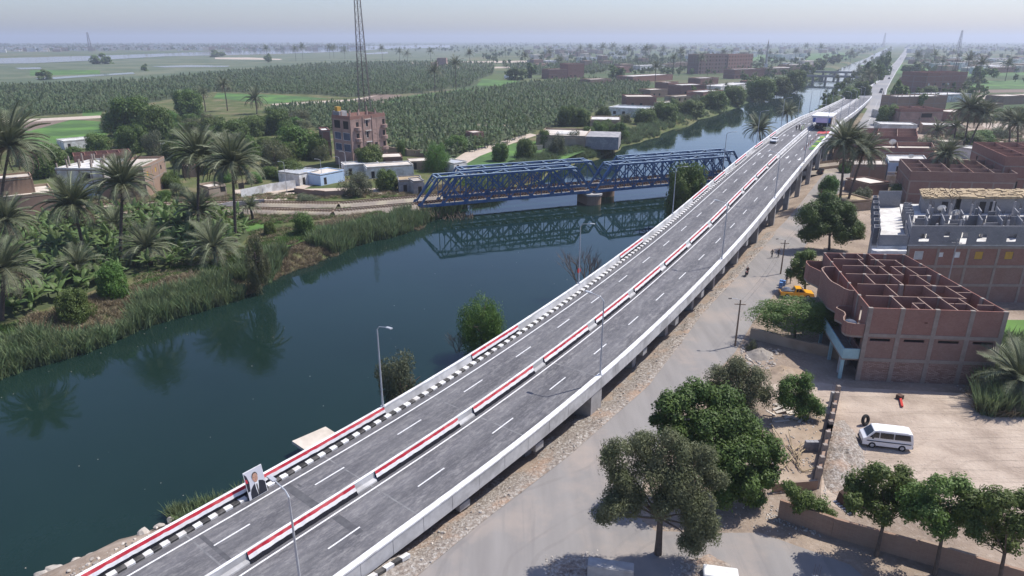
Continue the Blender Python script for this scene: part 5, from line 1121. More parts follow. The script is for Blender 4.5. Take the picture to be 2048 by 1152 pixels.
for q, lab in (((1.3,1.8),'pale plank leaning in the front left room of the roofless building'),((5.9,5.2),'pale board leaning in the middle room of the roofless building')):
    p = B.xf(*q, 6.12); obj('loose_board', MB().beam((0,0,.05),(1.2,.3,1.9),.7,.06), 'straw', loc=p, label=lab, cat='board')
# ---------------------------------------------------------------- grey block building
O2 = Vector((59.2,98.0,0)); B = Bld('grey_block_building', 'grey concrete block building with open roofless top floor behind the red roofless one', O2, O2+Vector((36,-.3,0)), 30, 'building', ey=(.44,.898,0)); w2, d2 = B.w, 30
ZF = 9.0
for (za, zb, wm) in ((0,3.0,'brick_dark'),(3.0,6.0,'brick_dark'),(6.0,9.0,'brick')):
    f, L = B.side('front'); nb = 8
    for k in range(nb):
        u0, u1 = L*k/nb, L*(k+1)/nb; hl = []
        if za > 5: hl = [(u0+1.2,u0+2.5,za+.9,za+2.2)] if k != 1 else [(u0+.3,u0+1.0,za+1.3,za+2.0),(u0+2.6,u0+3.5,za+1.2,za+2.1)]
        B.part('wall_panel', MB(f).wall(u1-u0, zb-za-.4, .2, hl, za, .05, u0), wm)
        for q in hl: window(B, f, q[0], q[1], q[2], q[3], ['grey','white','yellow','yellow','grey','dark','grey','white'][k])
        B.part('column', MB(f).box(u0,u0+.4,-.01,.3,za,zb-.4), 'column_concrete')
    B.part('floor_beam', MB(f).box(0,L,0,.34,zb-.398,zb), 'column_concrete')
    for sd in ('left','back','right'):
        f, L = B.side(sd); B.part('wall_panel', MB(f).box(.21,L-.21,.05,.25,za,zb), 'brick_dark')
B.box('roof_slab', -.1, w2, .1, d2, ZF+.002, ZF+.2, 'roof_pale'); zf2 = ZF+.203
f, L = B.side('front')
hl = [(1.4,2.9,zf2+.5,zf2+1.7),(5.0,5.8,zf2+1.2,zf2+2.0),(7.5,8.5,zf2+.1,zf2+1.9),(10.0,11.4,zf2+.5,zf2+1.7),(14.4,15.8,zf2+.5,zf2+1.7),(20,21.5,zf2+.5,zf2+1.7),(26,27.5,zf2+.5,zf2+1.7)]
B.part('block_wall', MB(f).wall(w2, 2.9, .18, hl, zf2, .01, 0), 'block_grey')
B.box('block_wall', .0, .18, .2, 9, zf2, zf2+2.6, 'block_grey')
def bw(x0,y0,x1,y1,h,name='block_wall',mat='block_grey'): B.box(name, min(x0,x1)-.09, max(x0,x1)+.09, min(y0,y1)-.09, max(y0,y1)+.09, zf2+.002, zf2+h, mat)
rs = random.Random(4)
for y in (11.5,13.5,15.6,17.6,19.6): bw(-.2,y,1.0,y,2.4)
for x in (2.6,5.2,8.2,11,14,17,20.4,24,28): 
    bw(x,4.2+rs.uniform(-.4,.4),x,7.5+rs.uniform(-1,1.5),2.8); bw(x-1.4,8.8,x+1.2,8.8,1.6+rs.random()*1.2); bw(x+.8,11.2,x+.8,14.5,2.2+rs.random()*.7); bw(x-.6,13.2,x+.4,13.2,1.4+rs.random())
for x,y,h in ((1.6,4.4,1.5),(4.2,4.2,1.1),(6.8,6.1,1.8),(9.8,4.4,1.0),(12.6,5.2,2.2),(16,4.5,1.3),(19,6,2),(23,5,1.2),(27.5,6,1.8)): bw(x-1.2,y,x+1.1,y,h)
for k in range(8):
    for y in (4.4,9.5,14,18.5):
        x = .6+k*3.6; h = rs.uniform(2.2,2.9); B.box('roof_column', x-.18, x+.18, y-.18, y+.18, zf2+.003, zf2+h, 'grey_block')
        rb = B.mb()
        for q in (-.12,.12):
            for q2 in (-.12,.12): rb.box(x+q-.015,x+q+.015,y+q2-.015,y+q2+.015,zf2+h,zf2+h+rs.uniform(.6,1.1))
        B.part('rebar', rb, 'rust')
for (x0,x1,lab) in ((3.4,8.8,0),(10.0,28,1)):
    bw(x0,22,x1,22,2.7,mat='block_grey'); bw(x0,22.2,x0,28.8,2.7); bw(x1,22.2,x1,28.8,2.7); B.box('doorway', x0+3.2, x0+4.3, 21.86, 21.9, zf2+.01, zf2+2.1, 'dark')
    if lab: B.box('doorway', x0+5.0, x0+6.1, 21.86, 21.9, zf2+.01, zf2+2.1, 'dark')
    sm = B.mb(); n = 26
    for i in range(n):
        for j in range(8):
            xx, yy = x0-.5+(x1-x0+1)*i/n, 21.3+j; sm.box(xx,xx+(x1-x0+1)/n+.05,yy,yy+1.02,zf2+2.72+.002*((i*7+j*3) % 5),zf2+2.9+rs.uniform(0,.28))
    B.part('straw_roof', sm, 'straw')
bw(10.2,11,10.2,15.5,1.0); 
for k in range(6): B.box('stair_step', 7.4, 9.6, 9.2+k*.34, 9.5+k*.34, zf2+.15+k*.2, zf2+.25+k*.2, 'roof_pale')
# left wing: terrace with crenellated wall
WDZ = 2.8
def lw(x0,x1,y0,y1,z0,z1,name,mat): B.box(name,x0*.72,x1*.72,y0*1.13,y1*1.13,z0+(WDZ if z0 > 0 else 0),z1+WDZ,mat)
lw(-6.4,-.21,-.2,25,5.9,6.2,'terrace_slab','roof_pale'); lw(-6.2,-.25,.0,.16,6.202,7.9,'block_wall','block_grey'); lw(-.16,-.001,.17,10.5,6.21,7.6,'block_wall','block_grey')
for k in range(6):
    y = .2+k*4.1; lw(-6.35,-6.19,y,y+2.1,6.203,8.8,'block_wall','block_grey'); lw(-7.5,-7.34,y+2.1,y+4.1,5.9,8.4,'block_wall','block_grey'); lw(-7.33,-6.36,y+2.1,y+2.25,5.9,8.4,'block_wall','block_grey'); lw(-7.33,-6.36,y+3.95,y+4.1,5.9,8.4,'block_wall','block_grey'); lw(-7.5,-6.2,y+2.0,y+4.2,5.6,5.898,'balcony_slab','concrete')
lw(-6.2,-.3,24.8,25,6.2,9.2,'block_wall','block_grey'); lw(-6.3,-6.1,.3,24.8,0,5.88,'side_wall','plaster_white')
cvx = [(x*.72,y) for x, y in [(-7.4,.2),(-7.5,-.6),(-7.2,-1.4),(-6.3,-1.9),(-4.5,-1.7),(-2,-1.75),(-.3,-1.6),(-.3,.0)]]
B.part('balcony_slab', B.mb().prism(cvx, 5.75+WDZ, 5.89+WDZ), 'roof_pale'); B.part('balcony_rim', B.mb().prism([(x*1.005,y-.06) for x,y in cvx], 5.45+WDZ, 5.748+WDZ), 'plaster_white')
f, L = B.side('front')
for k in range(10): lw(-6.1+k*.58,-5.6+k*.58,-.25+.08*(k % 2),-.2+.08*(k % 2),2.6,5.4,'tarpaulin_strip','tarp')
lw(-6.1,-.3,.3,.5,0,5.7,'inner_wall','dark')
for q, lab in (((6.6,20.8),'satellite dish on the grey building before the straw roofs, left of two'),((8.6,17.2),'satellite dish on the grey building among the roof columns')): dish(B.xf(*q, zf2), lab, 2.9)
# ---------------------------------------------------------------- other right bank houses
def pxh(x, yb, yt): return HG(x, yb, yt)
H = house
Pq = lambda x, y, z=0: G(x, y, z)
B3, z3 = H('brick_house', 'long dark brick house with low open roof walls behind the grey building', Vector((95.5,163,0)), Vector((119,160,0)), 20, [3.1,3.1], wall=['brick_dark','brick_dark'], top='rooms', par=2.2, bays=(5,4), rooms=(5,3), ey=(.36,.93,0))
H('brick_house', 'tall red brick house with open roof walls at the right picture edge', Vector((119.5,166,0)), Vector((142,163,0)), 26, [3.1,3.1,3.0], wall='brick', top='rooms', par=2.3, bays=(4,4), rooms=(4,4), ey=(.3,.95,0), win={'front':[(2.5,1.6,.6,1.8,1,'dark'),(8,1.4,1,1.4,1,'white')],'left':[(5,1.2,1,1.3,2,'open')]})
B4, z4 = H('blue_house', 'pale blue house with arched windows and white roof beside the palms', Vector((103.0,187,0)), Vector((113.5,186.5,0)), 11, [3.2,3.4], wall=['plaster_white','plaster_blue'], frame=None, roof='roof_pale', par=.35, bays=(1,1), ey=(.4,.92,0), win={'front':[(2.2,1.5,.1,2.2,1,'glass'),(5.6,1.5,.7,1.6,1,'glass')]}, wall_top='plaster_white')
B4.box('balcony_slab', .0, 9.5, -1.3, -.01, 2.95, 3.2, 'plaster_white')
for k in range(28): B4.box('baluster', .1+k*.33, .24+k*.33, -1.25, -1.15, 3.202, 3.95, 'shutter_yellow' if k < 9 else 'plaster_white')
B4.box('balcony_rail', 0, 9.5, -1.28, -1.12, 3.952, 4.08, 'plaster_white')
H('brick_shed', 'brown brick shed left of the pale blue house', Vector((93.5,187,0)), Vector((102.8,187,0)), 9, [5.6], wall='brick_mud', par=.3, bays=(2,1), ey=(.4,.92,0), roof='roof_dust')
dish(B4.xf(6,3,6.6), 'satellite dish on the white roof of the blue house', 2.7); 
B5, z5 = H('red_house', 'red brick house with open roof walls and a big dish behind the blue house', Vector((105.5,208,0)), Vector((126.5,206,0)), 14, [3.2,3.0], wall='brick', top='rooms', par=1.3, bays=(3,2), rooms=(2,1), ey=(.45,.89,0))
dish(B5.xf(9,10,z5), 'big satellite dish on the red brick house near the road bridge', 2.8, 1.5)
H('red_house', 'long red brick house with pale roof patches touching the road bridge', Vector((107,229,0)), Vector((133,227,0)), 24, [3.3,3.3], wall='brick', top='rooms', par=1.6, bays=(4,3), rooms=(4,3), ey=(.47,.88,0), roof='roof_pale')
H('pink_house', 'pink brick house with a wide dark window right of the far road', Pq(1795,254), Pq(1880,254), 16, [3.4,3.4], wall='plaster_pink', wall_top='brick', par=1.2, bays=(2,2), top='rooms', rooms=(3,1), win={'front':[(9,6,.8,2.0,1,'dark')],'left':[(4,1.2,1,1.2,1,'open')]})
H('brick_house', 'long low brown house with roof columns right of the far road', Pq(1790,222), Pq(1890,220), 13, [4.0,3.4], wall='brick_mud', top='cols', par=.5, bays=(4,2), roof='roof_pale')
H('brick_house', 'three storey pink brick house with open roof walls before the green fields', Pq(1848,186), Pq(1928,183), 22, [4,4,4], wall='brick', top='rooms', par=2.6, bays=(5,2), rooms=(5,2), win={'front':[(2.5,1.8,1.2,1.6,1,'white'),(9,1.8,1.2,1.6,1,'open'),(14.5,7,1,2,1,'dark'),(23,2,1.2,1.6,1,'white'),(30,2,1.2,1.6,1,'white'),(9,1.8,1.2,1.6,0,'open'),(14,6,.8,2.4,0,'dark')]})
H('low_house', 'low pale walled house below the three storey pink house', Pq(1862,206), Pq(1940,203), 16, [4.5], wall='plaster_white', par=.5, bays=(4,1), roof='roof_pale')
H('low_house', 'small brick hut with white roof beside the far road', Pq(1808,170), Pq(1830,170), 10, [6], wall='brick', frame=None, par=.2, bays=(1,1), roof='roof_pale')
for i, (x0,y0,x1,y1,dp,h,wm,rf,lab) in enumerate(((1758,266,1832,268,10,3.6,'plaster_white','roof_pale','low white roofed shed behind the long red house'),(1842,268,1928,272,12,3.6,'brick_mud','roof_pale','low white roofed house beside the leaning palms'),(1845,312,1875,308,7,3.0,'brick','straw','small red brick pen with straw beside the railway'),
      (1938,318,1966,316,6,3.2,'plaster_white','roof_pale','small white hut at the railway behind the dark brick house'),(1850,330,1900,322,9,3.0,'brick_mud','straw','brown hut with straw roof behind the dark brick house'),(1757,236,1790,236,8,3.5,'plaster_white','roof_pale','white hut at the right edge of the far road'),
      (1840,160,1862,160,14,5,'plaster_white','roof_pale','small far white house right of the road'),(1690,300,1740,300,6,2.6,'plaster_white','roof_pale','pale wall beside the palms under the bridge'),(1895,300,1925,297,6,2.6,'mud','roof_dust','mud hut beside the railway palms'),(1694,424,1742,420,7,2.3,'mud','straw','low thatched shelter of dry palm leaves under the palms'),(1742,362,1772,360,6,3.4,'mud','roof_dust','mud walled hut left of the pale blue house'),(1700,345,1742,342,5,3.0,'brick_mud','roof_dust','brown brick store beside the road bridge'),(1842,252,1876,250,9,4,'brick_mud','roof_pale','brown hut behind the pink house'),(1900,244,1946,241,10,4.5,'brick','roof_dust','red brick house behind the leaning palms'),(1962,226,2004,224,12,4.5,'brick_mud','roof_pale','brown farmhouse at the far right fields'),(1736,392,1775,388,8,3.0,'brick_dark','roof_dust','dark brick yard between palms and blue house'),(2005,210,2048,208,12,5,'brick_mud','roof_dust','far brown house at the right edge'))):
    H('low_house', lab, Pq(x0,y0), Pq(x1,y1), dp, [h], wall=wm, frame=None, roof=rf, par=.3, bays=(1,1), cat='shed')
# ---------------------------------------------------------------- left bank: pink apartment block
N7 = Vector((-50.2,216.4,0)); e7 = Vector((.62,.785,0)).normalized()
B7, z7 = H('apartment_block', 'pink four storey apartment block with round balconies before the lattice mast', N7, N7+e7*14.4, 9.0, [4.2,3.5,3.5,3.4], wall='plaster_pink', frame='plaster_pink', roof='roof_pale', top='cols', par=1.0, bays=(4,2), cat='apartment block', wall_top='brick',
   win={'front':[(2.2,1.1,1,1.5,1,'dark'),(2.2,1.1,1,1.5,2,'dark'),(2.2,1.1,1,1.5,3,'dark'),(6.2,1.5,.8,2,1,'dark'),(6.2,1.5,.8,2,2,'glass'),(6.2,1.5,.8,2,3,'glass'),(9.4,2.2,.6,2,1,'dark'),(13,1.2,.6,2,1,'dark'),(13,1.2,.6,2,2,'dark'),(13,1.2,.6,2,3,'dark'),(9.6,.3,1.6,.5,2,'dark'),(10.4,.3,1.3,.5,2,'dark'),(11.2,.3,1.0,.5,2,'dark')],
        'left':[(.8,3.2,.5,2.3,1,'lattice'),(.8,3.2,.5,2.3,2,'lattice'),(5,3.4,.4,2.4,1,'lattice'),(5,3.4,.4,2.4,2,'lattice'),(1,3,.5,2.5,3,'dark'),(5.4,2.6,.4,2.5,3,'dark')]})
for u in (2.75,13.6):
    for k in (1,2,3):
        zz = 4.2+3.5*(k-1); pts_ = [(u+1.25*cos(PI+PI*j/8), 1.0*sin(PI+PI*j/8)) for j in range(9)]
        B7.part('balcony', B7.mb().prism(pts_, zz-.1, zz+.95), 'plaster_pink')
for q in (4.9,8.6): B7.part('pilaster', B7.mb().box(q,q+.3,-.14,-.02,0,z7+.8), 'plaster_white' if 0 else 'plaster_pink')
for k in (1,2,3): B7.part('window_hood', B7.mb().box(5.7,8.2,-.3,-.02,4.2+3.5*(k-1)+3.0,4.2+3.5*(k-1)+3.15), 'plaster_white')
B7.box('water_tank', .6, 2.0, 6.5, 7.9, z7+2.2, z7+3.5, 'shutter_yellow'); B7.box('stair_house', .4, 3.4, 5.5, 9, z7, z7+2.2, 'grey_block')
H('narrow_house', 'narrow pink house left of the apartment block', Pq(648,318), Pq(665,317), 8, [3,3,3.2], wall='brick', par=.4, bays=(1,1), roof='roof_pale')
# left edge houses
H('brick_house', 'old mud brick house at the left picture edge', Vector((-118,143,0)), Vector((-104.4,153.6,0)), 12, [5.0], wall='brick_mud', frame=None, par=.5, bays=(3,1), win={'front':[(5,1.6,.3,2.2,0,'dark')]}, roof='roof_dust', wall_top='mud')
H('brick_house', 'upper mud brick room set back on the left edge house', Vector((-116,150,0)), Vector((-109.5,155,0)), 7, [8.4], wall='brick_mud', frame=None, par=.4, bays=(1,1), roof='roof_dust')
BH, zh = H('unfinished_house', 'half built house with roof columns and red walls among the left bank palms', Vector((-117,174.5,0)), Vector((-104.2,173.5,0)), 15, [3.4,3.4], wall=['plaster_blue','plaster_white'], frame='column_concrete', top='cols', par=.4, bays=(4,3), ey=(.1,.99,0), roof='roof_pale', win={'front':[(.6,2.4,.3,2.3,0,'dark'),(3.8,2.2,.3,2.3,0,'dark'),(7,2.2,.5,2.2,1,'dark'),(10,2,.5,2.2,0,'dark')]})
H('red_house', 'row of red brick rooms with open tops behind the half built house', Vector((-124,194,0)), Vector((-111.8,202,0)), 8, [4.6], wall='brick', top='rooms', par=2.4, bays=(5,1), rooms=(5,2))
H('brick_house', 'pale brick house with slanting wall and small windows beside the palms', Vector((-93.2,172.2,0)), Vector((-95.4,188.2,0)), 8, [4.0,3.4], wall='brick_mud', frame='column_concrete', par=.6, bays=(3,1), roof='roof_dust', win={'front':[(2,1.2,1,1.3,1,'yellow'),(5,1.2,1,1.3,1,'yellow'),(8,1,1,1.3,1,'yellow'),(12,1,1,1.2,1,'dark')]})
# small village sheds: front-left px, front-right px, depth, height, wall, roof
for i, (x0,y0,x1,y1,dp,h,wm,rf,lab) in enumerate(((600,372,642,362,8,3.2,'plaster_white','tin','low house with tin roof beside the white fence'),(642,372,690,362,7,3.0,'plaster_blue','roof_dust','low pale blue house by the railway'),(690,352,760,347,6,3,'plaster_white','roof_pale','flat roofed white shed behind the grey bush'),
      (735,358,828,352,7,3.2,'plaster_white','roof_dust','long flat roofed shed beside the green bush'),(798,386,845,384,6,3.2,'grey_block','straw','grey block shed with log roof beside the truss end'),(758,334,806,332,8,2.8,'brick_dark','roof_dust','dark brick roofless pen behind the round tree'),
      (820,340,862,338,7,2.4,'mud','roof_dust','mud pen with leaning roof slab by the lane'),(908,345,935,340,7,2.6,'plaster_white','tin','tin roofed shed under the truss end post'),(828,390,850,388,5,3.4,'grey_block','roof_dust','small grey hut at the rail line end'),
      (330,308,352,306,5,3,'plaster_white','tin','small white shed in the village grove'),(946,284,968,282,6,3.4,'brick','roof_dust','small brick kiosk on the village lane'),(130,300,190,294,8,3,'plaster_white','roof_pale','long pale shed at the edge of the bright field'))):
    H('village_shed', lab, Pq(x0,y0), Pq(x1,y1), dp, [h], wall=wm, frame=None, roof=rf, par=.25, bays=(1,1), cat='shed', win={'front':[(1.2,1,.1,2,0,'dark')]})
BC, zc_ = H('walled_compound', 'broad flat roofed compound with grey side wall above the canal reeds', Pq(1072,296), Pq(1170,299), 22, [4.2], wall='mud', frame=None, roof='roof_dust', par=.7, bays=(3,2), cat='compound', wall_top='mud')
BC.box('side_annex', BC.w-.02, BC.w+12, 1, 17, 0, 4.6, 'grey_block'); BC.box('roof_patch', 6, 14, 8, 16, 4.2, 4.45, 'roof_pale')
for i, (x0,y0,x1,y1,dp,h,wm,rf,lab) in enumerate(((1180,257,1240,258,16,3.6,'mud','roof_pale','pale roofed shed behind the walled compound'),(1215,232,1290,236,16,4.2,'plaster_white','tin','tin roofed sheds above the bankside reeds'),(1195,286,1232,286,8,2.4,'grey_block','roof_dust','grey garden wall pen by the compound'),
      (1252,216,1312,216,18,6,'brick','roof_dust','brown brick house at the edge of the banana field'),(1362,192,1412,190,16,7,'brick','roof_pale','red brick house on the bank below the brown block'),(1405,205,1445,200,12,6,'brick','roof_pale','small red house on the bank among trees'),(1440,188,1500,180,14,5,'plaster_white','roof_pale','white roofed long house on the left bank'),(1468,158,1528,156,16,9,'brick','roof_pale','red brick house with pale roof at the minaret foot'),
      (1098,158,1135,157,16,9,'brick','roof_dust','brick farmhouse at the end of the banana field, left'),(1136,156,1168,155,16,14,'brick','roof_dust','taller brick farmhouse at the end of the banana field'),(874,136,893,136,18,13,'plaster_pink','roof_dust','small pink farmhouse standing alone in the fields'),(862,138,874,138,14,8,'plaster_pink','roof_dust','lower wing beside the lone pink farmhouse'),
      (1545,150,1600,148,20,7,'brick_mud','roof_pale','far long house with pale roof left of the canal'),(1580,140,1640,138,20,6,'brick_mud','roof_pale','far low house beside the canal trees'),(1265,165,1345,160,20,5,'brick','roof_pale','far red walled yard among palms'),(1280,140,1330,138,20,5,'plaster_white','roof_pale','far white roofed shed among the palms'),(1350,206,1398,203,10,3.5,'mud','roof_dust','mud house on the bank below the red brick house'),(1328,218,1360,215,8,3,'mud','roof_pale','small pale roofed mud house above the reeds'),(1335,182,1356,180,12,6,'brick','roof_dust','red brick house at the corner of the banana field'),(1500,176,1536,173,10,5,'brick','roof_pale','red house among the bank trees left of the bridges'),(1180,172,1222,170,14,5,'brick_mud','roof_dust','brown farm wall beside the dark far tree'),(1400,172,1436,170,14,6,'brick','roof_pale','red walled house under the brown apartment block'),(1300,196,1335,194,12,5,'brick_mud','roof_dust','brown house behind the banana field edge'),(1240,146,1262,145,14,7,'brick','roof_dust','far brick house among palms, left'),(1350,134,1385,133,16,6,'brick_mud','roof_pale','far brick house among palms, right'),(1870,136,1910,135,18,6,'brick','roof_pale','far red house beyond the three storey house, left'),(1930,132,1985,130,18,6,'brick_mud','roof_pale','far pale house beyond the three storey house, right'),(1990,146,2040,144,16,6,'brick','roof_dust','far red house at the right edge fields'),(1835,128,1862,127,16,6,'brick_mud','roof_pale','far house right of the road bend'),(2000,124,2044,123,20,6,'brick','roof_pale','most distant red house at the right edge'),(420,398,455,392,6,2.6,'mud','roof_dust','mud store behind the two tall palms'),(205,400,255,396,6,3,'brick_mud','roof_dust','brick store in front of the half built house'),(370,356,395,354,6,3,'brick_mud','roof_dust','small brick store in the grove'))):
    H('village_house', lab, Pq(x0,y0), Pq(x1,y1), dp, [h] if h < 8 else [h/2,h/2], wall=wm, frame=None, roof=rf, par=.5, bays=(1,1), win={'front':[(3,1.6,1.2,1.6,0,'dark'),(8,1.6,1.2,1.6,0,'dark')]})
wn = lambda L_: {'front':[(L_*(k+.3)/9, L_*.04, 1.3, 1.8, s_, 'dark') for k in range(9) for s_ in range(5)]}
q0, q1 = Pq(1396,148), Pq(1452,146); H('brown_block', 'five storey brown apartment block under construction left of the minaret', q0, q1, 18, [4.2]*5, wall='brick_dark', top='cols', par=.8, bays=(6,2), cat='apartment block', win=wn((q1-q0).length))
q0, q1 = Pq(1454,146), Pq(1503,143); H('brown_block', 'right hand five storey brown apartment block beside the first', q0, q1, 18, [4.1]*5, wall='brick', top='cols', par=.8, bays=(5,2), cat='apartment block', win=wn((q1-q0).length))
# far farmsteads and hazy towns, one mass near the horizon
mb = MB(); rs = random.Random(90)
def blk(p, w_, d_, h_, mi):
    c_, s_ = cos(.5), sin(.5); mb.prism([(p.x+x*c_-y*s_, p.y+x*s_+y*c_) for x, y in ((0,0),(w_,0),(w_,d_),(0,d_))], 0, h_, mi)
for _ in range(420):
    u = rs.uniform(-30, 720); Y = rs.uniform(2250+.9*u, 3600+u); blk(Vector(((u-1024)/FP*(Y*cp+CH*sp), Y, 0)), rs.uniform(9,30), rs.uniform(9,20), rs.uniform(4,13), rs.randrange(3))
for _ in range(420):
    Y = rs.uniform(900, 4200); X = rs.uniform(.02, .95)*Y; a, b = AB(Vector((X,Y,0)))
    if -110 < b < 12: continue
    blk(Vector((X,Y,0)), rs.uniform(9,24), rs.uniform(9,18), rs.uniform(4,12), rs.randrange(3))
for _ in range(46):
    p = G(rs.uniform(1860,2090), rs.uniform(118,150)); blk(p, rs.uniform(10,30), rs.uniform(9,18), rs.uniform(4,9), rs.randrange(3))
obj('far_town', mb, ['roof_dust','brick_mud','plaster_white'], label='hazy mass of far village houses towards the horizon', cat='town', kind='stuff')
# ================================================================ VEHICLES
WHEEL = {}
def vehicle(name, label, cat, loc, head, prof, W, wins, screens, paint, wx, wr=.32, tz=1.0, tin=.13, extra=None, group=None, sc=None):
    """prof: closed side outline (x forward, z); body narrows above tz by tin; wins: side panes; screens: (xa,za,xb,zb) front and rear panes"""
    th_ = thing(name, loc, label, cat, group, rz=math.atan2(head[1], head[0]), sc=sc)
    zm = max(q[1] for q in prof)
    def hw(z): return W/2-(tin*max(0, z-tz)/max(.01, zm-tz))
    n = len(prof); vs = [(x, -hw(z), z) for x, z in prof]+[(x, hw(z), z) for x, z in prof]
    mb = MB().add(vs, [tuple(range(n)), tuple(range(n, 2*n))[::-1]]+[(i, n+i, n+(i+1) % n, (i+1) % n) for i in range(n)])
    me = mb.mesh('body', paint); bm = bmesh.new(); bm.from_mesh(me); bmesh.ops.recalc_face_normals(bm, faces=bm.faces); bmesh.ops.triangulate(bm, faces=[f for f in bm.faces if len(f.verts) > 4]); bm.to_mesh(me); bm.free()
    body = obj('body', me, None, th_)
    for q in wins:
        for s in (-1, 1):
            pts = [(x, s*(hw(z)+.012), z) for x, z in q]; obj('side_window', MB().add(pts, [tuple(range(len(pts)))] if s > 0 else [tuple(range(len(pts)))[::-1]]), 'glass_dark', th_)
    for (xa, za, xb, zb) in screens:
        d = Vector((xb-xa, 0, zb-za)); nn = Vector((-d.z, 0, d.x)).normalized()*(-.014)
        if (xa+xb) < 0: nn = -nn
        if nn.z < 0 and abs(nn.z) > .004 or (nn.x > 0) != (xa+xb > 0): nn = -nn
        a_, b_ = Vector((xa,0,za))+nn, Vector((xb,0,zb))+nn
        obj('windscreen' if xa+xb > 0 else 'rear_window', MB().quad((a_.x,-hw(za)+.1,a_.z),(a_.x,hw(za)-.1,a_.z),(b_.x,hw(zb)-.1,b_.z),(b_.x,-hw(zb)+.1,b_.z)), 'glass_dark', th_)
    for x in wx:
        for s in (-1, 1):
            y = s*(W/2-.1); wl = obj('wheel', MB().tube([(x,y-s*.1,wr),(x,y+s*.115,wr)], [wr,wr], 14), 'rubber', th_); obj('rim', MB().tube([(x,y+s*.11,wr),(x,y+s*.13,wr)], [wr*.58,wr*.5], 10), 'galv', wl)
    xf_, xr_ = max(q[0] for q in prof), min(q[0] for q in prof)
    for s in (-1, 1):
        obj('headlight', MB().box(xf_-.03,xf_+.02,s*W*.36-.13,s*W*.36+.13,.68,.86), 'plaster_white', th_); obj('tail_light', MB().box(xr_-.02,xr_+.03,s*W*.4-.09,s*W*.4+.09,.7,1.0), 'red_paint', th_)
    obj('bumper', MB().box(xf_-.02,xf_+.07,-W*.46,W*.46,.36,.56), 'cloth_grey', th_); obj('bumper', MB().box(xr_-.07,xr_+.02,-W*.46,W*.46,.36,.56), 'cloth_grey', th_)
    if extra: extra(th_, W)
    return th_
VAN = [(-2.25,.34),(-2.28,.9),(-2.24,1.15),(-2.1,1.88),(-1.6,1.95),(.9,1.95),(1.3,1.88),(1.95,1.16),(2.22,.98),(2.28,.6),(2.24,.34)]
def van_x(t_, W):
    for s in (-1,1):
        obj('trim_stripe', MB().box(-2.1,1.9,s*(W/2+.004)-.006,s*(W/2+.004)+.006,.78,.86), 'cloth_dark', t_); obj('mirror', MB().box(1.35,1.5,s*(W/2+.1)-.07,s*(W/2+.1)+.07,1.15,1.35), 'cloth_dark', t_)
    obj('roof_panel', MB().box(-1.7,.9,-W*.38,W*.38,1.952,1.975), 'van_white', t_)
vh = Vector((-.972,.235,0)); vc = Vector((37.1,58.6,0))
vehicle('minivan', 'white minivan parked on the dirt yard beside an old tyre', 'van', vc, vh, VAN, 1.72, [[(1.72,1.2),(.85,1.2),(.85,1.76),(1.22,1.76)],[(.75,1.2),(-.45,1.2),(-.45,1.76),(.75,1.76)],[(-.55,1.2),(-2.0,1.2),(-1.9,1.76),(-.55,1.76)]], [(1.9,1.22,1.36,1.83),(-2.22,1.25,-2.12,1.78)], 'van_white', (1.35,-1.35), .33, 1.1, .14, van_x)
PICK = [(-2.5,.42),(-2.52,1.0),(-.55,1.02),(-.35,1.62),(.5,1.66),(1.15,1.1),(2.35,.96),(2.45,.6),(2.42,.42)]
def pick_x(t_, W):
    obj('load_bed', MB().box(-2.42,-.6,-W*.43,W*.43,1.0,1.03), 'dark', t_); obj('cargo_tarp', MB().dome((-1.5,0,1.03),.72,.5,10,3), 'tarp', t_)
    for s in (-1,1): obj('bed_rail', MB().tube([(-2.4,s*W*.45,1.02),(-2.4,s*W*.45,1.3),(-.6,s*W*.45,1.3),(-.6,s*W*.45,1.02)],.025,5), 'galv', t_)
pk = G(1592,594); vehicle('pickup_truck', 'yellow pickup truck parked in the shade of a round roadside tree', 'pickup', Vector((pk.x,pk.y,0)), (.985,-.17), PICK, 1.75, [[(-.28,1.1),(.02,1.1),(.1,1.55),(-.2,1.55)],[(.1,1.1),(1.0,1.1),(.5,1.56),(.16,1.56)]], [(1.1,1.14,.55,1.6),(-.53,1.12,-.38,1.55)], 'pickup_yellow', (1.5,-1.55), .37, 1.05, .16, pick_x)
CAR = [(-2.1,.32),(-2.12,.85),(-1.75,.92),(-1.15,1.38),(.35,1.4),(1.05,.92),(2.05,.8),(2.15,.55),(2.1,.32)]
CW = [[(-1.45,.97),(-.15,.97),(-.15,1.32),(-1.05,1.32)],[(-.05,.97),(.92,.97),(.32,1.33),(-.05,1.33)]]; CS = [(1.0,.97,.4,1.36),(-1.7,.96,-1.2,1.34)]
fw = (BR(216,3)-BR(206,3)).normalized()
vehicle('saloon_car', 'white car driving up the left lanes of the road bridge', 'car', BR(211,2.7,.01), -fw, CAR, 1.68, CW, CS, 'van_white', (1.3,-1.3), .3, .92, .2)
for i, (x, y, pt_, lab) in enumerate(((1763,181,'car_black','black car on the far road, right of two together'),(1761,186,'car_black','dark car on the far road, nearest of two together'),(1778,158,'car_black','small dark car further up the far road on the right'),(1765,159,'red_paint','small reddish car on the far road near the bridge end'),(1771,150,'van_white','white car on the far road by the canal trees'),(1787,141,'van_white','white van on the far road before the bend'),(1800,118,'van_white','most distant white vehicle on the far road'))):
    p = G(x, y); vehicle('saloon_car', lab, 'car', Vector((p.x,p.y,.04)), (-sT,-cT), CAR, 1.7, CW, CS, pt_, (1.3,-1.3), .3, .92, .2, sc=1.15)
p = G(1641,346); vehicle('saloon_car', 'dark car parked in the shade under the road bridge', 'car', Vector((p.x,p.y,.04)), (sT,cT), CAR, 1.7, CW, CS, 'car_black', (1.3,-1.3), .3, .92, .2)
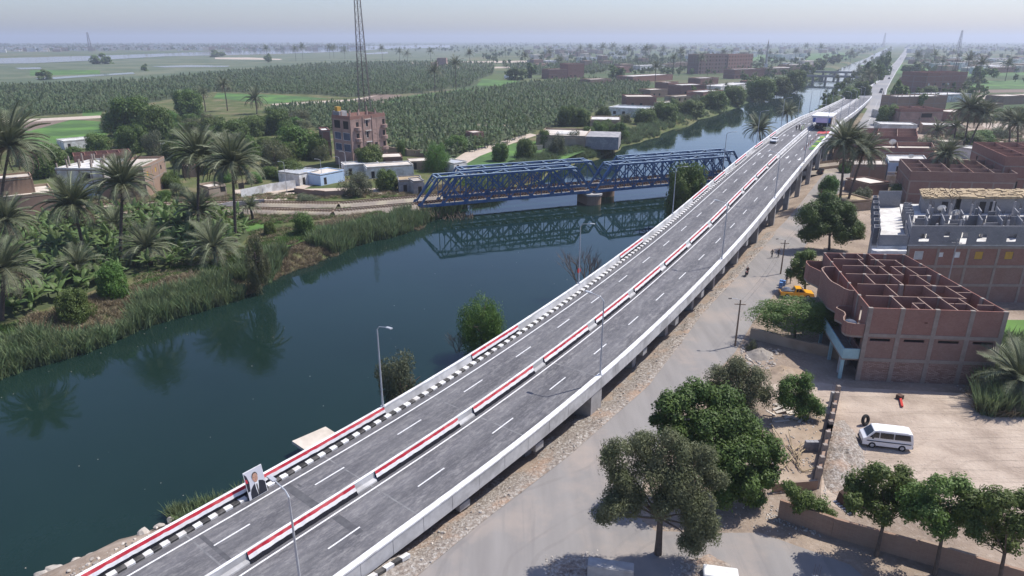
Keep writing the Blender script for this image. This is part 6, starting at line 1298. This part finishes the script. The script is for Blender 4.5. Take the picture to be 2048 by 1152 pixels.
p = G(1017,158); vehicle('minivan', 'tiny white van beside the far brick farmhouses', 'van', p, (1,.1), VAN, 1.8, [], [(1.9,1.22,1.36,1.83)], 'van_white', (1.35,-1.35), .33, 1.1, .14, sc=2.0)
# ================================================================ PEOPLE
def person_mesh(pose, top, legs, head='skin', hair='cloth_dark', robe=False):
    J = {'pel':(0,0,.92,.15),'wst':(0,.0,1.08,.14),'chs':(0,0,1.3,.17),'nck':(0,0,1.48,.07),'hd0':(0,.01,1.56,.09),'hd1':(0,.02,1.67,.1),
         'shL':(.19,0,1.42,.075),'elL':(.25,-.02,1.14,.055),'wrL':(.26,.1,.9,.045),'hnL':(.26,.13,.81,.04),'shR':(-.19,0,1.42,.075),'elR':(-.25,-.02,1.14,.055),'wrR':(-.26,.08,.9,.045),'hnR':(-.26,.11,.81,.04),
         'hpL':(.1,0,.86,.11),'knL':(.11,.02,.48,.075),'anL':(.11,-.01,.09,.055),'ftL':(.12,.15,.045,.045),'hpR':(-.1,0,.86,.11),'knR':(-.11,.02,.48,.075),'anR':(-.11,-.01,.09,.055),'ftR':(-.12,.15,.045,.045)}
    for k, v in pose.items(): J[k] = (*v, J[k][3])
    ks = list(J); E_ = [('pel','wst'),('wst','chs'),('chs','nck'),('nck','hd0'),('hd0','hd1'),('chs','shL'),('shL','elL'),('elL','wrL'),('wrL','hnL'),('chs','shR'),('shR','elR'),('elR','wrR'),('wrR','hnR'),('pel','hpL'),('hpL','knL'),('knL','anL'),('anL','ftL'),('pel','hpR'),('hpR','knR'),('knR','anR'),('anR','ftR')]
    me = bpy.data.meshes.new('body'); me.from_pydata([J[k][:3] for k in ks], [(ks.index(a), ks.index(b)) for a, b in E_], [])
    o = bpy.data.objects.new('body_rig', me); C.objects.link(o); sk = o.modifiers.new('skin','SKIN'); su_ = o.modifiers.new('sub','SUBSURF'); su_.levels = 1; su_.render_levels = 1
    for i, k in enumerate(ks): me.skin_vertices[0].data[i].radius = (J[k][3]*(.8 if k in ('pel','wst','chs') else 1),)*2; me.skin_vertices[0].data[i].use_root = (k == 'pel')
    dg = bpy.context.evaluated_depsgraph_get(); nm = bpy.data.meshes.new_from_object(o.evaluated_get(dg)); bpy.data.objects.remove(o)
    nm.materials.clear()
    for m_ in (top, legs, head, hair): nm.materials.append(MAT[m_])
    grp = {'pel':1,'wst':0,'chs':0,'nck':2,'hd0':2,'hd1':2,'shL':0,'elL':0,'wrL':2,'hnL':2,'shR':0,'elR':0,'wrR':2,'hnR':2,'hpL':1,'knL':1,'anL':1,'ftL':3,'hpR':1,'knR':1,'anR':1,'ftR':3}
    pv = [(Vector(J[k][:3]), k) for k in ks]
    for f in nm.polygons:
        c_ = f.center; k = min(pv, key=lambda q: (q[0]-c_).length)[1]; mi = grp[k]
        if k == 'hd1' and (c_.z > J['hd1'][2]+.03 or c_.y < J['hd1'][1]-.05): mi = 3
        f.material_index = mi; f.use_smooth = True
    return nm
WALK = {'knL':(.11,.18,.5),'anL':(.11,.2,.1),'ftL':(.12,.34,.06),'knR':(-.11,-.02,.48),'anR':(-.11,-.26,.14),'ftR':(-.12,-.13,.05),'elL':(.25,-.12,1.16),'wrL':(.25,-.1,.92),'hnL':(.25,-.09,.84),'elR':(-.25,.08,1.15),'wrR':(-.25,.22,.95),'hnR':(-.24,.27,.88)}
SIT = {'pel':(0,0,.5),'wst':(0,.02,.66),'chs':(0,.05,.9),'nck':(0,.06,1.08),'hd0':(0,.08,1.16),'hd1':(0,.09,1.27),'shL':(.19,.05,1.02),'elL':(.24,.14,.8),'wrL':(.2,.36,.82),'hnL':(.19,.44,.84),'shR':(-.19,.05,1.02),'elR':(-.24,.14,.8),'wrR':(-.2,.36,.82),'hnR':(-.19,.44,.84),'hpL':(.11,.04,.46),'knL':(.17,.42,.44),'anL':(.17,.36,.08),'ftL':(.17,.48,.04),'hpR':(-.11,.04,.46),'knR':(-.17,.42,.44),'anR':(-.17,.36,.08),'ftR':(-.17,.48,.04)}
PM = {'walk_dark':person_mesh(WALK,'cloth_dark','cloth_dark'),'walk_grey':person_mesh(WALK,'cloth_grey','cloth_dark'),'stand_dark':person_mesh({},'cloth_dark','cloth_dark'),'stand_white':person_mesh({},'cloth_white','cloth_grey'),'sit_dark':person_mesh(SIT,'cloth_dark','cloth_grey'),'sit_grey':person_mesh(SIT,'cloth_grey','cloth_dark')}
def person(p, key, rz, label, group=None): return obj('person', PM[key], None, loc=p, rz=rz, label=label, cat='person', group=group)
p = G(1543,516); person((p.x,p.y,.03), 'walk_grey', -2.7, 'person in grey and dark clothes walking on the lower road, left of two')
p = G(1556,515); person((p.x,p.y,.03), 'walk_dark', -2.6, 'person in dark clothes walking on the lower road, right of two')
p = G(1572,566); person((p.x,p.y,.0), 'stand_dark', 2.2, 'person in dark clothes standing under the round tree beside blue barrels'); p = G(1580,567); person((p.x,p.y,0), 'stand_dark', -2, 'person in dark clothes standing nearest the yellow pickup')
# motorcycle with two riders
def ring(c, r, th_, n=16): return [(c[0]+r*cos(2*PI*k/n), c[1], c[2]+r*sin(2*PI*k/n)) for k in range(n+1)]
p = G(1493,552); mc = thing('motorcycle', Vector((p.x,p.y,.03)), 'dark motorcycle carrying two riders along the lower road', 'motorcycle', rz=rad(-122))
for x in (-.62,.62): wl = obj('wheel', MB().tube(ring((x,0,.29),.25,0), .055, 6, cap=False), 'rubber', mc); obj('rim', MB().tube([(x,-.04,.29),(x,.04,.29)],[.1,.1],10), 'galv', wl)
obj('frame', MB().tube([(-.6,0,.32),(-.2,0,.45),(.3,0,.42),(.5,0,.85)],[.04,.06,.06,.04],6).box(-.25,.25,-.11,.11,.25,.5), 'cloth_dark', mc); obj('fuel_tank', MB().tube([(.02,0,.72),(.2,0,.78),(.42,0,.74)],[.09,.14,.08],8), 'red_paint', mc)
obj('seat', MB().box(-.72,.02,-.12,.12,.66,.75), 'rubber', mc); obj('fork', MB().tube([(.62,.0,.3),(.46,0,.95)],.035,6), 'galv', mc); obj('handlebar', MB().tube([(.38,-.34,.98),(.46,0,.95),(.38,.34,.98)],.02,5), 'cloth_dark', mc)
d = Vector((cos(rad(-122)), sin(rad(-122)), 0)); q = Vector((p.x,p.y,.28))
person(q+d*-.08, 'sit_dark', rad(-122)-PI/2, 'front rider in dark clothes steering the motorcycle'); person(q+d*-.52+Vector((0,0,.02)), 'sit_grey', rad(-122)-PI/2, 'rear rider in grey sitting behind on the motorcycle')
# ================================================================ STAGE TENT ON THE CREST
def bq(a, q, z): return BR(a, q, z)
tr_ = bq(242,11,0); tn = thing('event_tent', tr_, 'white roofed event tent with blue front banner on the bridge crest', 'tent')
def tp(name, mb, mat): return obj(name, mb, mat, tn, world=True)
for a in (241.5,246,250.5,255):
    for q in (8.3,14.0): tp('tent_post', MB().tube([bq(a,q,0),bq(a,q,4.3)],.07,6), 'galv')
rf_ = MB()
def hexa(mb, a0, a1, q0, q1, z0, z1): mb.add([bq(a0,q0,z0),bq(a0,q1,z0),bq(a1,q1,z0),bq(a1,q0,z0),bq(a0,q0,z1),bq(a0,q1,z1),bq(a1,q1,z1),bq(a1,q0,z1)], [(0,1,2,3),(7,6,5,4),(0,4,5,1),(1,5,6,2),(2,6,7,3),(3,7,4,0)]); return mb
tp('tent_roof', hexa(rf_,241.2,255.3,8.1,14.2,4.3,4.6), 'white_paint'); tp('roof_fringe', hexa(MB(),241.1,241.19,8.1,14.2,4.05,4.5), 'white_cloth')
tp('front_banner', hexa(MB(),241.0,241.09,9.4,12.9,2.5,4.0), 'print_lilac'); tp('banner_side', hexa(MB(),241.0,241.09,8.6,9.39,2.6,4.0), 'print_blue'); tp('banner_side', hexa(MB(),241.0,241.09,12.91,13.7,2.6,4.0), 'print_blue')
for k in range(5): tp('side_curtain', hexa(MB(),242+k*2.6,244.2+k*2.6,14.02,14.08,1.0,4.2), ['straw','white_cloth'][k % 2]); 
tp('back_wall', hexa(MB(),255,255.1,8.3,14,0,4.2), 'tarp')
rs = random.Random(12)
for k in range(16):
    a, q = rs.uniform(241.8,248), rs.uniform(8.8,13.6); person(bq(a,q,.01), rs.choice(('stand_dark','sit_dark','sit_grey','stand_white','stand_dark')), rs.uniform(0,6), 'person in the crowd gathered under the event tent', 'crowd under the event tent')
for k, (a, q) in enumerate(((238,4.5),(239.5,5.2),(241,4.9),(243,5.8))): person(bq(a,q,.01), 'stand_dark', k, 'person standing left of the event tent on the bridge', 'people beside the event tent')
for (a0,a1,q0,q1) in ((234,240.8,11.0,14.4),): obj('red_carpet', hexa(MB(),a0,a1,q0,q1,.01,.03), 'red_carpet', label='red carpet laid before the event tent on the bridge', cat='carpet')
for k in range(6):
    a = 203+k*4.3; obj('ground_mat', hexa(MB(),a+.6,a+3.6,13.0,14.4,.012,.05), 'lime_mat' if k % 2 else 'green_mat', label=('lime' if k % 2 else 'green')+' mat along the right parapet of the bridge, '+ORD[k]+' to the camera', cat='mat', group='coloured mats along the parapet')
for k in range(9):
    p = bq(202+k*3.4,12.2,0); pt_ = thing('rope_post', p, 'small red rope post standing beside the green mats', 'post', 'rope posts beside the mats'); obj('post', MB().tube([(0,0,.03),(0,0,1.0)],.05,6), 'red_paint', pt_); obj('foot', MB().tube([(0,0,0),(0,0,.04)],.18,8), 'cloth_dark', pt_)
for k in range(3): obj('print_panel', hexa(MB(),238+k*1.8,239.7+k*1.8,6.0,6.05,.2,1.5), ['lime_mat','print_lilac','lime_mat'][k], label='small coloured display panel on the median side of the tent', cat='panel', group='display panels beside the tent')
obj('table_display', hexa(MB(),241.5,244,13.2,14.6,.05,1.1), 'print_lilac', label='lilac covered table at the right front corner of the tent', cat='table')
# speed bump: pale stripe across the far lanes
obj('painted_stripe', hexa(MB(),400,401.5,1,14.6,.01,.03), 'white_paint', label='white stripe painted across the far end of the bridge', cat='marking')
# ================================================================ PORTRAIT BOARD
a0_, a1_ = 32.5, 34.2
def pb(u, v, o=0): return BR(a0_+(a1_-a0_)*u, 1.35-.55*v+o, .03+2.5*v)
bd = thing('portrait_board', BR((a0_+a1_)/2, 1.3, 0), 'portrait board of a man in a dark suit leaning on the canal side parapet', 'sign')
def bpoly(name, pts, lv, mat, n_=None): 
    o_ = .004*lv; return obj(name, MB().add([pb(u, v, o_) for u, v in pts], [tuple(range(len(pts)))[::-1]]), mat, bd, world=True)
mb = MB(); mb.add([pb(0,0,0),pb(1,0,0),pb(1,1,0),pb(0,1,0),pb(0,0,-.05),pb(1,0,-.05),pb(1,1,-.05),pb(0,1,-.05)], [(0,3,2,1),(4,5,6,7),(0,1,5,4),(1,2,6,5),(2,3,7,6),(3,0,4,7)])
obj('board', mb, 'portrait_grey' if 'portrait_grey' in MAT else 'white_paint', bd, world=True)
M('portrait_grey', (.6,.6,.63), (.5,.5,.54), .5); M('portrait_suit', (.02,.022,.03), (.03,.03,.04), 2); M('portrait_skin', (.5,.3,.22), (.42,.24,.17), 2); M('portrait_hair', (.06,.05,.045), (.04,.035,.03), 3)
bpoly('backdrop', [(.02,.02),(.98,.02),(.98,.98),(.02,.98)], 1, 'portrait_grey')
bpoly('printed_flag', [(.02,.3),(.15,.3),(.2,.6),(.13,.85),(.02,.96)], 2, 'portrait_suit'); bpoly('flag_stripe', [(.02,.62),(.14,.6),(.12,.72),(.02,.78)], 3, 'red_cloth')
bpoly('suit', [(.12,.0+.02),(.97,.02),(.97,.38),(.88,.46),(.7,.52),(.5,.5),(.34,.44),(.2,.34),(.13,.2)], 4, 'portrait_suit')
bpoly('shirt', [(.5,.02),(.6,.3),(.66,.52),(.55,.58),(.46,.5),(.45,.3)], 5, 'white_cloth'); bpoly('tie', [(.5,.02),(.56,.2),(.57,.44),(.52,.46),(.49,.4)], 6, 'cloth_grey')
bpoly('head', [(.53+.155*cos(2*PI*k/18)*(1 if sin(2*PI*k/18) > 0 else .9), .68+.17*sin(2*PI*k/18)) for k in range(18)], 7, 'portrait_skin')
bpoly('hair', [(.37,.68),(.375,.76),(.42,.84),(.5,.875),(.6,.865),(.67,.8),(.69,.7),(.665,.74),(.63,.81),(.55,.835),(.47,.82),(.42,.77),(.395,.7)], 8, 'portrait_hair')
for u in (.465,.59): bpoly('eye', [(u-.03,.7),(u,.693),(u+.03,.7),(u,.708)], 8, 'portrait_hair')
bpoly('mouth', [(.475,.602),(.53,.592),(.585,.602),(.53,.608)], 8, 'red_cloth'); bpoly('nose', [(.515,.635),(.545,.635),(.532,.69)], 8, 'portrait_hair' if 0 else 'skin')
# ================================================================ STREET FURNITURE, RUINS, WALLS
def utility(x, yb, yt, label, arm=1, mat='wood', lamp_=True):
    p = G(x, yb); h = HG(x, yb, yt); th_ = thing('utility_pole', p, label, 'utility pole', 'utility poles along the lower road')
    obj('pole', MB().tube([(0,0,-.1),(0,0,h)], [.14,.09], 8), mat, th_); obj('crossarm', MB().beam((-.7,.1,h-.6),(.7,-.1,h-.6),.1,.1), mat, th_)
    if lamp_: obj('lamp_arm', MB().tube([(0,0,h-.1),(-.6*arm,.1,h+.15),(-1.1*arm,.2,h+.15)],.035,5), 'galv', th_); obj('lamp_head', MB().beam((-1.1*arm,.2,h+.15),(-1.5*arm,.27,h+.1),.22,.1), 'cloth_grey', th_)
    return p+Vector((0,0,h-.5))
u1 = utility(1470,692,600,'wooden lamp pole at the road edge left of the clipped tree'); u2 = utility(1561,548,480,'wooden lamp pole at the road edge beside the walkers'); u3 = utility(1636,428,378,'utility pole at the road edge further up beneath the palms', lamp_=False); u4 = utility(1884,614,478,'tall grey pole in front of the grey block building', mat='concrete', lamp_=False)
wr_ = MB()
for p, q in ((u1,u2),(u2,u3),(u3,u4)):
    for o_ in (-.5,.5):
        pts_ = [p.lerp(q, k/12)+Vector((o_*.7,0,-1.1*4*(k/12)*(1-k/12))) for k in range(13)]; wr_.tube(pts_, .012, 3, cap=False)
obj('overhead_wires', wr_, 'cloth_dark', label='thin overhead wires strung between the roadside poles', cat='wires')
for (x, yb, yt, lab) in ((693,347,305,'pale street lamp beside the apartment block, right of two'),(680,345,315,'pale street lamp beside the apartment block, left of two'),(574,384,325,'lamp post by the white fence'),(645,368,320,'thin lamp post between the low houses')):
    p = G(x, yb); h = HG(x, yb, yt); th_ = thing('street_lamp', p, lab, 'street lamp'); obj('pole', MB().tube([(0,0,0),(0,0,h)],[.1,.06],6), 'galv', th_); obj('arm', MB().tube([(0,0,h),(-.5,0,h+.25),(-1.2,0,h+.3)],.04,5), 'galv', th_); obj('lamp_head', MB().box(-1.6,-1.1,-.1,.1,h+.25,h+.33), 'galv', th_)
def wallline(name, label, pts, h, t_, mat, cat='wall', cap=None, posts=None, step=None):
    P_ = [Vector((*G(*q)[:2],0)) for q in pts]; th_ = thing(name, P_[0], label, cat); rs_ = random.Random(len(label))
    for i in range(len(P_)-1):
        p, q = P_[i], P_[i+1]; L = (q-p).length; n = max(1, int(L/(step or 3)))
        for k in range(n):
            a_, b_ = p.lerp(q,k/n), p.lerp(q,(k+1)/n); hh = h*rs_.uniform(.9,1.04); d = (b_-a_).normalized()
            obj('wall_panel', MB().beam(a_+Vector((0,0,hh/2-.1)), b_-d*.004+Vector((0,0,hh/2-.1)), t_, hh+.2), mat, th_, world=True)
        if posts:
            for k in range(n+1): a_ = p.lerp(q,k/n); obj('post', MB().box(a_.x-.2,a_.x+.2,a_.y-.2,a_.y+.2,-.1,posts*rs_.uniform(.9,1.1)), 'column_concrete', th_, world=True)
    return th_
wallline('boundary_wall', 'long brick boundary wall behind the ficus trees at bottom right', [(1555,1035),(1662,1072),(1830,1120),(2060,1188),(2200,1225)], 1.9, .25, 'brick_mud')
wallline('ruined_wall', 'broken concrete and brick wall with posts between yard and ruin', [(1672,802),(1655,880),(1632,975)], 1.5, .25, 'brick_mud', posts=2.1, step=2.0)
wallline('ruined_wall', 'low broken brick wall at the lower end of the ruin', [(1545,985),(1632,978)], 1.0, .25, 'brick_mud')
wallline('earth_wall', 'old earth wall below the clipped tree', [(1500,676),(1560,690),(1690,722)], 1.5, .5, 'mud')
wallline('metal_fence', 'white sheet metal fence beside the village lane', [(483,396),(545,383),(592,376)], 2.3, .06, 'plaster_white', cat='fence', step=2.4)
wallline('mud_wall', 'long mud wall behind the round tree by the apartment block', [(770,305),(815,312),(860,314)], 2.4, .4, 'mud'); wallline('mud_wall', 'low wall along the village lane before the truss', [(590,388),(650,394),(690,392)], 1.6, .3, 'brick_mud'); wallline('mud_wall', 'grey wall by the railway behind the tall palms', [(330,432),(400,428),(470,415),(530,410)], 1.5, .3, 'grey_block')
wallline('garden_wall', 'grey wall along the green pen by the compound', [(1085,300),(1065,302),(1050,285)], 2.0, .3, 'concrete_old')
wallline('mud_wall', 'mud wall in front of the left edge houses', [(10,455),(100,442),(200,432),(330,420)], 2.0, .35, 'mud')
# rebar stubs of the ruin and gate post
def stub(x, y, h, label):
    p = G(x, y); th_ = thing('concrete_post', p, label, 'post'); obj('post', MB().box(-.22,.22,-.22,.22,-.1,h), 'concrete', th_)
    for q in ((-.15,-.15),(.15,-.15),(.15,.15),(-.15,.15)): obj('rebar', MB().tube([(*q,h),(q[0]+.03,q[1],h+1.1)],.012,4), 'rust', th_)
stub(1630,1165,.5,'square concrete gate post with bare steel bars at the bottom edge'); stub(1662,815,1.9,'concrete post with bare steel bars at the top of the ruin'); stub(1678,745,2.2,'lone pale concrete pillar before the roofless brick building')
fl_ = [G(*q) for q in ((1545,815),(1640,800),(1652,850),(1620,975),(1545,990))]
obj('ruin_floor', MB().prism([(q.x,q.y) for q in fl_], -.05, .12), 'mud', label='low earth and concrete floor of the ruined house', cat='ruin')
rs = random.Random(2)
for k in range(16):
    p = G(rs.uniform(1555,1605), rs.uniform(890,950)); an = rs.uniform(0,PI); L = rs.uniform(2,4)
    obj('wooden_pole', MB().tube([(0,0,.2+.06*k/4),(cos(an)*L,sin(an)*L,.2+rs.uniform(0,.5))],[.06,.04],6), 'straw', loc=p, label='bare wooden pole in the loose heap on the ruin floor', cat='pole', group='heap of wooden poles in the ruin')
for k in range(14):
    p = G(rs.uniform(1545,1600), rs.uniform(818,848)); an = rs.uniform(0,PI); L = rs.uniform(.8,1.8); s_ = rs.uniform(.2,.5)
    obj('broken_slab', MB().beam((0,0,.18),(cos(an)*L,sin(an)*L,.2+rs.uniform(0,.4)),s_,.08), 'roof_dust', loc=p, label='pale broken slab in the heap at the upper end of the ruin', cat='slab', group='broken slabs in the ruin')
p = G(1610,905); th_ = thing('brick_stack', p, 'stack of grey building blocks standing in the ruin', 'block stack')
for i in range(3):
    for j in range(2):
        for k in range(5): obj('block', MB().box(i*.42,i*.42+.4,j*.23,j*.23+.2,.12+k*.21,.12+k*.21+.195), 'grey_block', th_)
# old tyre, red plough, bucket, barrels
p = G(1729,850); ty = thing('old_tyre', Vector((p.x,p.y,.0)), 'big black tyre standing in front of the white minivan', 'tyre', rz=.5); n = 22
obj('tread', MB().tube([(.44*cos(2*PI*k/n), .1*sin(2*PI*k/n), .6+.44*sin(2*PI*k/n)) for k in range(n+1)], .17, 8, cap=False), 'rubber', ty, smooth=True)
p = G(1800,800); pg = thing('red_implement', p, 'rusty farm implement with a red arm lying at the yard edge', 'implement', rz=.5); obj('arm', MB().beam((0,0,.2),(-1.5,-1.2,.2),.22,.2), 'red_paint', pg); obj('bucket', MB().box(-.1,.5,-.1,.5,0,.5), 'rust', pg)
p = G(1705,1030); bk = thing('digger_bucket', p, 'rusty toothed digger bucket by the yard wall', 'bucket', rz=.3)
obj('shell', MB().add([(0,0,0),(.2,0,.9),(.9,0,1.3),(0,2,0),(.2,2,.9),(.9,2,1.3)],[(0,1,4,3),(1,2,5,4),(0,2,1),(3,4,5)]), 'rust', bk)
for k in range(6): obj('tooth', MB().box(-.35,.05,.1+k*.34,.25+k*.34,-.0,.1), 'galv', bk)
for k, q in enumerate(((1562,570),(1567,571),(1561,575))): p = G(*q); obj('barrel', MB().tube([(0,0,0),(0,0,.3),(0,0,.32),(0,0,.6),(0,0,.62),(0,0,.9)],[.29,.29,.31,.31,.29,.29],12), 'blue_paint', loc=p, label='blue barrel under the roadside tree beside the lamp pole', cat='barrel', group='blue barrels by the road')
# concrete blocks at the bottom edge
def cblock(x, y, w_, d_, h_, rz, mat, label):
    p = G(x, y); mb = MB().box(-w_/2,w_/2,-d_/2,d_/2,0,h_); me = mb.mesh('concrete_block', mat); bm = bmesh.new(); bm.from_mesh(me); bmesh.ops.bevel(bm, geom=bm.edges[:], offset=.05, segments=2, affect='EDGES'); bm.to_mesh(me); bm.free()
    obj('concrete_block', me, None, loc=p, rz=rz, label=label, cat='concrete block')
cblock(1220,1156,3.4,1.0,1.3,-.2,'concrete','large grey concrete block below the leaning acacia'); cblock(1440,1160,2.5,1.2,.8,-.2,'plaster_white','smaller white concrete block at the bottom edge')
sl_ = MB().box(-2.2,2.2,-1.3,1.3,-.15,.15); obj('concrete_slab', sl_, 'roof_dust', loc=G(634,880,-1.9), rz=(.12,.1,.95), label='pale concrete slab lying on the canal bank below the parapet', cat='slab')
# rocks: shapes shared
RK = []
for i in range(4):
    bm = bmesh.new(); bmesh.ops.create_icosphere(bm, subdivisions=2, radius=1); r_ = random.Random(i)
    ph = [Vector((r_.uniform(-1,1),r_.uniform(-1,1),r_.uniform(-1,1))).normalized() for _ in range(7)]
    for v in bm.verts:
        for q in ph:
            dd = v.co.dot(q)
            if dd > .62: v.co -= q*(dd-.62)*.9
        v.co *= r_.uniform(.93,1.07); v.co.z *= .7
    me = bpy.data.meshes.new('rock'); bm.to_mesh(me); bm.free(); me.materials.append(MAT['rock']); RK.append(me)
for k, (x, y, s_) in enumerate(((112,1138,.6),(150,1122,.35),(288,1064,.55),(318,1052,.4),(235,1090,.3),(340,1040,.35),(85,1150,.5),(180,1110,.3))):
    obj('boulder', RK[k % 4], None, loc=G(x, y, -2.5), rz=(.25,.15,k), sc=(s_*1.5,s_,s_*.8), label='pale boulder on the canal shore below the near parapet', cat='boulder', group='boulders on the near shore')
RKS = []
for me in RK[:3]:
    m2 = me.copy(); RKS.append(m2)
for i, mt_ in ((0,'rock'),(1,'concrete_old'),(2,'roof_dust')): RKS[i].materials.clear(); RKS[i].materials.append(MAT[mt_])
pts = []; rs = random.Random(66)
def strew(n, px, s0, s1, z=0.0):
    gp_ = px; x0, x1 = min(q[0] for q in px), max(q[0] for q in px); y0, y1 = min(q[1] for q in px), max(q[1] for q in px); c_ = 0
    while c_ < n:
        x, y = rs.uniform(x0,x1), rs.uniform(y0,y1)
        if inpoly(x, y, px): p = G(x, y); pts.append((p.x,p.y,max(-3,ground_z(*AB(p)))+.02+z,rs.uniform(0,6.28),s0+(s1-s0)*rs.random()**2.5,rs.randrange(3))); c_ += 1
for _ in range(1300):
    a = rs.uniform(27,140); e = lerp(a, [27,40,52,70,90,111,128,163], [-29.5,-27.4,-24.9,-22.3,-20.7,-19.4,-18.5,-17.1]); b = e+rs.uniform(-.8, lerp(a, [30,70,100,345], [2.9,2.5,.6,.3])); pts.append((*XY(a, b, ground_z(a, b)+.08), rs.uniform(0,6.28), 
        .02+.16*rs.random()**4, rs.randrange(3)))
strew(420, [(1660,850),(1740,870),(1720,960),(1690,1010),(1640,1000)], .03, .16); strew(260, [(1480,690),(1560,700),(1550,740),(1480,735)], .05, .3); strew(300, [(1090,1110),(1200,1100),(1180,1200),(1080,1200)], .03, .14); strew(300, [(1340,1110),(1420,1100),(1400,1200),(1330,1200)], .03, .14)
strew(300, [(1540,1010),(1660,1055),(1640,1075),(1530,1040)], .03, .15); strew(260, [(1900,770),(2048,780),(2048,830),(1960,810)], .04, .2); strew(420, [(1540,800),(1650,800),(1620,985),(1540,990)], .03, .16, .12); strew(500, [(1280,930),(1560,1020),(1600,1070),(1300,1060)], .02, .08); strew(500, [(1700,790),(2040,860),(2040,1000),(1740,940)], .015, .06)
strew(500, [(60,1180),(330,1045),(560,930),(700,850),(900,720),(1150,560),(1180,575),(930,730),(720,870),(480,990),(340,1090)], .04, .25)
scatter('loose_rubble', pts, RKS, 'loose stones and rubble on the verges and the ruin', 'rubble')
# soil heaps
def heap(px, h, mat, label, seed):
    P_ = [G(*q) for q in px]; c_ = sum(P_, Vector())/len(P_); rs_ = random.Random(seed); n = 28; m_ = 9; mb = MB(); r_ = []
    for k in range(n):
        an = 2*PI*k/n; d_ = Vector((cos(an), sin(an), 0)); best = 0
        for i in range(len(P_)):
            a_, b_ = P_[i]-c_, P_[(i+1) % len(P_)]-c_; den = d_.x*(b_-a_).y-d_.y*(b_-a_).x
            if abs(den) > 1e-6:
                t_ = (a_.x*(b_-a_).y-a_.y*(b_-a_).x)/den; s_ = (a_.x*d_.y-a_.y*d_.x)/den
                if t_ > 0 and -.01 <= s_ <= 1.01: best = max(best, t_)
        r_.append(best or 1)
    for j in range(m_):
        u = 1-j/m_
        for k in range(n): an = 2*PI*k/n; rr = r_[k]*u; mb.v.append(Vector((c_.x+cos(an)*rr, c_.y+sin(an)*rr, -.05+h*(1-u*u)**1.1*rs_.uniform(.75,1.15)+(rs_.uniform(-.1,.1)*h if 0 < j else 0))))
    mb.v.append(Vector((c_.x, c_.y, h))); mb.f = [(j*n+k, j*n+(k+1) % n, (j+1)*n+(k+1) % n, (j+1)*n+k) for j in range(m_-1) for k in range(n)]+[((m_-1)*n+k, (m_-1)*n+(k+1) % n, m_*n) for k in range(n)]; mb.m = [0]*len(mb.f)
    obj('soil_heap', mb, mat, label=label, cat='soil heap', smooth=True)
heap([(1655,850),(1690,835),(1725,880),(1735,940),(1700,1000),(1650,1000),(1640,930)], .9, 'rubble_ground', 'heap of pale rubble and soil between the ruined wall and the minivan', 1)
heap([(1520,742),(1560,730),(1610,742),(1600,760),(1540,762)], .7, 'mud', 'brown soil mound below the earth wall near the roofless building', 2)
heap([(1490,705),(1520,696),(1548,706),(1540,722),(1500,722)], .8, 'concrete_old', 'dark heap of broken stones beside the lower road', 3)
heap([(1960,775),(2040,770),(2060,800),(2000,815),(1950,800)], .8, 'mud', 'soil heap at the right corner of the yard below the big palm', 4)
heap([(1350,1120),(1420,1105),(1470,1130),(1440,1180),(1360,1180)], .35, 'rubble_ground', 'low heap of white gravel left of the small white block', 5)
heap([(1090,1120),(1170,1105),(1190,1150),(1150,1200),(1080,1190)], .35, 'rubble_ground', 'low heap of white gravel left of the large grey block', 6)
pts = []
for _ in range(200):
    a = rs.uniform(5,190); l_, r_ = bank_l(a), bank_r(a); u = rs.random()
    if u < .35: b = l_+rs.random()**2*6+.3
    elif u < .6: b = r_-rs.random()**2*4-.2
    else: b = rs.uniform(l_+2, r_-2)
    pts.append((*XY(a,b,-2.99), rs.uniform(0,6.28), rs.uniform(.02,.07), rs.choice((0,1,2))))
scatter('floating_litter', pts, RKS, 'small bits of floating litter on the canal', 'litter')
# ================================================================ HAZE
m = bpy.data.materials.new('haze'); m.use_nodes = True; t = m.node_tree; t.nodes.clear(); MAT['haze'] = m
pv = t.nodes.new('ShaderNodeVolumePrincipled'); pv.inputs['Color'].default_value = (.8,.87,1.0,1); pv.inputs['Density'].default_value = .0002; pv.inputs['Anisotropy'].default_value = .25
mo = t.nodes.new('ShaderNodeOutputMaterial'); t.links.new(pv.outputs[0], mo.inputs['Volume'])
obj('haze', MB().box(-11000,11000,-400,11900,-8,100), m, kind='stuff', label='pale bluish heat haze over the whole plain', cat='haze')
